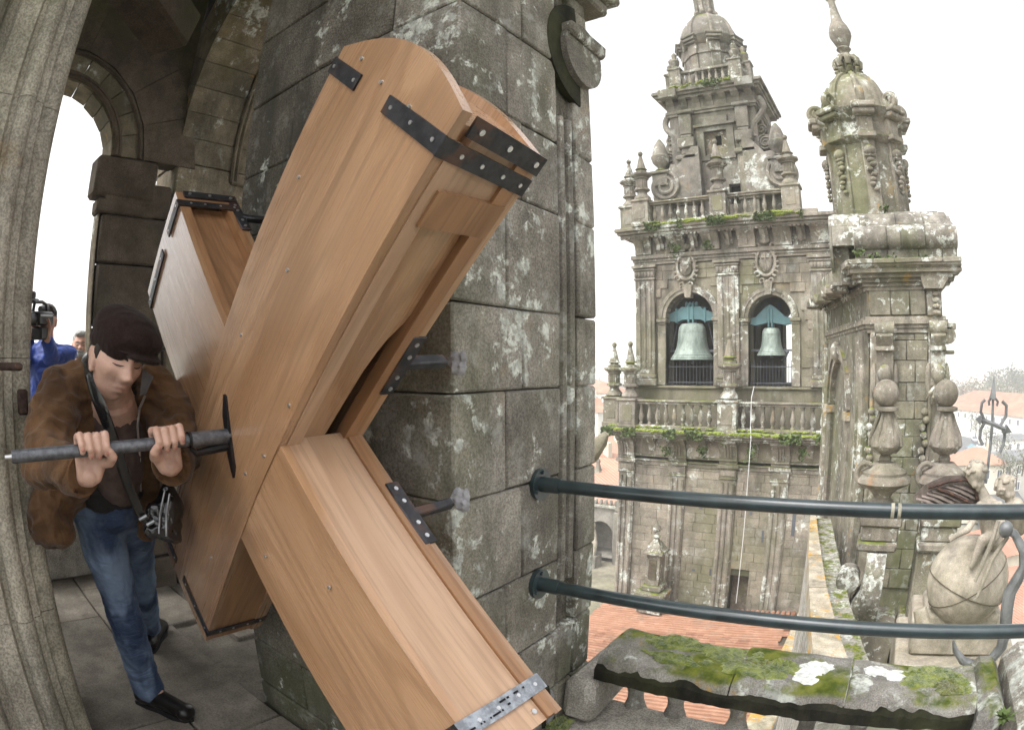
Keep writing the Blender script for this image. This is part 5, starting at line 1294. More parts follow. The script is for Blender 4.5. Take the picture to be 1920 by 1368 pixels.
def cherub(lab, pts, hair_c, hr):
    t = thing('stone_cherub', lab, 'statue', tuple(pts['hip']))
    mb = MB()
    p = pts
    mb.chain([p['hip'], p['chest']], [.15, .17]).capsule(p['chest'], p['neck'], .12, .07)
    for s_ in ('l', 'r'):
        if 'sh' + s_ in p: mb.chain([p['sh' + s_], p['el' + s_], p['ha' + s_]], [.066, .05, .036])
        if 'kn' + s_ in p: mb.chain([p['hip'], p['kn' + s_], p['ft' + s_]], [.11, .075, .042])
        if 'sh' + s_ in p: mb.capsule(p['chest'], p['sh' + s_], .12, .08)
        if 'ha' + s_ in p:
            d_ = (Vector(p['ha' + s_]) - Vector(p['el' + s_])).normalized(); sd = d_.orthogonal().normalized()
            for i in range(4): mb.capsule(Vector(p['ha' + s_]) + sd * (i - 1.5) * .022, Vector(p['ha' + s_]) + sd * (i - 1.5) * .026 + d_ * .085, .014, .011, 6)
    h = Vector(p['head']); f = Vector(p['face']).normalized()
    mb.ball(h, .15, 16, 12, (1, 1, 1.1)); mb.capsule(p['neck'], h, .06, .07)
    side = f.cross(Vector((0, 0, 1))).normalized()
    mb.capsule(h + f * .14 + Vector((0, 0, .02)), h + f * .165 + Vector((0, 0, -.03)), .018, .024, 8)
    for s_ in (-1, 1): mb.ball(h + f * .115 + side * .065 * s_ + Vector((0, 0, -.045)), .05, 8, 6); mb.ball(h + side * .145 * s_, .03, 8, 6)
    mb.ball(h + f * .125 + Vector((0, 0, -.105)), .035, 8, 6)
    smooth_blob('body', mb, .018, SC, t, 3)
    hb = MB(); rnd = random.Random(len(lab))
    for i in range(60):
        v = Vector((rnd.gauss(0, 1), rnd.gauss(0, 1), rnd.gauss(.4, .8))).normalized()
        if v.dot(f) > .45 and v.z < .5: continue
        hb.ball(h + v * .148, .045, 6, 5, (1, 1, .7))
    smooth_blob('hair', hb, .014, SC, t, 1)
    return t
G_ = lambda a, b_, y_: PY(a, b_, y_)
cherub('winged stone cherub with curly hair crouching on the globe', dict(hip=G_(1862, 1010, 7.75), chest=G_(1853, 955, 7.75), neck=G_(1840, 918, 7.75), head=G_(1829, 886, 7.75), face=(.3, -.5, -.6), shl=G_(1838, 950, 7.6), ell=G_(1815, 992, 7.45), hal=G_(1790, 1005, 7.5), shr=G_(1872, 950, 7.5), elr=G_(1880, 985, 7.35), har=G_(1868, 1010, 7.3), knl=G_(1842, 1012, 7.45), ftl=G_(1822, 1060, 7.42)), 0, 0)
cherub('second stone cherub with long wavy hair behind the globe', dict(hip=G_(1910, 985, 8.3), chest=G_(1902, 955, 8.2), neck=G_(1892, 935, 8.2), head=G_(1885, 912, 8.2), face=(.5, -.5, -.3), shl=G_(1880, 955, 8.05), ell=G_(1868, 985, 7.95), hal=G_(1850, 1000, 7.9), shr=G_(1925, 960, 8.1), elr=G_(1935, 990, 8.0), har=G_(1920, 1015, 7.9)), 0, 0)
wg = thing('bronze_wing', 'brown folded metal wing of the cherub over the globe', 'wing', tuple(G_(1800, 930, 7.7)))
def wing_poly(pts, y_, th): 
    v0 = [G_(a, b_, y_) for a, b_ in pts]
    return MB().add([(p.x, p.y, p.z) for p in v0] + [(p.x, p.y + th, p.z) for p in v0], [tuple(range(len(v0))), tuple(range(2 * len(v0) - 1, len(v0) - 1, -1))] + [(i, (i + 1) % len(v0), len(v0) + (i + 1) % len(v0), len(v0) + i) for i in range(len(v0))])
ob('wing_blade', wing_poly([(1712, 930), (1735, 908), (1770, 892), (1815, 889), (1832, 900), (1834, 920), (1832, 945), (1800, 948), (1765, 946), (1735, 944)], 7.78, .03), M['bronze_wing'], wg)
for i in range(7):
    a0 = (1718 + i * 10, 934 - i * 5); a1 = (1760 + i * 14, 948 - i * 3)
    ob('feather', MB().tube([G_(*a0, 7.76), G_((a0[0] + a1[0]) / 2, (a0[1] + a1[1]) / 2 - 3, 7.75), G_(*a1, 7.76)], [.02, .035, .03], 6, True, .4), M['bronze_wing'], wg)
for pts in (((1740, 914), (1780, 902), (1812, 899), (1826, 912), (1834, 938), (1842, 948)), ((1754, 914), (1790, 928), (1822, 944), (1838, 952))):
    ob('wing_rib', MB().tube([G_(*p, 7.72) for p in pts], .022, 8), M['rust'], wg)
ic = thing('iron_cross', 'grey iron cross finial with spear point and curled arms rising behind the cherubs', 'iron cross', tuple(G_(1848, 895, 8.0)))
WI = M['weather_iron']
c4 = lambda pts, y_=8.0: [G_(a, b_, y_) for a, b_ in pts]
ob('shaft', MB().tube(c4(((1846, 905), (1853, 868), (1860, 800), (1862, 745))), [.04, .022, .022, .018], 8), WI, ic)
ob('spear_head', MB().tube(c4(((1860, 748), (1862, 742), (1864, 704))), [.06, .055, .004], 4), WI, ic)
for pts in (((1858, 746), (1854, 752), (1855, 760)), ((1866, 746), (1871, 753), (1869, 761))): ob('spear_barb', MB().tube(c4(pts), .018, 6), WI, ic)
ob('cross_bar', MB().tube(c4(((1836, 786), (1860, 794), (1888, 806))), .032, 6), WI, ic)
for pts in (((1829, 785), (1839, 787)), ((1897, 810), (1884, 804))): ob('bar_point', MB().tube(c4(pts), [.005, .085], 4), WI, ic)
for pts in (((1847, 749), (1841, 755), (1839, 772), (1846, 788)), ((1879, 752), (1887, 760), (1886, 780), (1876, 797)), ((1846, 792), (1838, 806), (1837, 822), (1843, 834)), ((1878, 800), (1884, 815), (1881, 835), (1874, 848))):
    ob('curl', MB().tube(c4(pts), .024, 6), WI, ic)
an = thing('iron_stay', 'bent flat grey iron stay with a hooked foot in front of the globe', 'iron stay', tuple(G_(1820, 1240, 7.0)))
sp = c4(((1884, 990), (1902, 1000), (1918, 1030), (1920, 1060), (1908, 1085), (1893, 1110), (1888, 1140), (1885, 1180), (1878, 1212), (1858, 1236), (1830, 1246), (1805, 1238), (1791, 1218), (1787, 1200)), 7.0)
ob('stay_bar', MB().tube(sp, [.05, .06, .075, .095, .115, .125, .12, .115, .11, .105, .095, .08, .055, .02], 10, True, .7), WI, an)
ob('stay_knuckle', MB().ball(G_(1886, 992, 7.0), .10, 14, 10), WI, an)
for pts in (((1872, 975), (1862, 1010), (1840, 1062), (1828, 1090)), ((1890, 1005), (1862, 1045), (1845, 1085), (1832, 1120))):
    ob('drapery_strut', MB().tube(c4(pts, 7.15), [.03, .034, .036, .02], 8), SC, an)

# ================================================================== ROOFS, COURT, TOWN, HILLS
grd = tag(ob('ground', MB().add([(-9000, -9000, -27), (9000, -9000, -27), (9000, 9000, -27), (-9000, 9000, -27)], [(0, 1, 2, 3)]), M['ground']), kind='structure')
# tiled roof between us and the tower: barrel tiles lie along x
rf = thing('tiled_roof', 'orange terracotta tiled roof below the bell tower', 'roof', (-7, 21, -12))
RX0, RX1, RY0, RY1 = -12.5, -2.75, 14.0, 25.4
rz = lambda x, y_: -9.65 - (RX1 - x) * .085 - (25.4 - y_) * .02
ob('roof_deck', MB().add([(x, y_, rz(x, y_) - dz) for dz in (.06, .5) for x, y_ in ((RX0, RY0), (RX1, RY0), (RX1, RY1), (RX0, RY1))], [(0, 1, 2, 3), (7, 6, 5, 4), (0, 1, 5, 4), (1, 2, 6, 5), (2, 3, 7, 6), (3, 0, 4, 7)]), M['brown_stone'], rf)
def tile_geo(mb, x, y_, L=.46, r=.098, dz=0.0, ang=0.0, along='x'):
    n = 5; V = []
    for i, (a, rr) in enumerate(((0, r), (L, r * .86))):
        for k_ in range(n):
            t = math.pi * k_ / (n - 1)
            if along == 'x': V.append((x + a, y_ + rr * math.cos(t) + a * ang, rz(x + a, y_) + rr * 1.1 * math.sin(t) + dz - (0.0 if i == 0 else -.02)))
            else: V.append((x + rr * math.cos(t), y_ + a, rz(x, y_) + rr * math.sin(t) + dz + a * .1))
    F = [(k_, k_ + 1, n + k_ + 1, n + k_) for k_ in range(n - 1)]
    mb.add(V, F + [tuple(range(n))])
cells = []
rnd = random.Random(4)
y_ = RY0
while y_ < RY1 - .1:
    x = RX0 + rnd.uniform(0, .2)
    while x < RX1 - .4:
        cells.append((x, y_)); x += .42
    y_ += .235
cells.sort(key=lambda c_: -(c_[0] + 7) ** 2 * .02 - abs(c_[1] - 21.3) + 100 if 17.5 < c_[1] < 25.3 else 0, reverse=True)
rest = MB()
for i, (x, y_) in enumerate(cells):
    mb = MB() if i < 290 else rest
    tile_geo(mb, x, y_ + rnd.uniform(-.012, .012), dz=rnd.uniform(-.01, .012), ang=rnd.uniform(-.03, .03))
    if i < 290: ob('roof_tile', mb, M['tile'], rf)
o = ob('roof_tile_field', rest, M['tile'], rf); o['kind'] = 'stuff'
for i in range(24):                                          # upright ends of the tiles along the top edge
    mb = MB(); tile_geo(mb, -8.6 + i * .245, RY1 - .35, .5, .12, .12, 0, 'y'); ob('ridge_tile', mb, M['tile'], rf)
ob('roof_wall', MB().box((RX0 + .3, RY0 + .3, -27), (RX1 - .3, 26.2, -11)), M['grey_stone'], rf)
ob('verge_wall', MB().box((RX1 + .02, 13, -20), (RX1 + .9, 26, -9.55), .05), M['coping'], rf)
for i in range(5): ob('verge_stone', MB().box((RX1 + .0, 14 + i * 2.4, -9.55), (RX1 + .92, 16.38 + i * 2.4, -9.4), .04, .02), M['coping_orange'], rf)
# second roof nearer, seen through the balusters
rf2 = thing('lower_tiled_roof', 'lower orange tiled roof glimpsed under the mossy coping', 'roof', (-4, 12, -11))
mb = MB()
for i in range(34):
    for j in range(18):
        tile_geo(mb, -8.2 + j * .42, 6.2 + i * .235)
o = ob('roof_tile_field', mb, M['tile'], rf2); o['kind'] = 'stuff'
for o_ in (o,): o_.location = (0, 0, 0)
ob('roof_deck', MB().add([(x, y_, rz(x, y_) - dz) for dz in (.06, .5) for x, y_ in ((-8.4, 6), (-.6, 6), (-.6, 13.9), (-8.4, 13.9))], [(0, 1, 2, 3), (7, 6, 5, 4), (0, 1, 5, 4), (1, 2, 6, 5), (2, 3, 7, 6), (3, 0, 4, 7)]), M['tile'], rf2)
# stone aedicule at the foot of the tower
ae = thing('stone_aedicule', 'small pedimented stone chimney shrine at the foot of the tower', 'aedicule', tuple(PY(1228, 1110, 25.0)))
q = PY(1228, 1085, 25.0); K = 25 / 1130.
ob('body', MB().box((q.x - .34, 24.6, q.z - .2), (q.x + .34, 25.3, q.z + 1.35), .02), M['gable'], ae)
ob('base', MB().box((q.x - .62, 24.4, q.z - 1.6), (q.x + .62, 25.5, q.z - .75), .05).box((q.x - .75, 24.3, q.z - .75), (q.x + .75, 25.5, q.z - .5), .05).box((q.x - .5, 24.5, q.z - .5), (q.x + .5, 25.4, q.z - .2), .06), M['gable'], ae)
ob('cap', MB().box((q.x - .5, 24.4, q.z + 1.35), (q.x + .5, 25.4, q.z + 1.5), .03).lathe([(.6, 1.5), (.4, 1.75), (.2, 1.95), (.12, 2.05)], (q.x, 24.9, q.z), 4, R(45)), M['gable'], ae)
ob('finial', MB().lathe([(.12, 2.05), (.2, 2.15), (.08, 2.25), (.1, 2.3), (.2, 2.5), (.16, 2.65), (.05, 2.75), (.02, 2.9)], (q.x, 24.9, q.z), 10), M['gable'], ae)
ob('niche_panel', MB().box((q.x - .2, 24.57, q.z + .1), (q.x + .2, 24.6, q.z + 1.1), .01), M['brown_stone'], ae)
# gargoyle sticking out past the pier
gg = thing('mossy_gargoyle', 'green mossy stone gargoyle jutting out past the pier', 'gargoyle', (-1.9, 7.2, .0))
g0, g1, g2, g3 = (PY(1088, 860, 7.5), PY(1110, 850, 7.5), PY(1128, 826, 7.4), PY(1137, 812, 7.4))
ob('spout', MB().tube([g0, g1, g2, g3], [.16, .15, .11, .05], 10, True, .8), M['court'], gg)
lm = lumpy('moss_cushion', g1.x + .02, g1.y, g1.z + .12, .2, .12, .04, M['moss'], gg, 77); lm['kind'] = 'stuff'
# cloister gallery and court beyond the tower
cl = thing('cloister_gallery', 'grey stone cloister arcade with a tiled roof below the houses', 'arcade', (-30, 60, -18))
CY = 52.0
q = PY(1126, 985, CY); zc = PY(1126, 1050, CY).z; zt = PY(1126, 950, CY).z
rr = abs(PY(1150, 985, CY).x - PY(1104, 985, CY).x) / 2
sp_ = q.z - .4
holes = [arch_hole(q.x + i * (2 * rr + 2.0), rr, sp_ - rr * .35, zc + .4, 12) for i in range(-2, 2)]
xa, xb = q.x - 14, q.x + 10
ob('arcade_wall', MB().plate([(xa, zc - 2), (xb, zc - 2), (xb, zt), (xa, zt)], holes, XZ, CY, CY + .8), M['grey_stone'], cl)
ob('back_wall', MB().box((xa, CY + 3.2, zc - 2), (xb, CY + 3.6, zt)), M['grey_stone'], cl)
ob('gallery_floor', MB().box((xa, CY, zc - 2), (xb, CY + 3.3, zc + .35)), M['grey_stone'], cl)
ob('cornice', MB().box((xa, CY - .35, zt), (xb, CY + 1, zt + .3), .05), M['coping'], cl)
for i in range(22): ob('crest_stone', MB().box((q.x - 4 + i * .55, CY - .2, zt + .3), (q.x - 3.68 + i * .55, CY + .1, zt + .85), .08), M['grey_stone'], cl)
ob('buttress', MB().box((q.x + rr + .35, CY - .7, zc - 2), (q.x + rr + 1.25, CY, zt - .2), .08).lathe([(.5, zt), (.35, zt + .4), (.3, zt + 1.2), (.1, zt + 1.9)], (q.x + rr + .8, CY - .3, 0), 4, R(45)), M['grey_stone'], cl)
ob('roof', MB().add([(xa, CY + .2, zt + .35), (xb, CY + .2, zt + .35), (xb, CY + 9, zt + 3.4), (xa, CY + 9, zt + 3.4), (xa, CY + .2, zt + .1), (xb, CY + .2, zt + .1), (xb, CY + 9, zt + .1), (xa, CY + 9, zt + .1)], [(0, 1, 2, 3), (7, 6, 5, 4), (0, 1, 5, 4), (1, 2, 6, 5), (2, 3, 7, 6), (3, 0, 4, 7)]), M['far_roof'], cl)
pn = PY(1121, 905, CY + 6)
ob('roof_pinnacle', MB().lathe([(.7, -1.5), (.7, .6), (.85, .7), (.6, .9), (.2, 2.2), (.3, 2.4), (.05, 2.8)], tuple(pn), 4, R(45)), M['grey_stone'], cl)
tag(ob('courtyard', MB().box((-44, 27, -26), (-9, CY + .0, zc + .02)), M['court']), kind='structure')
st = thing('courtyard_statue', 'pale weathered statue standing in the courtyard arch', 'statue', tuple(PY(1108, 1010, CY - 2)))
mb = MB(); q = PY(1108, 1008, CY - 2)
mb.chain([q + Vector((0, 0, -1.6)), q + Vector((.1, 0, -.6)), q + Vector((.05, 0, .6))], [.55, .5, .5]).ball(q + Vector((.1, -.1, 1.3)), .42).capsule(q + Vector((.4, -.1, .5)), q + Vector((.75, -.4, -.5)), .25, .2).capsule(q + Vector((.75, -.4, -.5)), q + Vector((.6, -.5, -2)), .2, .12)
smooth_blob('body', mb, .1, M['sculpt'], st, 2)
ob('plinth', MB().box((q.x - .8, q.y - .7, zc), (q.x + .9, q.y + .7, q.z - 1.6), .05), M['grey_stone'], st)

WALLM = [M['white_paint'], M['cream_paint'], M['grey_paint']]
def house(x, y_, zb, w, d, h, rh, rot, lab, group=None, wm=0, hip=True, wins=0, rows=2, roof='far_roof', cat='house', chim=True):
    t = thing('house', lab, cat, (x, y_, zb), group)
    t.rotation_euler = (0, 0, rot)
    def pt(nm, mb, mat, par=None):
        o = bpy.data.objects.new(nm, mb if isinstance(mb, bpy.types.Mesh) else mb.mesh(nm))
        if not o.data.materials: o.data.materials.append(mat)
        COL.objects.link(o); o.parent = par or t; return o
    pt('wall', MB().box((-w / 2, -d / 2, -6), (w / 2, d / 2, h)), WALLM[wm])
    e = .5
    if hip:
        k_ = min(w, d) / 2
        V = [(-w / 2 - e, -d / 2 - e, h), (w / 2 + e, -d / 2 - e, h), (w / 2 + e, d / 2 + e, h), (-w / 2 - e, d / 2 + e, h)]
        V += [(-w / 2 + k_, 0, h + rh), (w / 2 - k_ + .01, 0, h + rh)] if w >= d else [(0, -d / 2 + k_, h + rh), (0, d / 2 - k_ + .01, h + rh)]
        F = [(0, 1, 5, 4), (1, 2, 5), (2, 3, 4, 5), (3, 0, 4), (3, 2, 1, 0)] if w >= d else [(0, 1, 4), (1, 2, 5, 4), (2, 3, 5), (3, 0, 4, 5), (3, 2, 1, 0)]
    else:
        V = [(-w / 2 - e, -d / 2 - e, h), (w / 2 + e, -d / 2 - e, h), (w / 2 + e, d / 2 + e, h), (-w / 2 - e, d / 2 + e, h), (-w / 2 - e, 0, h + rh), (w / 2 + e, 0, h + rh)]
        F = [(0, 1, 5, 4), (1, 2, 5), (2, 3, 4, 5), (3, 0, 4), (3, 2, 1, 0)]
    rfo = pt('roof', MB().add(V, F), M[roof])
    if chim: pt('chimney', MB().box((w * .2, -.4, h), (w * .2 + .9, .4, h + rh + .8)), WALLM[wm], rfo)
    if wins:
        for r_ in range(rows):
            for i in range(wins):
                xx = -w / 2 + (i + .5) * w / wins; z0 = h - 2.6 - r_ * 3.0
                wf = pt('window', MB().box((xx - .6, -d / 2 - .06, z0), (xx + .6, -d / 2 + .1, z0 + 1.7)), M['white_paint'])
                pt('pane', MB().box((xx - .48, -d / 2 - .09, z0 + .12), (xx - .05, -d / 2 - .05, z0 + 1.58)), M['pane'], wf)
                pt('pane', MB().box((xx + .05, -d / 2 - .09, z0 + .12), (xx + .48, -d / 2 - .05, z0 + 1.58)), M['pane'], wf)
    return t
def hz(px_, py_, D):                                       # ground point of a bearing at a distance
    d_ = ray(px_, py_); k_ = D / math.hypot(d_.x, d_.y); return EYE + d_ * k_
# houses glimpsed between the pier and the tower
for px_, py_, D, w, d, h, rh, rot, lab, wm, wins, rows in (
        (1117, 800, 120, 11, 9, 7, 2.2, -.35, 'white three storey house with rows of windows left of the tower balustrade', 0, 5, 3),
        (1098, 790, 135, 9, 9, 8, 2.2, -.2, 'white house with a red hipped roof close to the granite pier', 0, 4, 3),
        (1135, 762, 165, 13, 9, 8, 2.4, -.5, 'cream house with a terracotta roof behind the stone pinnacles', 1, 5, 2),
        (1108, 745, 210, 16, 10, 8, 2.5, -.3, 'grey house with a broad red roof above the white houses', 2, 6, 2),
        (1140, 868, 92, 12, 9, 4, 2.4, -.6, 'old house with a brownish tiled roof below the mossy gargoyle', 1, 0, 0),
        (1112, 890, 78, 10, 9, 3, 2.2, -.25, 'low house with a pale pink tiled roof behind the cloister', 1, 0, 0),
        (1140, 920, 70, 8, 6, 3, 1.6, -.4, 'small white gabled annexe beside the cloister roof', 0, 0, 0)):
    q = hz(px_, py_, D)
    house(q.x, q.y, q.z - h * .5, w, d, h, rh, rot, lab, None, wm, True, wins, rows)
# to the right: long barracks-like block, cream pavilion, grey terrace, road
A_, B_ = hz(1790, 815, 240), hz(2010, 845, 190)
ln = (B_ - A_); ang = math.atan2(ln.y, ln.x); mid = (A_ + B_) / 2
house(mid.x, mid.y, -22.5, ln.length, 26, 9.0, 6, ang, 'long white building with a huge pinkish tiled roof beyond the iron cross', None, 0, True, 16, 1, cat='building')
q = hz(1826, 905, 118); house(q.x, q.y, q.z - .5, 11, 9, 4.6, 2.6, .1, 'cream pavilion with an orange hipped roof behind the ball finial', None, 1, True, 4, 1)
q = hz(1905, 912, 125); house(q.x, q.y, q.z - 1, 14, 10, 7.0, 1.2, .3, 'grey stone terrace house with slate roof at the edge of the view', None, 2, True, 5, 2, 'slate')
q = hz(1900, 835, 175); house(q.x, q.y, q.z - 3, 14, 8, 5, 1.2, .15, 'white flat fronted house in front of the long building', None, 0, True, 5, 1, 'slate')
q = hz(1905, 1120, 62); house(q.x, q.y, q.z - 8, 16, 16, 8, 3.5, .2, 'house under a pink tiled roof seen past the stone globe', None, 0, True, 0, 0)
q = hz(1900, 1010, 80); house(q.x, q.y, q.z - 8, 13, 10, 8, 2.5, .5, 'house under an orange roof beside the second cherub', None, 1, True, 0, 0)
rd = [hz(1785, 790, 260), hz(1805, 830, 200), hz(1838, 880, 150), hz(1880, 960, 100)]
mb = MB(); V = []
for p in rd: V += [(p.x - 3.5, p.y, -26.9 + 3 * (p.y < 0)), (p.x + 4.5, p.y, -26.9)]
for i, p in enumerate(rd): V[2 * i] = (p.x - 3.5, p.y, p.z + .3); V[2 * i + 1] = (p.x + 5.5, p.y, p.z + .3)
mb.add(V + [(x, y_, z - 4) for x, y_, z in V], [(0, 1, 3, 2), (2, 3, 5, 4), (4, 5, 7, 6), (8, 10, 11, 9), (10, 12, 13, 11), (12, 14, 15, 13), (0, 2, 10, 8), (2, 4, 12, 10), (4, 6, 14, 12), (1, 9, 11, 3), (3, 11, 13, 5), (5, 13, 15, 7), (0, 8, 9, 1), (6, 7, 15, 14)])
tag(ob('road', mb, M['road']), kind='structure')
aw = thing('market_canopy', 'long blue green canopy beside the road below the iron cross', 'canopy', tuple(hz(1845, 855, 150)))
a_, b_ = hz(1812, 838, 165), hz(1885, 882, 128)
ob('canopy_sheet', MB().add([(a_.x, a_.y, a_.z), (b_.x, b_.y, b_.z), (b_.x + 2, b_.y + 3, b_.z + .6), (a_.x + 2, a_.y + 3, a_.z + .6)] + [(a_.x, a_.y, a_.z - .3), (b_.x, b_.y, b_.z - .3), (b_.x + 2, b_.y + 3, b_.z + .3), (a_.x + 2, a_.y + 3, a_.z + .3)], [(0, 1, 2, 3), (7, 6, 5, 4), (0, 1, 5, 4), (1, 2, 6, 5), (2, 3, 7, 6), (3, 0, 4, 7)]), M['pool'], aw)
for f_ in (.05, .5, .95):
    p = a_ + (b_ - a_) * f_; ob('canopy_post', MB().box((p.x, p.y, p.z - 6), (p.x + .3, p.y + .3, p.z)), M['grey_paint'], aw)
# hazy rows of town houses
rnd = random.Random(12)
far_lab = {0: 'pale far town house under a red roof in the haze', 1: 'far cream town block with a flat white roof in the haze', 2: 'far grey town building half lost in the haze'}
n = 0
for az0, az1, cnt in ((6.8, 16.0, 150), (-30.5, -23.5, 44)):
    for i in range(cnt):
        D = 280 * (5.2 ** rnd.random()) if az0 > 0 else 240 * (5 ** rnd.random())
        a_ = R(rnd.uniform(az0, az1)); x, y_ = D * math.sin(a_), D * math.cos(a_)
        zb = -27 + (max(0, D - 500) * .016) + (max(0, D - 250) * .02 if az0 < 0 else 0)
        ty = rnd.choice((0, 0, 0, 1, 2))
        w, d = rnd.uniform(9, 22), rnd.uniform(8, 13)
        house(x, y_, zb, w, d, rnd.uniform(6, 11) * (1.5 if ty == 2 else 1), rnd.uniform(1.8, 3.2) if ty == 0 else .3, rnd.uniform(-.7, .7), far_lab[ty], 'hazy town houses, ' + ('red roofed', 'cream flat roofed', 'grey')[ty], {0: 0, 1: 1, 2: 2}[ty], True, 0, 0, 'far_roof' if ty == 0 else 'slate', chim=False); n += 1
# trees
def tree(p, h, r, mat, lab, group, seed, n=420):
    rnd = random.Random(seed); t = thing('tree', lab, 'tree', tuple(p), group)
    tm = MB().tube([p, p + Vector((.1, 0, h * .35)), p + Vector((-.1, .1, h * .7))], [h * .035, h * .025, h * .01], 7)
    for k_ in range(5):
        a_ = rnd.uniform(0, 6.28); tm.tube([p + Vector((0, 0, h * (.3 + .07 * k_))), p + Vector((math.cos(a_) * r * .7, math.sin(a_) * r * .7, h * (.5 + .09 * k_)))], [h * .015, h * .004], 5)
    ob('trunk', tm, M['bark'], t)
    mb = MB()
    cl_ = [(Vector((rnd.gauss(0, .42) * r, rnd.gauss(0, .42) * r, h * rnd.uniform(.42, .95))), r * rnd.uniform(.25, .5)) for _ in range(14)]
    for i in range(n):
        c_, cr_ = rnd.choice(cl_)
        q = p + c_ + Vector((rnd.gauss(0, 1), rnd.gauss(0, 1), rnd.gauss(0, .8))) * cr_ * .55
        s_ = h * rnd.uniform(.025, .05); u = Vector((rnd.uniform(-1, 1), rnd.uniform(-1, 1), rnd.uniform(-1, 1))).normalized() * s_; v = u.orthogonal().normalized() * s_ * .8
        mb.add([q - u, q + v, q + u, q - v], [(0, 1, 2, 3)])
    ob('crown', mb, mat, t)
for i, (px_, py_, D, h, r, mt) in enumerate(((1868, 742, 330, 17, 9, 'leaf_dark'), (1888, 738, 340, 19, 10, 'leaf_dark'), (1905, 742, 320, 17, 9, 'leaf_dark'), (1918, 740, 330, 18, 9, 'leaf_dark'))):
    tree(hz(px_, py_ + 18, D), h, r, M[mt], ('dark evergreen tree in the clump beyond the long roof, behind the spear point', 'tallest dark evergreen tree in the clump beyond the long roof', 'third dark evergreen tree of the clump beyond the long roof', 'outermost dark evergreen tree of the clump beyond the long roof')[i], 'dark evergreens beyond the long roof', 20 + i)
for i in range(16):
    px_ = 1785 + i * 9; q = hz(px_, 765 + rnd.uniform(-8, 6), rnd.uniform(255, 290))
    tree(q, rnd.uniform(8, 12), rnd.uniform(4.5, 6.5), M['leaf'], 'bare greyish green winter tree in the row behind the long roof', 'winter trees behind the long roof', 50 + i, 160)
for i in range(9):
    q = hz(1782 + i * 8, 800 + i * 9, 215 - i * 9); q.x += 6
    tree(q, 6, 3, M['leaf'], 'small pollarded street tree beside the road to the long building', 'street trees beside the road', 90 + i, 90)
for i in range(7):
    q = hz(1880 + i * 12, 892 + (i % 3) * 10, 112 - i * 3)
    tree(q, 4.5, 3, M['leaf'], 'low green garden bush between the pavilion and the cherubs', 'garden bushes below the pavilion', 120 + i, 120)
# parked cars on the road
for i in range(6):
    q = rd[0].lerp(rd[2], .15 + .14 * i) + Vector((3.6, 0, .35)); t = thing('parked_car', 'tiny pale parked car in the row along the road', 'car', tuple(q), 'cars parked along the road')
    ob('car_body', MB().box((q.x - .85, q.y - 2.1, q.z + .3), (q.x + .85, q.y + 2.1, q.z + .85), .15), M['car'], t); ob('cabin', MB().prism([(-1.2, .85), (-.7, 1.4), (.9, 1.4), (1.5, .85)], lambda p, q_, w: (q.x + w, q.y + p, q.z + q_), -.7, .7), M['pane'], t)
    for sx in (-.8, .8):
        for sy in (-1.3, 1.3): ob('wheel', MB().tube([(q.x + sx - .1, q.y + sy, q.z + .32), (q.x + sx + .1, q.y + sy, q.z + .32)], .32, 10), M['pane'], t)
# hills
def hill(nm, az0, az1, D0, D1, zf, seed):
    V, n, m = [], 40, 14
    for i in range(n + 1):
        a_ = R(az0 + (az1 - az0) * i / n)
        for j in range(m + 1):
            D = D0 + (D1 - D0) * j / m
            e = max(0, math.sin(math.pi * min(1, .12 + j / m * .6)))
            k_ = min(1, j / m * 1.6)
            V.append((D * math.sin(a_), D * math.cos(a_), -27 + (zf(math.degrees(a_)) * (1 + .12 * mnoise.noise(Vector((i * .22, j * .3, seed)))) + 27) * k_ ** 1.3))
    F = [(i * (m + 1) + j, (i + 1) * (m + 1) + j, (i + 1) * (m + 1) + j + 1, i * (m + 1) + j + 1) for i in range(n) for j in range(m)]
    tag(ob(nm, MB().add(V, F), M['hill']), kind='structure')
hill('hill', -40, -14, 700, 1500, lambda a: 1500 * math.tan(R(-.2 + 3.2 * max(0, min(1, (a + 28.5) / 6.5)))), 1)
hill('distant_hill', 2, 24, 1700, 3000, lambda a: 3000 * math.tan(R(.85 + .25 * math.sin(a * .9))), 2)
# the air: one closed box of pale haze round camera, buildings and hills
g = G('haze air')
pv = g.a('VolumePrincipled')
pv.inputs['Color'].default_value = (1, 1, 1, 1); pv.inputs['Density'].default_value = .0012; pv.inputs['Anisotropy'].default_value = .0
g.t.links.new(pv.outputs[0], g.out.inputs['Volume'])
hzo = tag(ob('haze', MB().box((-3300, -60, -28), (3300, 3400, 120)), g.m), kind='stuff')

# ================================================================== PEOPLE
g = G('skin'); p = g.obj()
c = g.mix(g.ss(g.noise(p, 14, 4), .35, .65), (.47, .25, .175), (.58, .34, .25))
M['skin'] = g.fin(c, .5, g.noise(p, 260, 3), .0006, spec=.4)
M['skin'].node_tree.nodes['Principled BSDF'].inputs['Subsurface Weight'].default_value = .12
M['skin'].node_tree.nodes['Principled BSDF'].inputs['Subsurface Radius'].default_value = (.012, .005, .003)
M['lip'] = flatm('lips', (.38, .17, .135), .5, 0, .1, 40)
M['stubble'] = flatm('shaved hair shadow', (.10, .075, .06), .8, 0, .3, 200)
M['hair'] = flatm('dark hair', (.022, .016, .013), .6, 0, .4, 90, .6, .003)
M['grey_hair'] = flatm('grey hair', (.30, .29, .27), .7, 0, .3, 90, .6, .003)
M['eye'] = flatm('eye', (.05, .04, .035), .2)
g = G('brown suede'); p = g.obj()
n = g.noise(p, 7, 5, .65, .6); f_ = g.noise(p, 160, 3, .6)
c = g.mix(g.ss(n, .33, .68), (.055, .028, .013), (.135, .072, .034))
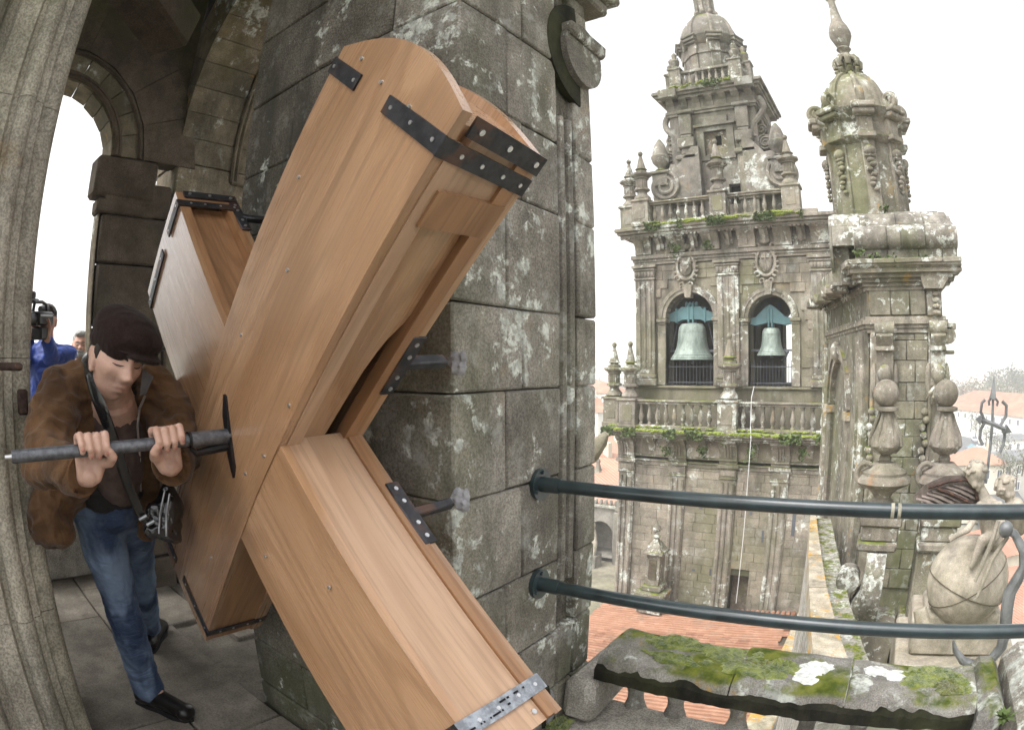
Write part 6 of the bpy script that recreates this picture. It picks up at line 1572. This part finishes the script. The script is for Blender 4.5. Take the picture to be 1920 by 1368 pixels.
M['suede'] = g.fin(c, .9, g.math('ADD', g.math('MULTIPLY', n, 2.0), g.math('MULTIPLY', f_, .1)), .006, spec=.12, sheen=.12)
g = G('faded blue jeans'); p = g.obj()
n = g.noise(g.scl(p, (1, 1, .45)), 5.5, 4, .6, .4); w_ = g.noise(g.scl(p, (60, 60, 420)), 1.0, 2)
fold = g.noise(g.scl(p, (5, 5, 11)), 1.3, 3, .5, .8)
c = g.mix(g.ss(n, .34, .64), (.03, .048, .10), (.19, .26, .38))
c = g.mix(g.math('MULTIPLY', g.ss(w_, .4, .7), .12), c, (.2, .25, .33))
M['jeans'] = g.fin(c, .85, g.math('ADD', g.math('MULTIPLY', fold, 2.2), g.math('MULTIPLY', w_, .1)), .012, spec=.15)
M['tee'] = flatm('brown jersey', (.075, .05, .043), .9, 0, .2, 30, .5, .004)
M['black_cloth'] = flatm('black cloth', (.010, .009, .010), .85, 0, .4, 10, .4, .006)
M['felt'] = flatm('dark brown felt', (.020, .012, .010), .95, 0, .3, 160, .5, .0015, .1, 0, .06)
M['patent'] = flatm('black patent leather', (.008, .008, .010), .16, 0, .3, 8, .35, .012, .6, .6)
M['shoe'] = flatm('black shoe leather', (.008, .007, .007), .3, 0, .3, 10, .2, .004, .5)
M['lining'] = flatm('grey lining', (.12, .12, .125), .9, 0, .2, 30)
M['blue_anorak'] = flatm('blue anorak', (.02, .055, .27), .6, 0, .35, 6, .8, .015)
M['navy'] = flatm('dark navy coat', (.02, .024, .035), .8, 0, .3, 6, .5, .01)
M['cam_black'] = flatm('black camera plastic', (.012, .012, .014), .4, 0, .3, 40, .2, .001)
M['cam_silver'] = flatm('silver camera trim', (.35, .36, .37), .3, .8, .1, 40)
Zu = Vector((0, 0, 1))
def basis(f, up=Zu, roll=0.0):
    f = Vector(f).normalized(); sd = f.cross(up).normalized(); u = sd.cross(f).normalized()
    if roll:
        q = Matrix.Rotation(roll, 3, f); sd, u = q @ sd, q @ u
    return sd, f, u
def fold_noise(amp, sc, seed=0.0, st=(1, 1, 1)):
    def nz(me):
        n = len(me.vertices); co = np.empty(n * 3, np.float32); no = np.empty(n * 3, np.float32)
        me.vertices.foreach_get('co', co); me.vertices.foreach_get('normal', no)
        co = co.reshape(-1, 3); no = no.reshape(-1, 3)
        d = np.array([mnoise.noise(Vector((c[0] * sc * st[0] + seed, c[1] * sc * st[1], c[2] * sc * st[2]))) - .9 * abs(mnoise.noise(Vector((c[0] * sc * 2.2 * st[0], c[1] * sc * 2.2 + seed, c[2] * sc * 2.2 * st[2])))) for c in co], np.float32)
        co += no * (d * amp)[:, None]
        me.vertices.foreach_set('co', co.ravel()); me.update()
    return nz
FEAT = [((0, .09, .012), (.009, .05, .018), (0, .012, 0)), ((0, .09, -.027), (.0105, .05, .013), (0, .024, -.002)), ((0, .09, .032), (.011, .04, .009), (0, -.004, 0)),
        ((0, .09, -.066), (.026, .04, .017), (0, .006, 0)), ((0, .09, -.0600), (.017, .04, .0045), (0, .0045, 0)), ((0, .09, -.0675), (.021, .04, .0028), (0, -.0055, 0)),
        ((0, .09, -.0755), (.014, .04, .0055), (0, .0045, 0)), ((0, .08, -.087), (.016, .04, .006), (0, -.005, 0)), ((0, .07, -.106), (.019, .04, .013), (0, .012, 0))]
for k_ in (-1, 1):
    FEAT += [((.012 * k_, .09, -.034), (.007, .05, .008), (.002 * k_, .011, 0)), ((.025 * k_, .085, .026), (.019, .05, .0085), (0, .0075, 0)), ((.031 * k_, .08, .008), (.0155, .05, .0115), (0, -.0125, 0)),
             ((.031 * k_, .08, .003), (.0115, .05, .0075), (0, .0075, 0)), ((.031 * k_, .08, -.006), (.014, .05, .003), (0, -.002, 0)), ((.046 * k_, .055, -.020), (.019, .04, .015), (.003 * k_, .004, 0)),
             ((.040 * k_, .055, -.056), (.016, .04, .017), (-.004 * k_, -.005, 0)), ((.026 * k_, .085, -.046), (.004, .03, .012), (0, -.003, 0)), ((.050 * k_, .01, -.078), (.018, .04, .018), (.006 * k_, .002, 0)),
             ((.062 * k_, .05, .045), (.02, .04, .03), (-.004 * k_, 0, 0))]
_hn, _hm = 110, 84
def _head_grid():
    V = []
    for i in range(_hm + 1):
        p = math.pi * i / _hm
        for k in range(_hn):
            t = 2 * math.pi * k / _hn
            a, b, z = math.sin(p) * math.cos(t), math.sin(p) * math.sin(t), math.cos(p)
            z_ = .004 + z * .119
            w = 1 - .30 * max(0, -z) ** 1.6
            a_ = a * .0765 * w
            b_ = b * (.090 if b > 0 else .100) * (1 - (.10 if b > 0 else .45) * max(0, -z) ** 1.5) - .006
            V.append([a_, b_, z_])
    V = np.array(V); D = np.zeros_like(V)
    for c, sg, d in FEAT:
        q = ((V - np.array(c)) / np.array(sg)) ** 2
        D += np.exp(-.5 * q.sum(1))[:, None] * np.array(d)[None]
    return V + D
HEADV = _head_grid()
HEADF = [(i * _hn + k, i * _hn + (k + 1) % _hn, (i + 1) * _hn + (k + 1) % _hn, (i + 1) * _hn + k) for i in range(_hm) for k in range(_hn)] + [tuple(range(_hn)), tuple(_hm * _hn + k for k in range(_hn))]
def surf_b(a, z):
    f = HEADV[HEADV[:, 1] > 0]
    return float(f[np.argmin((f[:, 0] - a) ** 2 + (f[:, 2] - z) ** 2), 1])
def head_skin(mb, c, B, s=1.0, neck=None):
    sd, f, u = B
    L = lambda a, b_, z: c + (sd * a + f * b_ + u * z) * s
    BM = Matrix((sd, f, u)).transposed()
    mb.add([L(*v) for v in HEADV], HEADF)
    for k in (-1, 1):
        mb.ball(L(.077 * k, -.010, -.008), s, 20, 14, (.010, .020, .033), BM); mb.ball(L(.083 * k, -.018, .006), s, 20, 14, (.006, .013, .018), BM); mb.ball(L(.078 * k, -.004, -.036), s, 12, 8, (.008, .009, .009), BM)
    if neck is not None: mb.capsule(L(0, -.022, -.045), neck, .053 * s, .062 * s, 18)
    return L, BM
def face_bits(L, s, par, brow='hair', lids=True):
    S = lambda a, z, o_: L(a, surf_b(a, z) + o_, z)
    for k in (-1, 1):
        ob('eyebrow', MB().tube([S(.009 * k, .0165, .000), S(.022 * k, .0225, .0005), S(.036 * k, .0265, .000), S(.050 * k, .0225, -.001)], [.0035 * s, .0050 * s, .0042 * s, .002 * s], 6, True, .6), M[brow], par)
        ob('eye', MB().tube([S(.017 * k, .0005, .000), S(.026 * k, -.0015, .0004), S(.037 * k, -.0015, .0004), S(.046 * k, .001, .000)], [.0008 * s, .0022 * s, .0022 * s, .0008 * s], 6), M['eye'], par)
    ob('mouth', MB().tube([S(-.024, -.0685, -.001), S(-.010, -.0672, -.0005), S(0, -.068, -.0005), S(.010, -.0672, -.0005), S(.024, -.0685, -.001)], [.001 * s, .0024 * s, .0024 * s, .0024 * s, .001 * s], 6), M['lip'], par)
def grip(mb, c, ax, e1, e2, th, R0, wrist, s=1.0):
    """a hand closed over a bar: four bent fingers over the top, thumb from below; th = side of the thumb along ax"""
    pt = lambda off, ph, rr: c + ax * off + (e1 * math.cos(R(ph)) + e2 * math.sin(R(ph))) * rr
    for i in range(4):
        o_ = th * (1.5 - i) * .0215 * s
        ln = (1.0, 1.1, 1.04, .85)[i]; d_ = (0, 4, 2, -6)[i]
        mcp = pt(o_ * 1.02, 128 + d_ * .5, R0 + .022 * s); pip = pt(o_, 128 - 66 * ln, R0 + .0185 * s); dip = pt(o_ * .98, 128 - 122 * ln, R0 + .0115 * s); tip = pt(o_ * .96, 128 - 160 * ln, R0 + .0085 * s)
        mb.chain([mcp, pip, dip, tip], [.0115 * s, .0105 * s, .0092 * s, .0078 * s], 12)
        mb.ball(pip, .0112 * s, 10, 8)
        w2 = wrist + ax * o_ * .55
        mid = (mcp + w2) / 2 + (e1 * -.004)
        mb.chain([mcp, mid, w2], [.0118 * s, .0135 * s, .0165 * s], 12)
    b0 = pt(th * .022 * s, 215, R0 + .034 * s); b1 = pt(th * .040 * s, 262, R0 + .017 * s); b2 = pt(th * .045 * s, 312, R0 + .013 * s); b3 = pt(th * .040 * s, 338, R0 + .012 * s)
    mb.chain([wrist + ax * th * .015, b0, b1, b2, b3], [.02 * s, .019 * s, .0135 * s, .0122 * s, .0095 * s], 12)
def nails_on(c, ax, e1, e2, th, R0, par, s=1.0): pass

# --- the man turning the crank
man = thing('person', 'man in a dark brown beret, brown suede jacket and blue jeans pushing the crank handle', 'person', tuple(PZ(285, 1250, 0)), None)
hv = ray(222, 660); hr = hv.cross(Zu).normalized(); hu = hr.cross(hv).normalized()
HC = P(220, 674, 1.66)
fdir = (hr * .40 - hu * .22 - hv * .86)
HB = basis(fdir, Zu, R(-8))
body = MB()
NK = P(212, 752, 1.79)
HL, HBM = head_skin(body, HC, HB, .96, NK)
SR, SLd = P(120, 742, 1.82), P(300, 745, 1.92)
ELR, ELL = P(86, 868, 1.66), P(338, 846, 1.76)
def barframe(s_):
    c_ = hubc + RA_ * s_; e1 = (EYE - c_); e1 = (e1 - RA_ * e1.dot(RA_)).normalized(); e2 = RA_.cross(e1); e2 = e2 if e2.z > 0 else -e2
    return c_, e1, e2
cR, e1R, e2R = barframe(.372); cL, e1L, e2L = barframe(.172)
WR = cR + RA_ * .012 - e1R * .045 - e2R * .062; WL = cL - RA_ * .012 - e1L * .045 - e2L * .060
grip(body, cR, RA_, e1R, e2R, -1, .0155, WR); grip(body, cL, RA_, e1L, e2L, 1, .0155, WL)
body.chain([WR, WR.lerp(ELR, .3), ELR, SR], [.026, .033, .04, .05]).chain([WL, WL.lerp(ELL, .3), ELL, SLd], [.026, .033, .04, .05])
HIPC = P(206, 932, 2.15); HIPR, HIPL = P(176, 940, 2.14), P(240, 940, 2.2)
KNR, KNL = P(220, 1105, 2.36), P(262, 1070, 2.62)
ANR, ANL = PZ(276, 1283, .11), PZ(280, 1172, .12)
CH = P(212, 815, 1.96)
body.chain([NK, CH, HIPC], [.07, .11, .12]).capsule(SR, CH, .06, .09).capsule(SLd, CH, .06, .09)
body.chain([HIPR, KNR, ANR], [.075, .052, .036]).chain([HIPL, KNL, ANL], [.07, .05, .036])
TOR, TOL = PZ(330, 1328, .035), PZ(296, 1182, .035)
body.capsule(ANR, TOR, .035, .025).capsule(ANL, TOL, .035, .025)
g = G('shaved skin'); p = g.obj()
c = g.mix(g.ss(g.noise(p, 14, 4), .35, .65), (.43, .262, .195), (.54, .345, .27))
dv = g.a('VectorMath', {0: p, 1: tuple(HL(0, .055, -.075))}, operation='DISTANCE').outputs[1]
c = g.mix(g.math('MULTIPLY', g.ss(dv, .075, .04), g.ss(g.noise(p, 420, 2), .35, .6, .15, .4)), c, (.22, .15, .125))
kn = g.noise(p, 90, 4, .6)
c = g.mix(g.math('MULTIPLY', g.ss(kn, .5, .7), .3), c, (.42, .17, .13))
M['man_skin'] = g.fin(c, .48, g.math('ADD', kn, g.noise(p, 380, 2)), .0005, spec=.4)
M['man_skin'].node_tree.nodes['Principled BSDF'].inputs['Subsurface Weight'].default_value = .1
M['man_skin'].node_tree.nodes['Principled BSDF'].inputs['Subsurface Radius'].default_value = (.012, .005, .003)
bo = smooth_blob('body', body, .0026, M['man_skin'], man, 2, None, .35)
face_bits(HL, .96, bo)
[ob('sideburn', MB().tube([HL(.068 * k, .022, .050), HL(.076 * k, .008, .018), HL(.074 * k, .006, -.012)], [.012, .012, .007], 8, True, .5), M['hair'], man) for k in (-1, 1)]
hb = MB(); hb.ball(HL(0, -.035, .0), 1, 20, 14, (.078, .075, .085), HBM)
smooth_blob('hair', hb, .006, M['hair'], man, 1)
for (c_, e1, e2, th) in ((cR, e1R, e2R, -1), (cL, e1L, e2L, 1)):                  # finger nails
    for i in range(4):
        ln = (1.0, 1.1, 1.04, .85)[i]; ph = R(128 - 150 * ln)
        q = c_ + RA_ * th * (1.5 - i) * .0207 + (e1 * math.cos(ph) + e2 * math.sin(ph)) * (.0155 + .0172)
        ob('finger_nail', MB().ball(q, 1, 8, 6, (.0045, .0025, .0055), Matrix((RA_, e1 * math.cos(ph) + e2 * math.sin(ph), e2 * math.cos(ph) - e1 * math.sin(ph))).transposed()), M['lip'], bo)
# beret
bb = MB()
sdH, fH, uH = HB
cf_ = (hr * .72 - hu * .30 - hv * .62).normalized()
cu_ = (uH + hr * .06); cu_ = (cu_ - cf_ * cu_.dot(cf_)).normalized(); cs_ = cf_.cross(cu_)
Bm = Matrix((cs_, cf_, cu_)).transposed()
CC = P(236, 630, 1.655)
Kc = lambda a, b_, z: CC + cs_ * a + cf_ * b_ + cu_ * z
bb.ball(Kc(0, 0, .008), 1, 28, 16, (.092, .112, .056), Bm)
bb.ball(HL(0, -.005, .058), 1, 28, 16, (.084, .104, .074), HBM)
bb.ball(Kc(0, .005, .03), 1, 28, 16, (.080, .085, .042), Bm)
bb.ball(Kc(0, -.030, .018), 1, 28, 16, (.082, .075, .058), Bm)
bb.ball(Kc(0, .035, .002), 1, 28, 16, (.088, .080, .040), Bm)
bb.ball(Kc(0, -.02, -.030), 1, 28, 16, (.080, .092, .040), Bm)
bb.ball(Kc(0, .085, -.034), 1, 24, 12, (.072, .042, .013), Bm)
smooth_blob('beret', bb, .005, M['felt'], man, 5, fold_noise(.004, 16))
ob('beret_seam', MB().tube([Kc(.080 * math.sin(R(t)), .008 + .114 * math.cos(R(t)), -.030) for t in range(-75, 76, 10)], .003, 6), M['felt'], man)
# jersey, jacket, trousers
sh = MB()
sh.ball(P(216, 830, 1.93), 1, 24, 16, (.125, .10, .20)).capsule(P(212, 775, 1.84), P(216, 860, 1.92), .085, .10)
smooth_blob('jersey', sh, .008, M['tee'], man, 5, fold_noise(.010, 14))
wb = MB(); wb.capsule(P(190, 905, 2.04), P(232, 905, 2.07), .105, .10).capsule(P(160, 900, 2.06), P(205, 890, 2.02), .08, .09)
smooth_blob('dark_waistband', wb, .008, M['black_cloth'], man, 4, fold_noise(.012, 15))
jk = MB()
jk.ball(P(208, 800, 2.07), 1, 24, 16, (.20, .12, .27))
jk.chain([SR, P(160, 708, 1.86), P(188, 700, 1.86)], [.088, .07, .045]).chain([SLd, P(276, 712, 1.88), P(248, 705, 1.88)], [.085, .065, .045])
jk.chain([P(148, 742, 1.84), P(150, 800, 1.86), P(140, 868, 1.93), P(128, 925, 2.0)], [.085, .082, .085, .075])
jk.chain([P(120, 890, 1.98), P(98, 950, 2.0), P(93, 985, 2.0)], [.085, .095, .085]).chain([P(80, 960, 2.0), P(112, 985, 2.0)], [.06, .06])
jk.chain([P(283, 752, 1.88), P(282, 805, 1.92), P(287, 870, 2.0), P(283, 925, 2.06), P(278, 985, 2.12)], [.062, .055, .055, .052, .045])
cufR = WR.lerp(ELR, .34); cufL = WL.lerp(ELL, .30)
jk.chain([SR, SR.lerp(ELR, .5) + hr * -.012, ELR, ELR.lerp(cufR, .6), cufR], [.088, .082, .078, .066, .058])
jk.chain([SLd, SLd.lerp(ELL, .5) + hr * .012, ELL, ELL.lerp(cufL, .6), cufL], [.085, .078, .072, .062, .055])
jk_o = smooth_blob('jacket', jk, .0065, M['suede'], man, 2, fold_noise(.024, 9, 3.0, (1, 1, 1.2)))
for (cf, el) in ((cufR, ELR), (cufL, ELL)):
    d_ = (cf - el).normalized()
    ob('cuff', MB().tube([cf - d_ * .01, cf + d_ * .035, cf + d_ * .047, cf + d_ * .047, cf + d_ * .02], [.060, .058, .054, .046, .042], 20), M['suede'], jk_o)
ob('lapel', MB().add([P(262, 742, 1.70), P(268, 690, 1.74), P(288, 706, 1.74), P(274, 738, 1.70), P(262, 742, 1.72), P(268, 690, 1.76), P(288, 706, 1.76), P(274, 738, 1.72)], [(0, 1, 2, 3), (7, 6, 5, 4), (0, 1, 5, 4), (1, 2, 6, 5), (2, 3, 7, 6), (3, 0, 4, 7)]), M['lining'], jk_o)
ob('lapel', MB().tube([P(176, 700, 1.73), P(183, 730, 1.71), P(190, 765, 1.73), P(196, 800, 1.76)], [.016, .022, .018, .008], 8, True, .45), M['lining'], jk_o)
ob('zip', MB().tube([P(272, 742, 1.745), P(262, 765, 1.755), P(258, 800, 1.79), P(262, 860, 1.87), P(264, 920, 1.95)], .004, 6), M['nail'], jk_o)
jn = MB()
jn.ball(P(207, 935, 2.17), 1, 24, 16, (.17, .12, .12)).capsule(P(165, 925, 2.13), P(248, 925, 2.2), .095, .095)
jn.chain([HIPR, HIPR.lerp(KNR, .5), KNR, KNR.lerp(ANR, .5), ANR + Vector((0, 0, -.01))], [.098, .092, .078, .074, .074])
jn.chain([HIPL, HIPL.lerp(KNL, .5), KNL, KNL.lerp(ANL, .5), ANL], [.092, .086, .072, .068, .062])
def jean_folds(me):
    fold_noise(.007, 9, 1.0, (1, 1, 1.6))(me)
smooth_blob('jeans', jn, .008, M['jeans'], man, 4, jean_folds)
def shoe(an_, toe, nm='shoe'):
    b_ = MB(); d_ = (toe - an_); d_.z = 0; d_.normalize(); h_ = an_ - d_ * .05
    h_ = Vector((h_.x, h_.y, .045))
    t_ = Vector((an_.x, an_.y, 0)) + d_ * .19
    b_.chain([h_, Vector((an_.x, an_.y, .06)) + d_ * .05, t_ + Vector((0, 0, .04))], [.042, .046, .036]).capsule(Vector((an_.x, an_.y, .10)), Vector((an_.x, an_.y, .06)) + d_ * .05, .045, .045)
    sdv = d_.cross(Zu)
    b_.capsule(t_ + sdv * .012 + Vector((0, 0, .035)), t_ - sdv * .012 + Vector((0, 0, .035)), .036, .036)
    o = smooth_blob('shoe', b_, .006, M['shoe'], man, 3)
    ob('sole', MB().prism([tuple((h_ + d_ * a_ + sdv * w_).xy) for a_, w_ in ((-.04, 0), (-.03, .03), (.04, .036), (.1, .033), (.19, .045), (.25, .034), (.275, 0), (.25, -.034), (.19, -.045), (.1, -.033), (.04, -.036), (-.03, -.03))], XY, .0, .016), M['black_cloth'], o)
shoe(ANR, TOR); shoe(ANL, TOL)
# bag slung from the shoulder
bag = thing('shoulder_bag', 'shiny black patent shoulder bag hanging at the hip of the man in the beret', 'bag', tuple(P(308, 965, 2.0)))
bg = MB()
bg.chain([P(322, 890, 1.95), P(312, 930, 1.93), P(300, 985, 1.92)], [.012, .025, .034]).chain([P(322, 895, 1.95), P(328, 950, 1.94), P(326, 1000, 1.94)], [.012, .030, .026]).chain([P(280, 996, 1.92), P(326, 1006, 1.93)], [.022, .026]).chain([P(296, 955, 1.92), P(280, 990, 1.92)], [.03, .024]).chain([P(312, 945, 1.93), P(310, 990, 1.93)], [.04, .042])
smooth_blob('bag_body', bg, .007, M['patent'], bag, 3, fold_noise(.012, 20))
strap = [P(160, 668, 1.80), P(166, 672, 1.755), P(170, 700, 1.69), P(182, 745, 1.68), P(204, 800, 1.70), P(222, 850, 1.73), P(240, 910, 1.82), P(262, 960, 1.88), P(282, 985, 1.89)]
ob('strap', MB().tube(strap, [.02, .021, .021, .019, .018, .017, .017, .017, .015], 10, True, .28), M['patent'], bag)
for a_, b_ in (((309, 920), (298, 1000)), ((318, 925), (312, 1005))): ob('zip', MB().tube([P(a_[0], a_[1], 1.895), P((a_[0] + b_[0]) / 2 - 3, (a_[1] + b_[1]) / 2, 1.878), P(b_[0], b_[1], 1.885)], .003, 6), M['cam_silver'], bag)
for x_, y_ in ((266, 968), (280, 978)): ob('buckle', MB().tube([P(x_ - 5, y_ + 6, 1.868), P(x_ + 9, y_ - 2, 1.868)], .006, 8), M['cam_silver'], bag)

def bystander(lab, hp, d, face, coat, hairm, glasses=False, arms=None, beard=False, hs=1.0):
    c = P(hp[0], hp[1], d); t = thing('person', lab, 'person', (c.x, c.y, 0))
    B = basis(face); sd = B[0]; fw = Vector((B[1].x, B[1].y, 0)).normalized(); sdh = fw.cross(Zu)
    b_ = MB(); nk = c - Zu * .17 - fw * .02
    L, BM = head_skin(b_, c, B, hs, nk)
    hip = Vector((c.x, c.y, c.z - .78)) - fw * .03; ch = c - Zu * .36 - fw * .03
    b_.chain([nk, ch, hip], [.06, .11, .12])
    shs = [c - Zu * .24 + sdh * .19 * k for k in (-1, 1)]
    legs = MB(); coatb = MB()
    hand = []
    for k, s_ in zip((-1, 1), shs):
        b_.capsule(ch, s_, .08, .055)
        el, wr, hd = (arms[k] if arms else (s_ - Zu * .3 + sdh * .04 * k, s_ - Zu * .55 + fw * .05 + sdh * .03 * k, None))
        b_.chain([s_, el, wr], [.05, .04, .028])
        hdir = (wr - el).normalized() if hd is None else hd
        sv = hdir.cross(fw + Zu * .3).normalized()
        for i in range(4): b_.chain([wr, wr + hdir * .07 + sv * (i - 1.5) * .02, wr + hdir * .115 + sv * (i - 1.5) * .022 + fw * .02, wr + hdir * .135 + sv * (i - 1.5) * .022 + fw * .045], [.024, .014, .0095, .008], 8)
        b_.chain([wr, wr + sv * .04 * k + hdir * .035, wr + sv * .05 * k + hdir * .075 + fw * .02], [.02, .013, .009], 8)
        coatb.chain([s_, el, el.lerp(wr, .75)], [.075, .066, .052])
        kn = hip + sdh * .11 * k - Zu * (hip.z * .45); an_ = Vector((hip.x, hip.y, .08)) + sdh * .12 * k
        b_.chain([hip + sdh * .09 * k, kn, an_], [.07, .05, .035]).capsule(an_, an_ + fw * .15 - Zu * .04, .035, .028)
        legs.chain([hip + sdh * .09 * k, kn, an_], [.10, .08, .07])
        ob('shoe', MB().capsule(an_ - Zu * .03, an_ + fw * .17 - Zu * .045, .045, .035), M['shoe'], t)
    smooth_blob('body', b_, .006, M['skin'], t, 2, None, .4)
    smooth_blob('trousers', legs.ball(hip, 1, 16, 12, (.17, .14, .14)), .012, M['navy'], t, 3)
    coatb.chain([ch + Zu * .02, hip - Zu * .05], [.17, .175]).capsule(shs[0], shs[1], .08, .08).capsule(nk - Zu * .02, ch, .085, .15)
    smooth_blob('jacket', coatb, .011, M[coat], t, 3, fold_noise(.018, 9))
    h_ = MB(); h_.ball(L(0, -.028, .045), 1, 20, 14, (.082, .094, .086), BM).ball(L(0, .035, .09), 1, 16, 10, (.06, .05, .035), BM)
    smooth_blob('hair', h_, .006, M[hairm], t, 1, fold_noise(.006, 40))
    if beard:
        m_ = MB(); m_.ball(L(0, .035, -.088), 1, 18, 12, (.062, .058, .04), BM).capsule(L(-.03, .085, -.056), L(.03, .085, -.056), .009, .009, 8)
        for k in (-1, 1): m_.capsule(L(.06 * k, .01, -.03), L(.05 * k, .04, -.085), .014, .022, 8)
        smooth_blob('beard', m_, .005, M[hairm], t, 1, fold_noise(.004, 60))
    face_bits(L, hs, t, hairm)
    if glasses:
        for k in (-1, 1): ob('spectacle', MB().tube([L(.031 * k + .02 * math.cos(R(q)), .098, .002 + .016 * math.sin(R(q))) for q in range(0, 361, 30)], .0018, 5, False), M['cam_black'], t)
    return t, L, fw, sdh, c
be = thing('stone_bench', 'long pale stone bench along the gallery beyond the arched opening', 'bench', (-4.2, .5, 0))
for i in range(4): block((-4.42, -.9 + i * .7, .50), (-3.98, -.205 + i * .7, .60), M['sill'], be, .02, .004, 'seat_slab')
for i in range(4): block((-4.36, -.9 + i * .7, .0), (-4.04, -.205 + i * .7, .495), M['sill'], be, .015, .004, 'bench_stone')
# the cameraman in blue, beyond the arch
cc = P(86, 600, 4.75); fcam = (Vector((0, .35, 1.3)) - cc); fcam.z = -.15; fcam = (fcam.normalized() + Vector((.0, -.32, 0))).normalized()
fw_ = Vector((fcam.x, fcam.y, 0)).normalized(); sd_ = fw_.cross(Zu)
hv2 = ray(86, 600); r2 = hv2.cross(Zu).normalized()
sL = cc - Zu * .24 - sd_ * .19; sR = cc - Zu * .24 + sd_ * .19
arms = {-1: None, 1: None}
for k in (-1, 1):
    s_ = cc - Zu * .24 + sd_ * .19 * k
    arms[k] = ((P(97, 672, 4.55), P(88, 634, 4.4), Zu * .9 - r2 * .1) if (s_ - cc).dot(r2) > 0 else (P(42, 668, 4.55), P(56, 628, 4.38), (Zu * .8 + r2 * .35)))
bystander('cameraman in a blue anorak with dark hair filming from beyond the arched opening', (88, 602), 4.75, fcam, 'blue_anorak', 'hair', False, arms)
vc = thing('video_camera', 'black shoulder video camera held up to the face of the man in blue', 'video camera', tuple(P(80, 600, 4.5)))
cx_ = P(78, 598, 4.40)
vd = (-r2 * .55 - hv2 * .83).normalized(); vs_ = vd.cross(Zu).normalized(); vu = vs_.cross(vd)
FV = frame(cx_, vd, vs_, vu)
V_ = lambda mb_: mb_
for nm, mbx, mt in (('camera_body', MB(FV).box((-.10, -.055, -.045), (.12, .055, .05), .015), 'cam_black'), ('battery_grip', MB(FV).box((-.06, -.05, -.14), (.08, .05, -.05), .012), 'cam_black'), ('lens', MB(FV).tube([(.11, 0, 0), (.2, 0, 0), (.25, 0, 0)], [.042, .045, .055], 16), 'cam_black'), ('trim', MB(FV).box((-.08, -.058, .012), (.1, .058, .032), .006), 'cam_silver'), ('carry_handle', MB(FV).tube([(-.07, 0, .05), (-.06, 0, .1), (.0, 0, .115), (.1, 0, .11), (.12, 0, .05)], .013, 8), 'cam_black'), ('microphone', MB(FV).tube([(.02, .03, .12), (.26, .03, .125)], [.018, .02], 10), 'cam_black'), ('viewfinder', MB(FV).tube([(-.05, .05, .07), (-.15, .05, .07)], [.022, .03], 10), 'cam_black'), ('lamp_head', MB(FV).box((.12, -.03, .13), (.18, .03, .18), .01), 'cam_black')):
    ob(nm, mbx, M[mt], vc)
gv = ray(150, 642)
bystander('grey haired bearded man in spectacles and dark coat watching from behind', (151, 646), 5.6, (-gv + Vector((0, 0, .02))), 'navy', 'grey_hair', True, None, True)
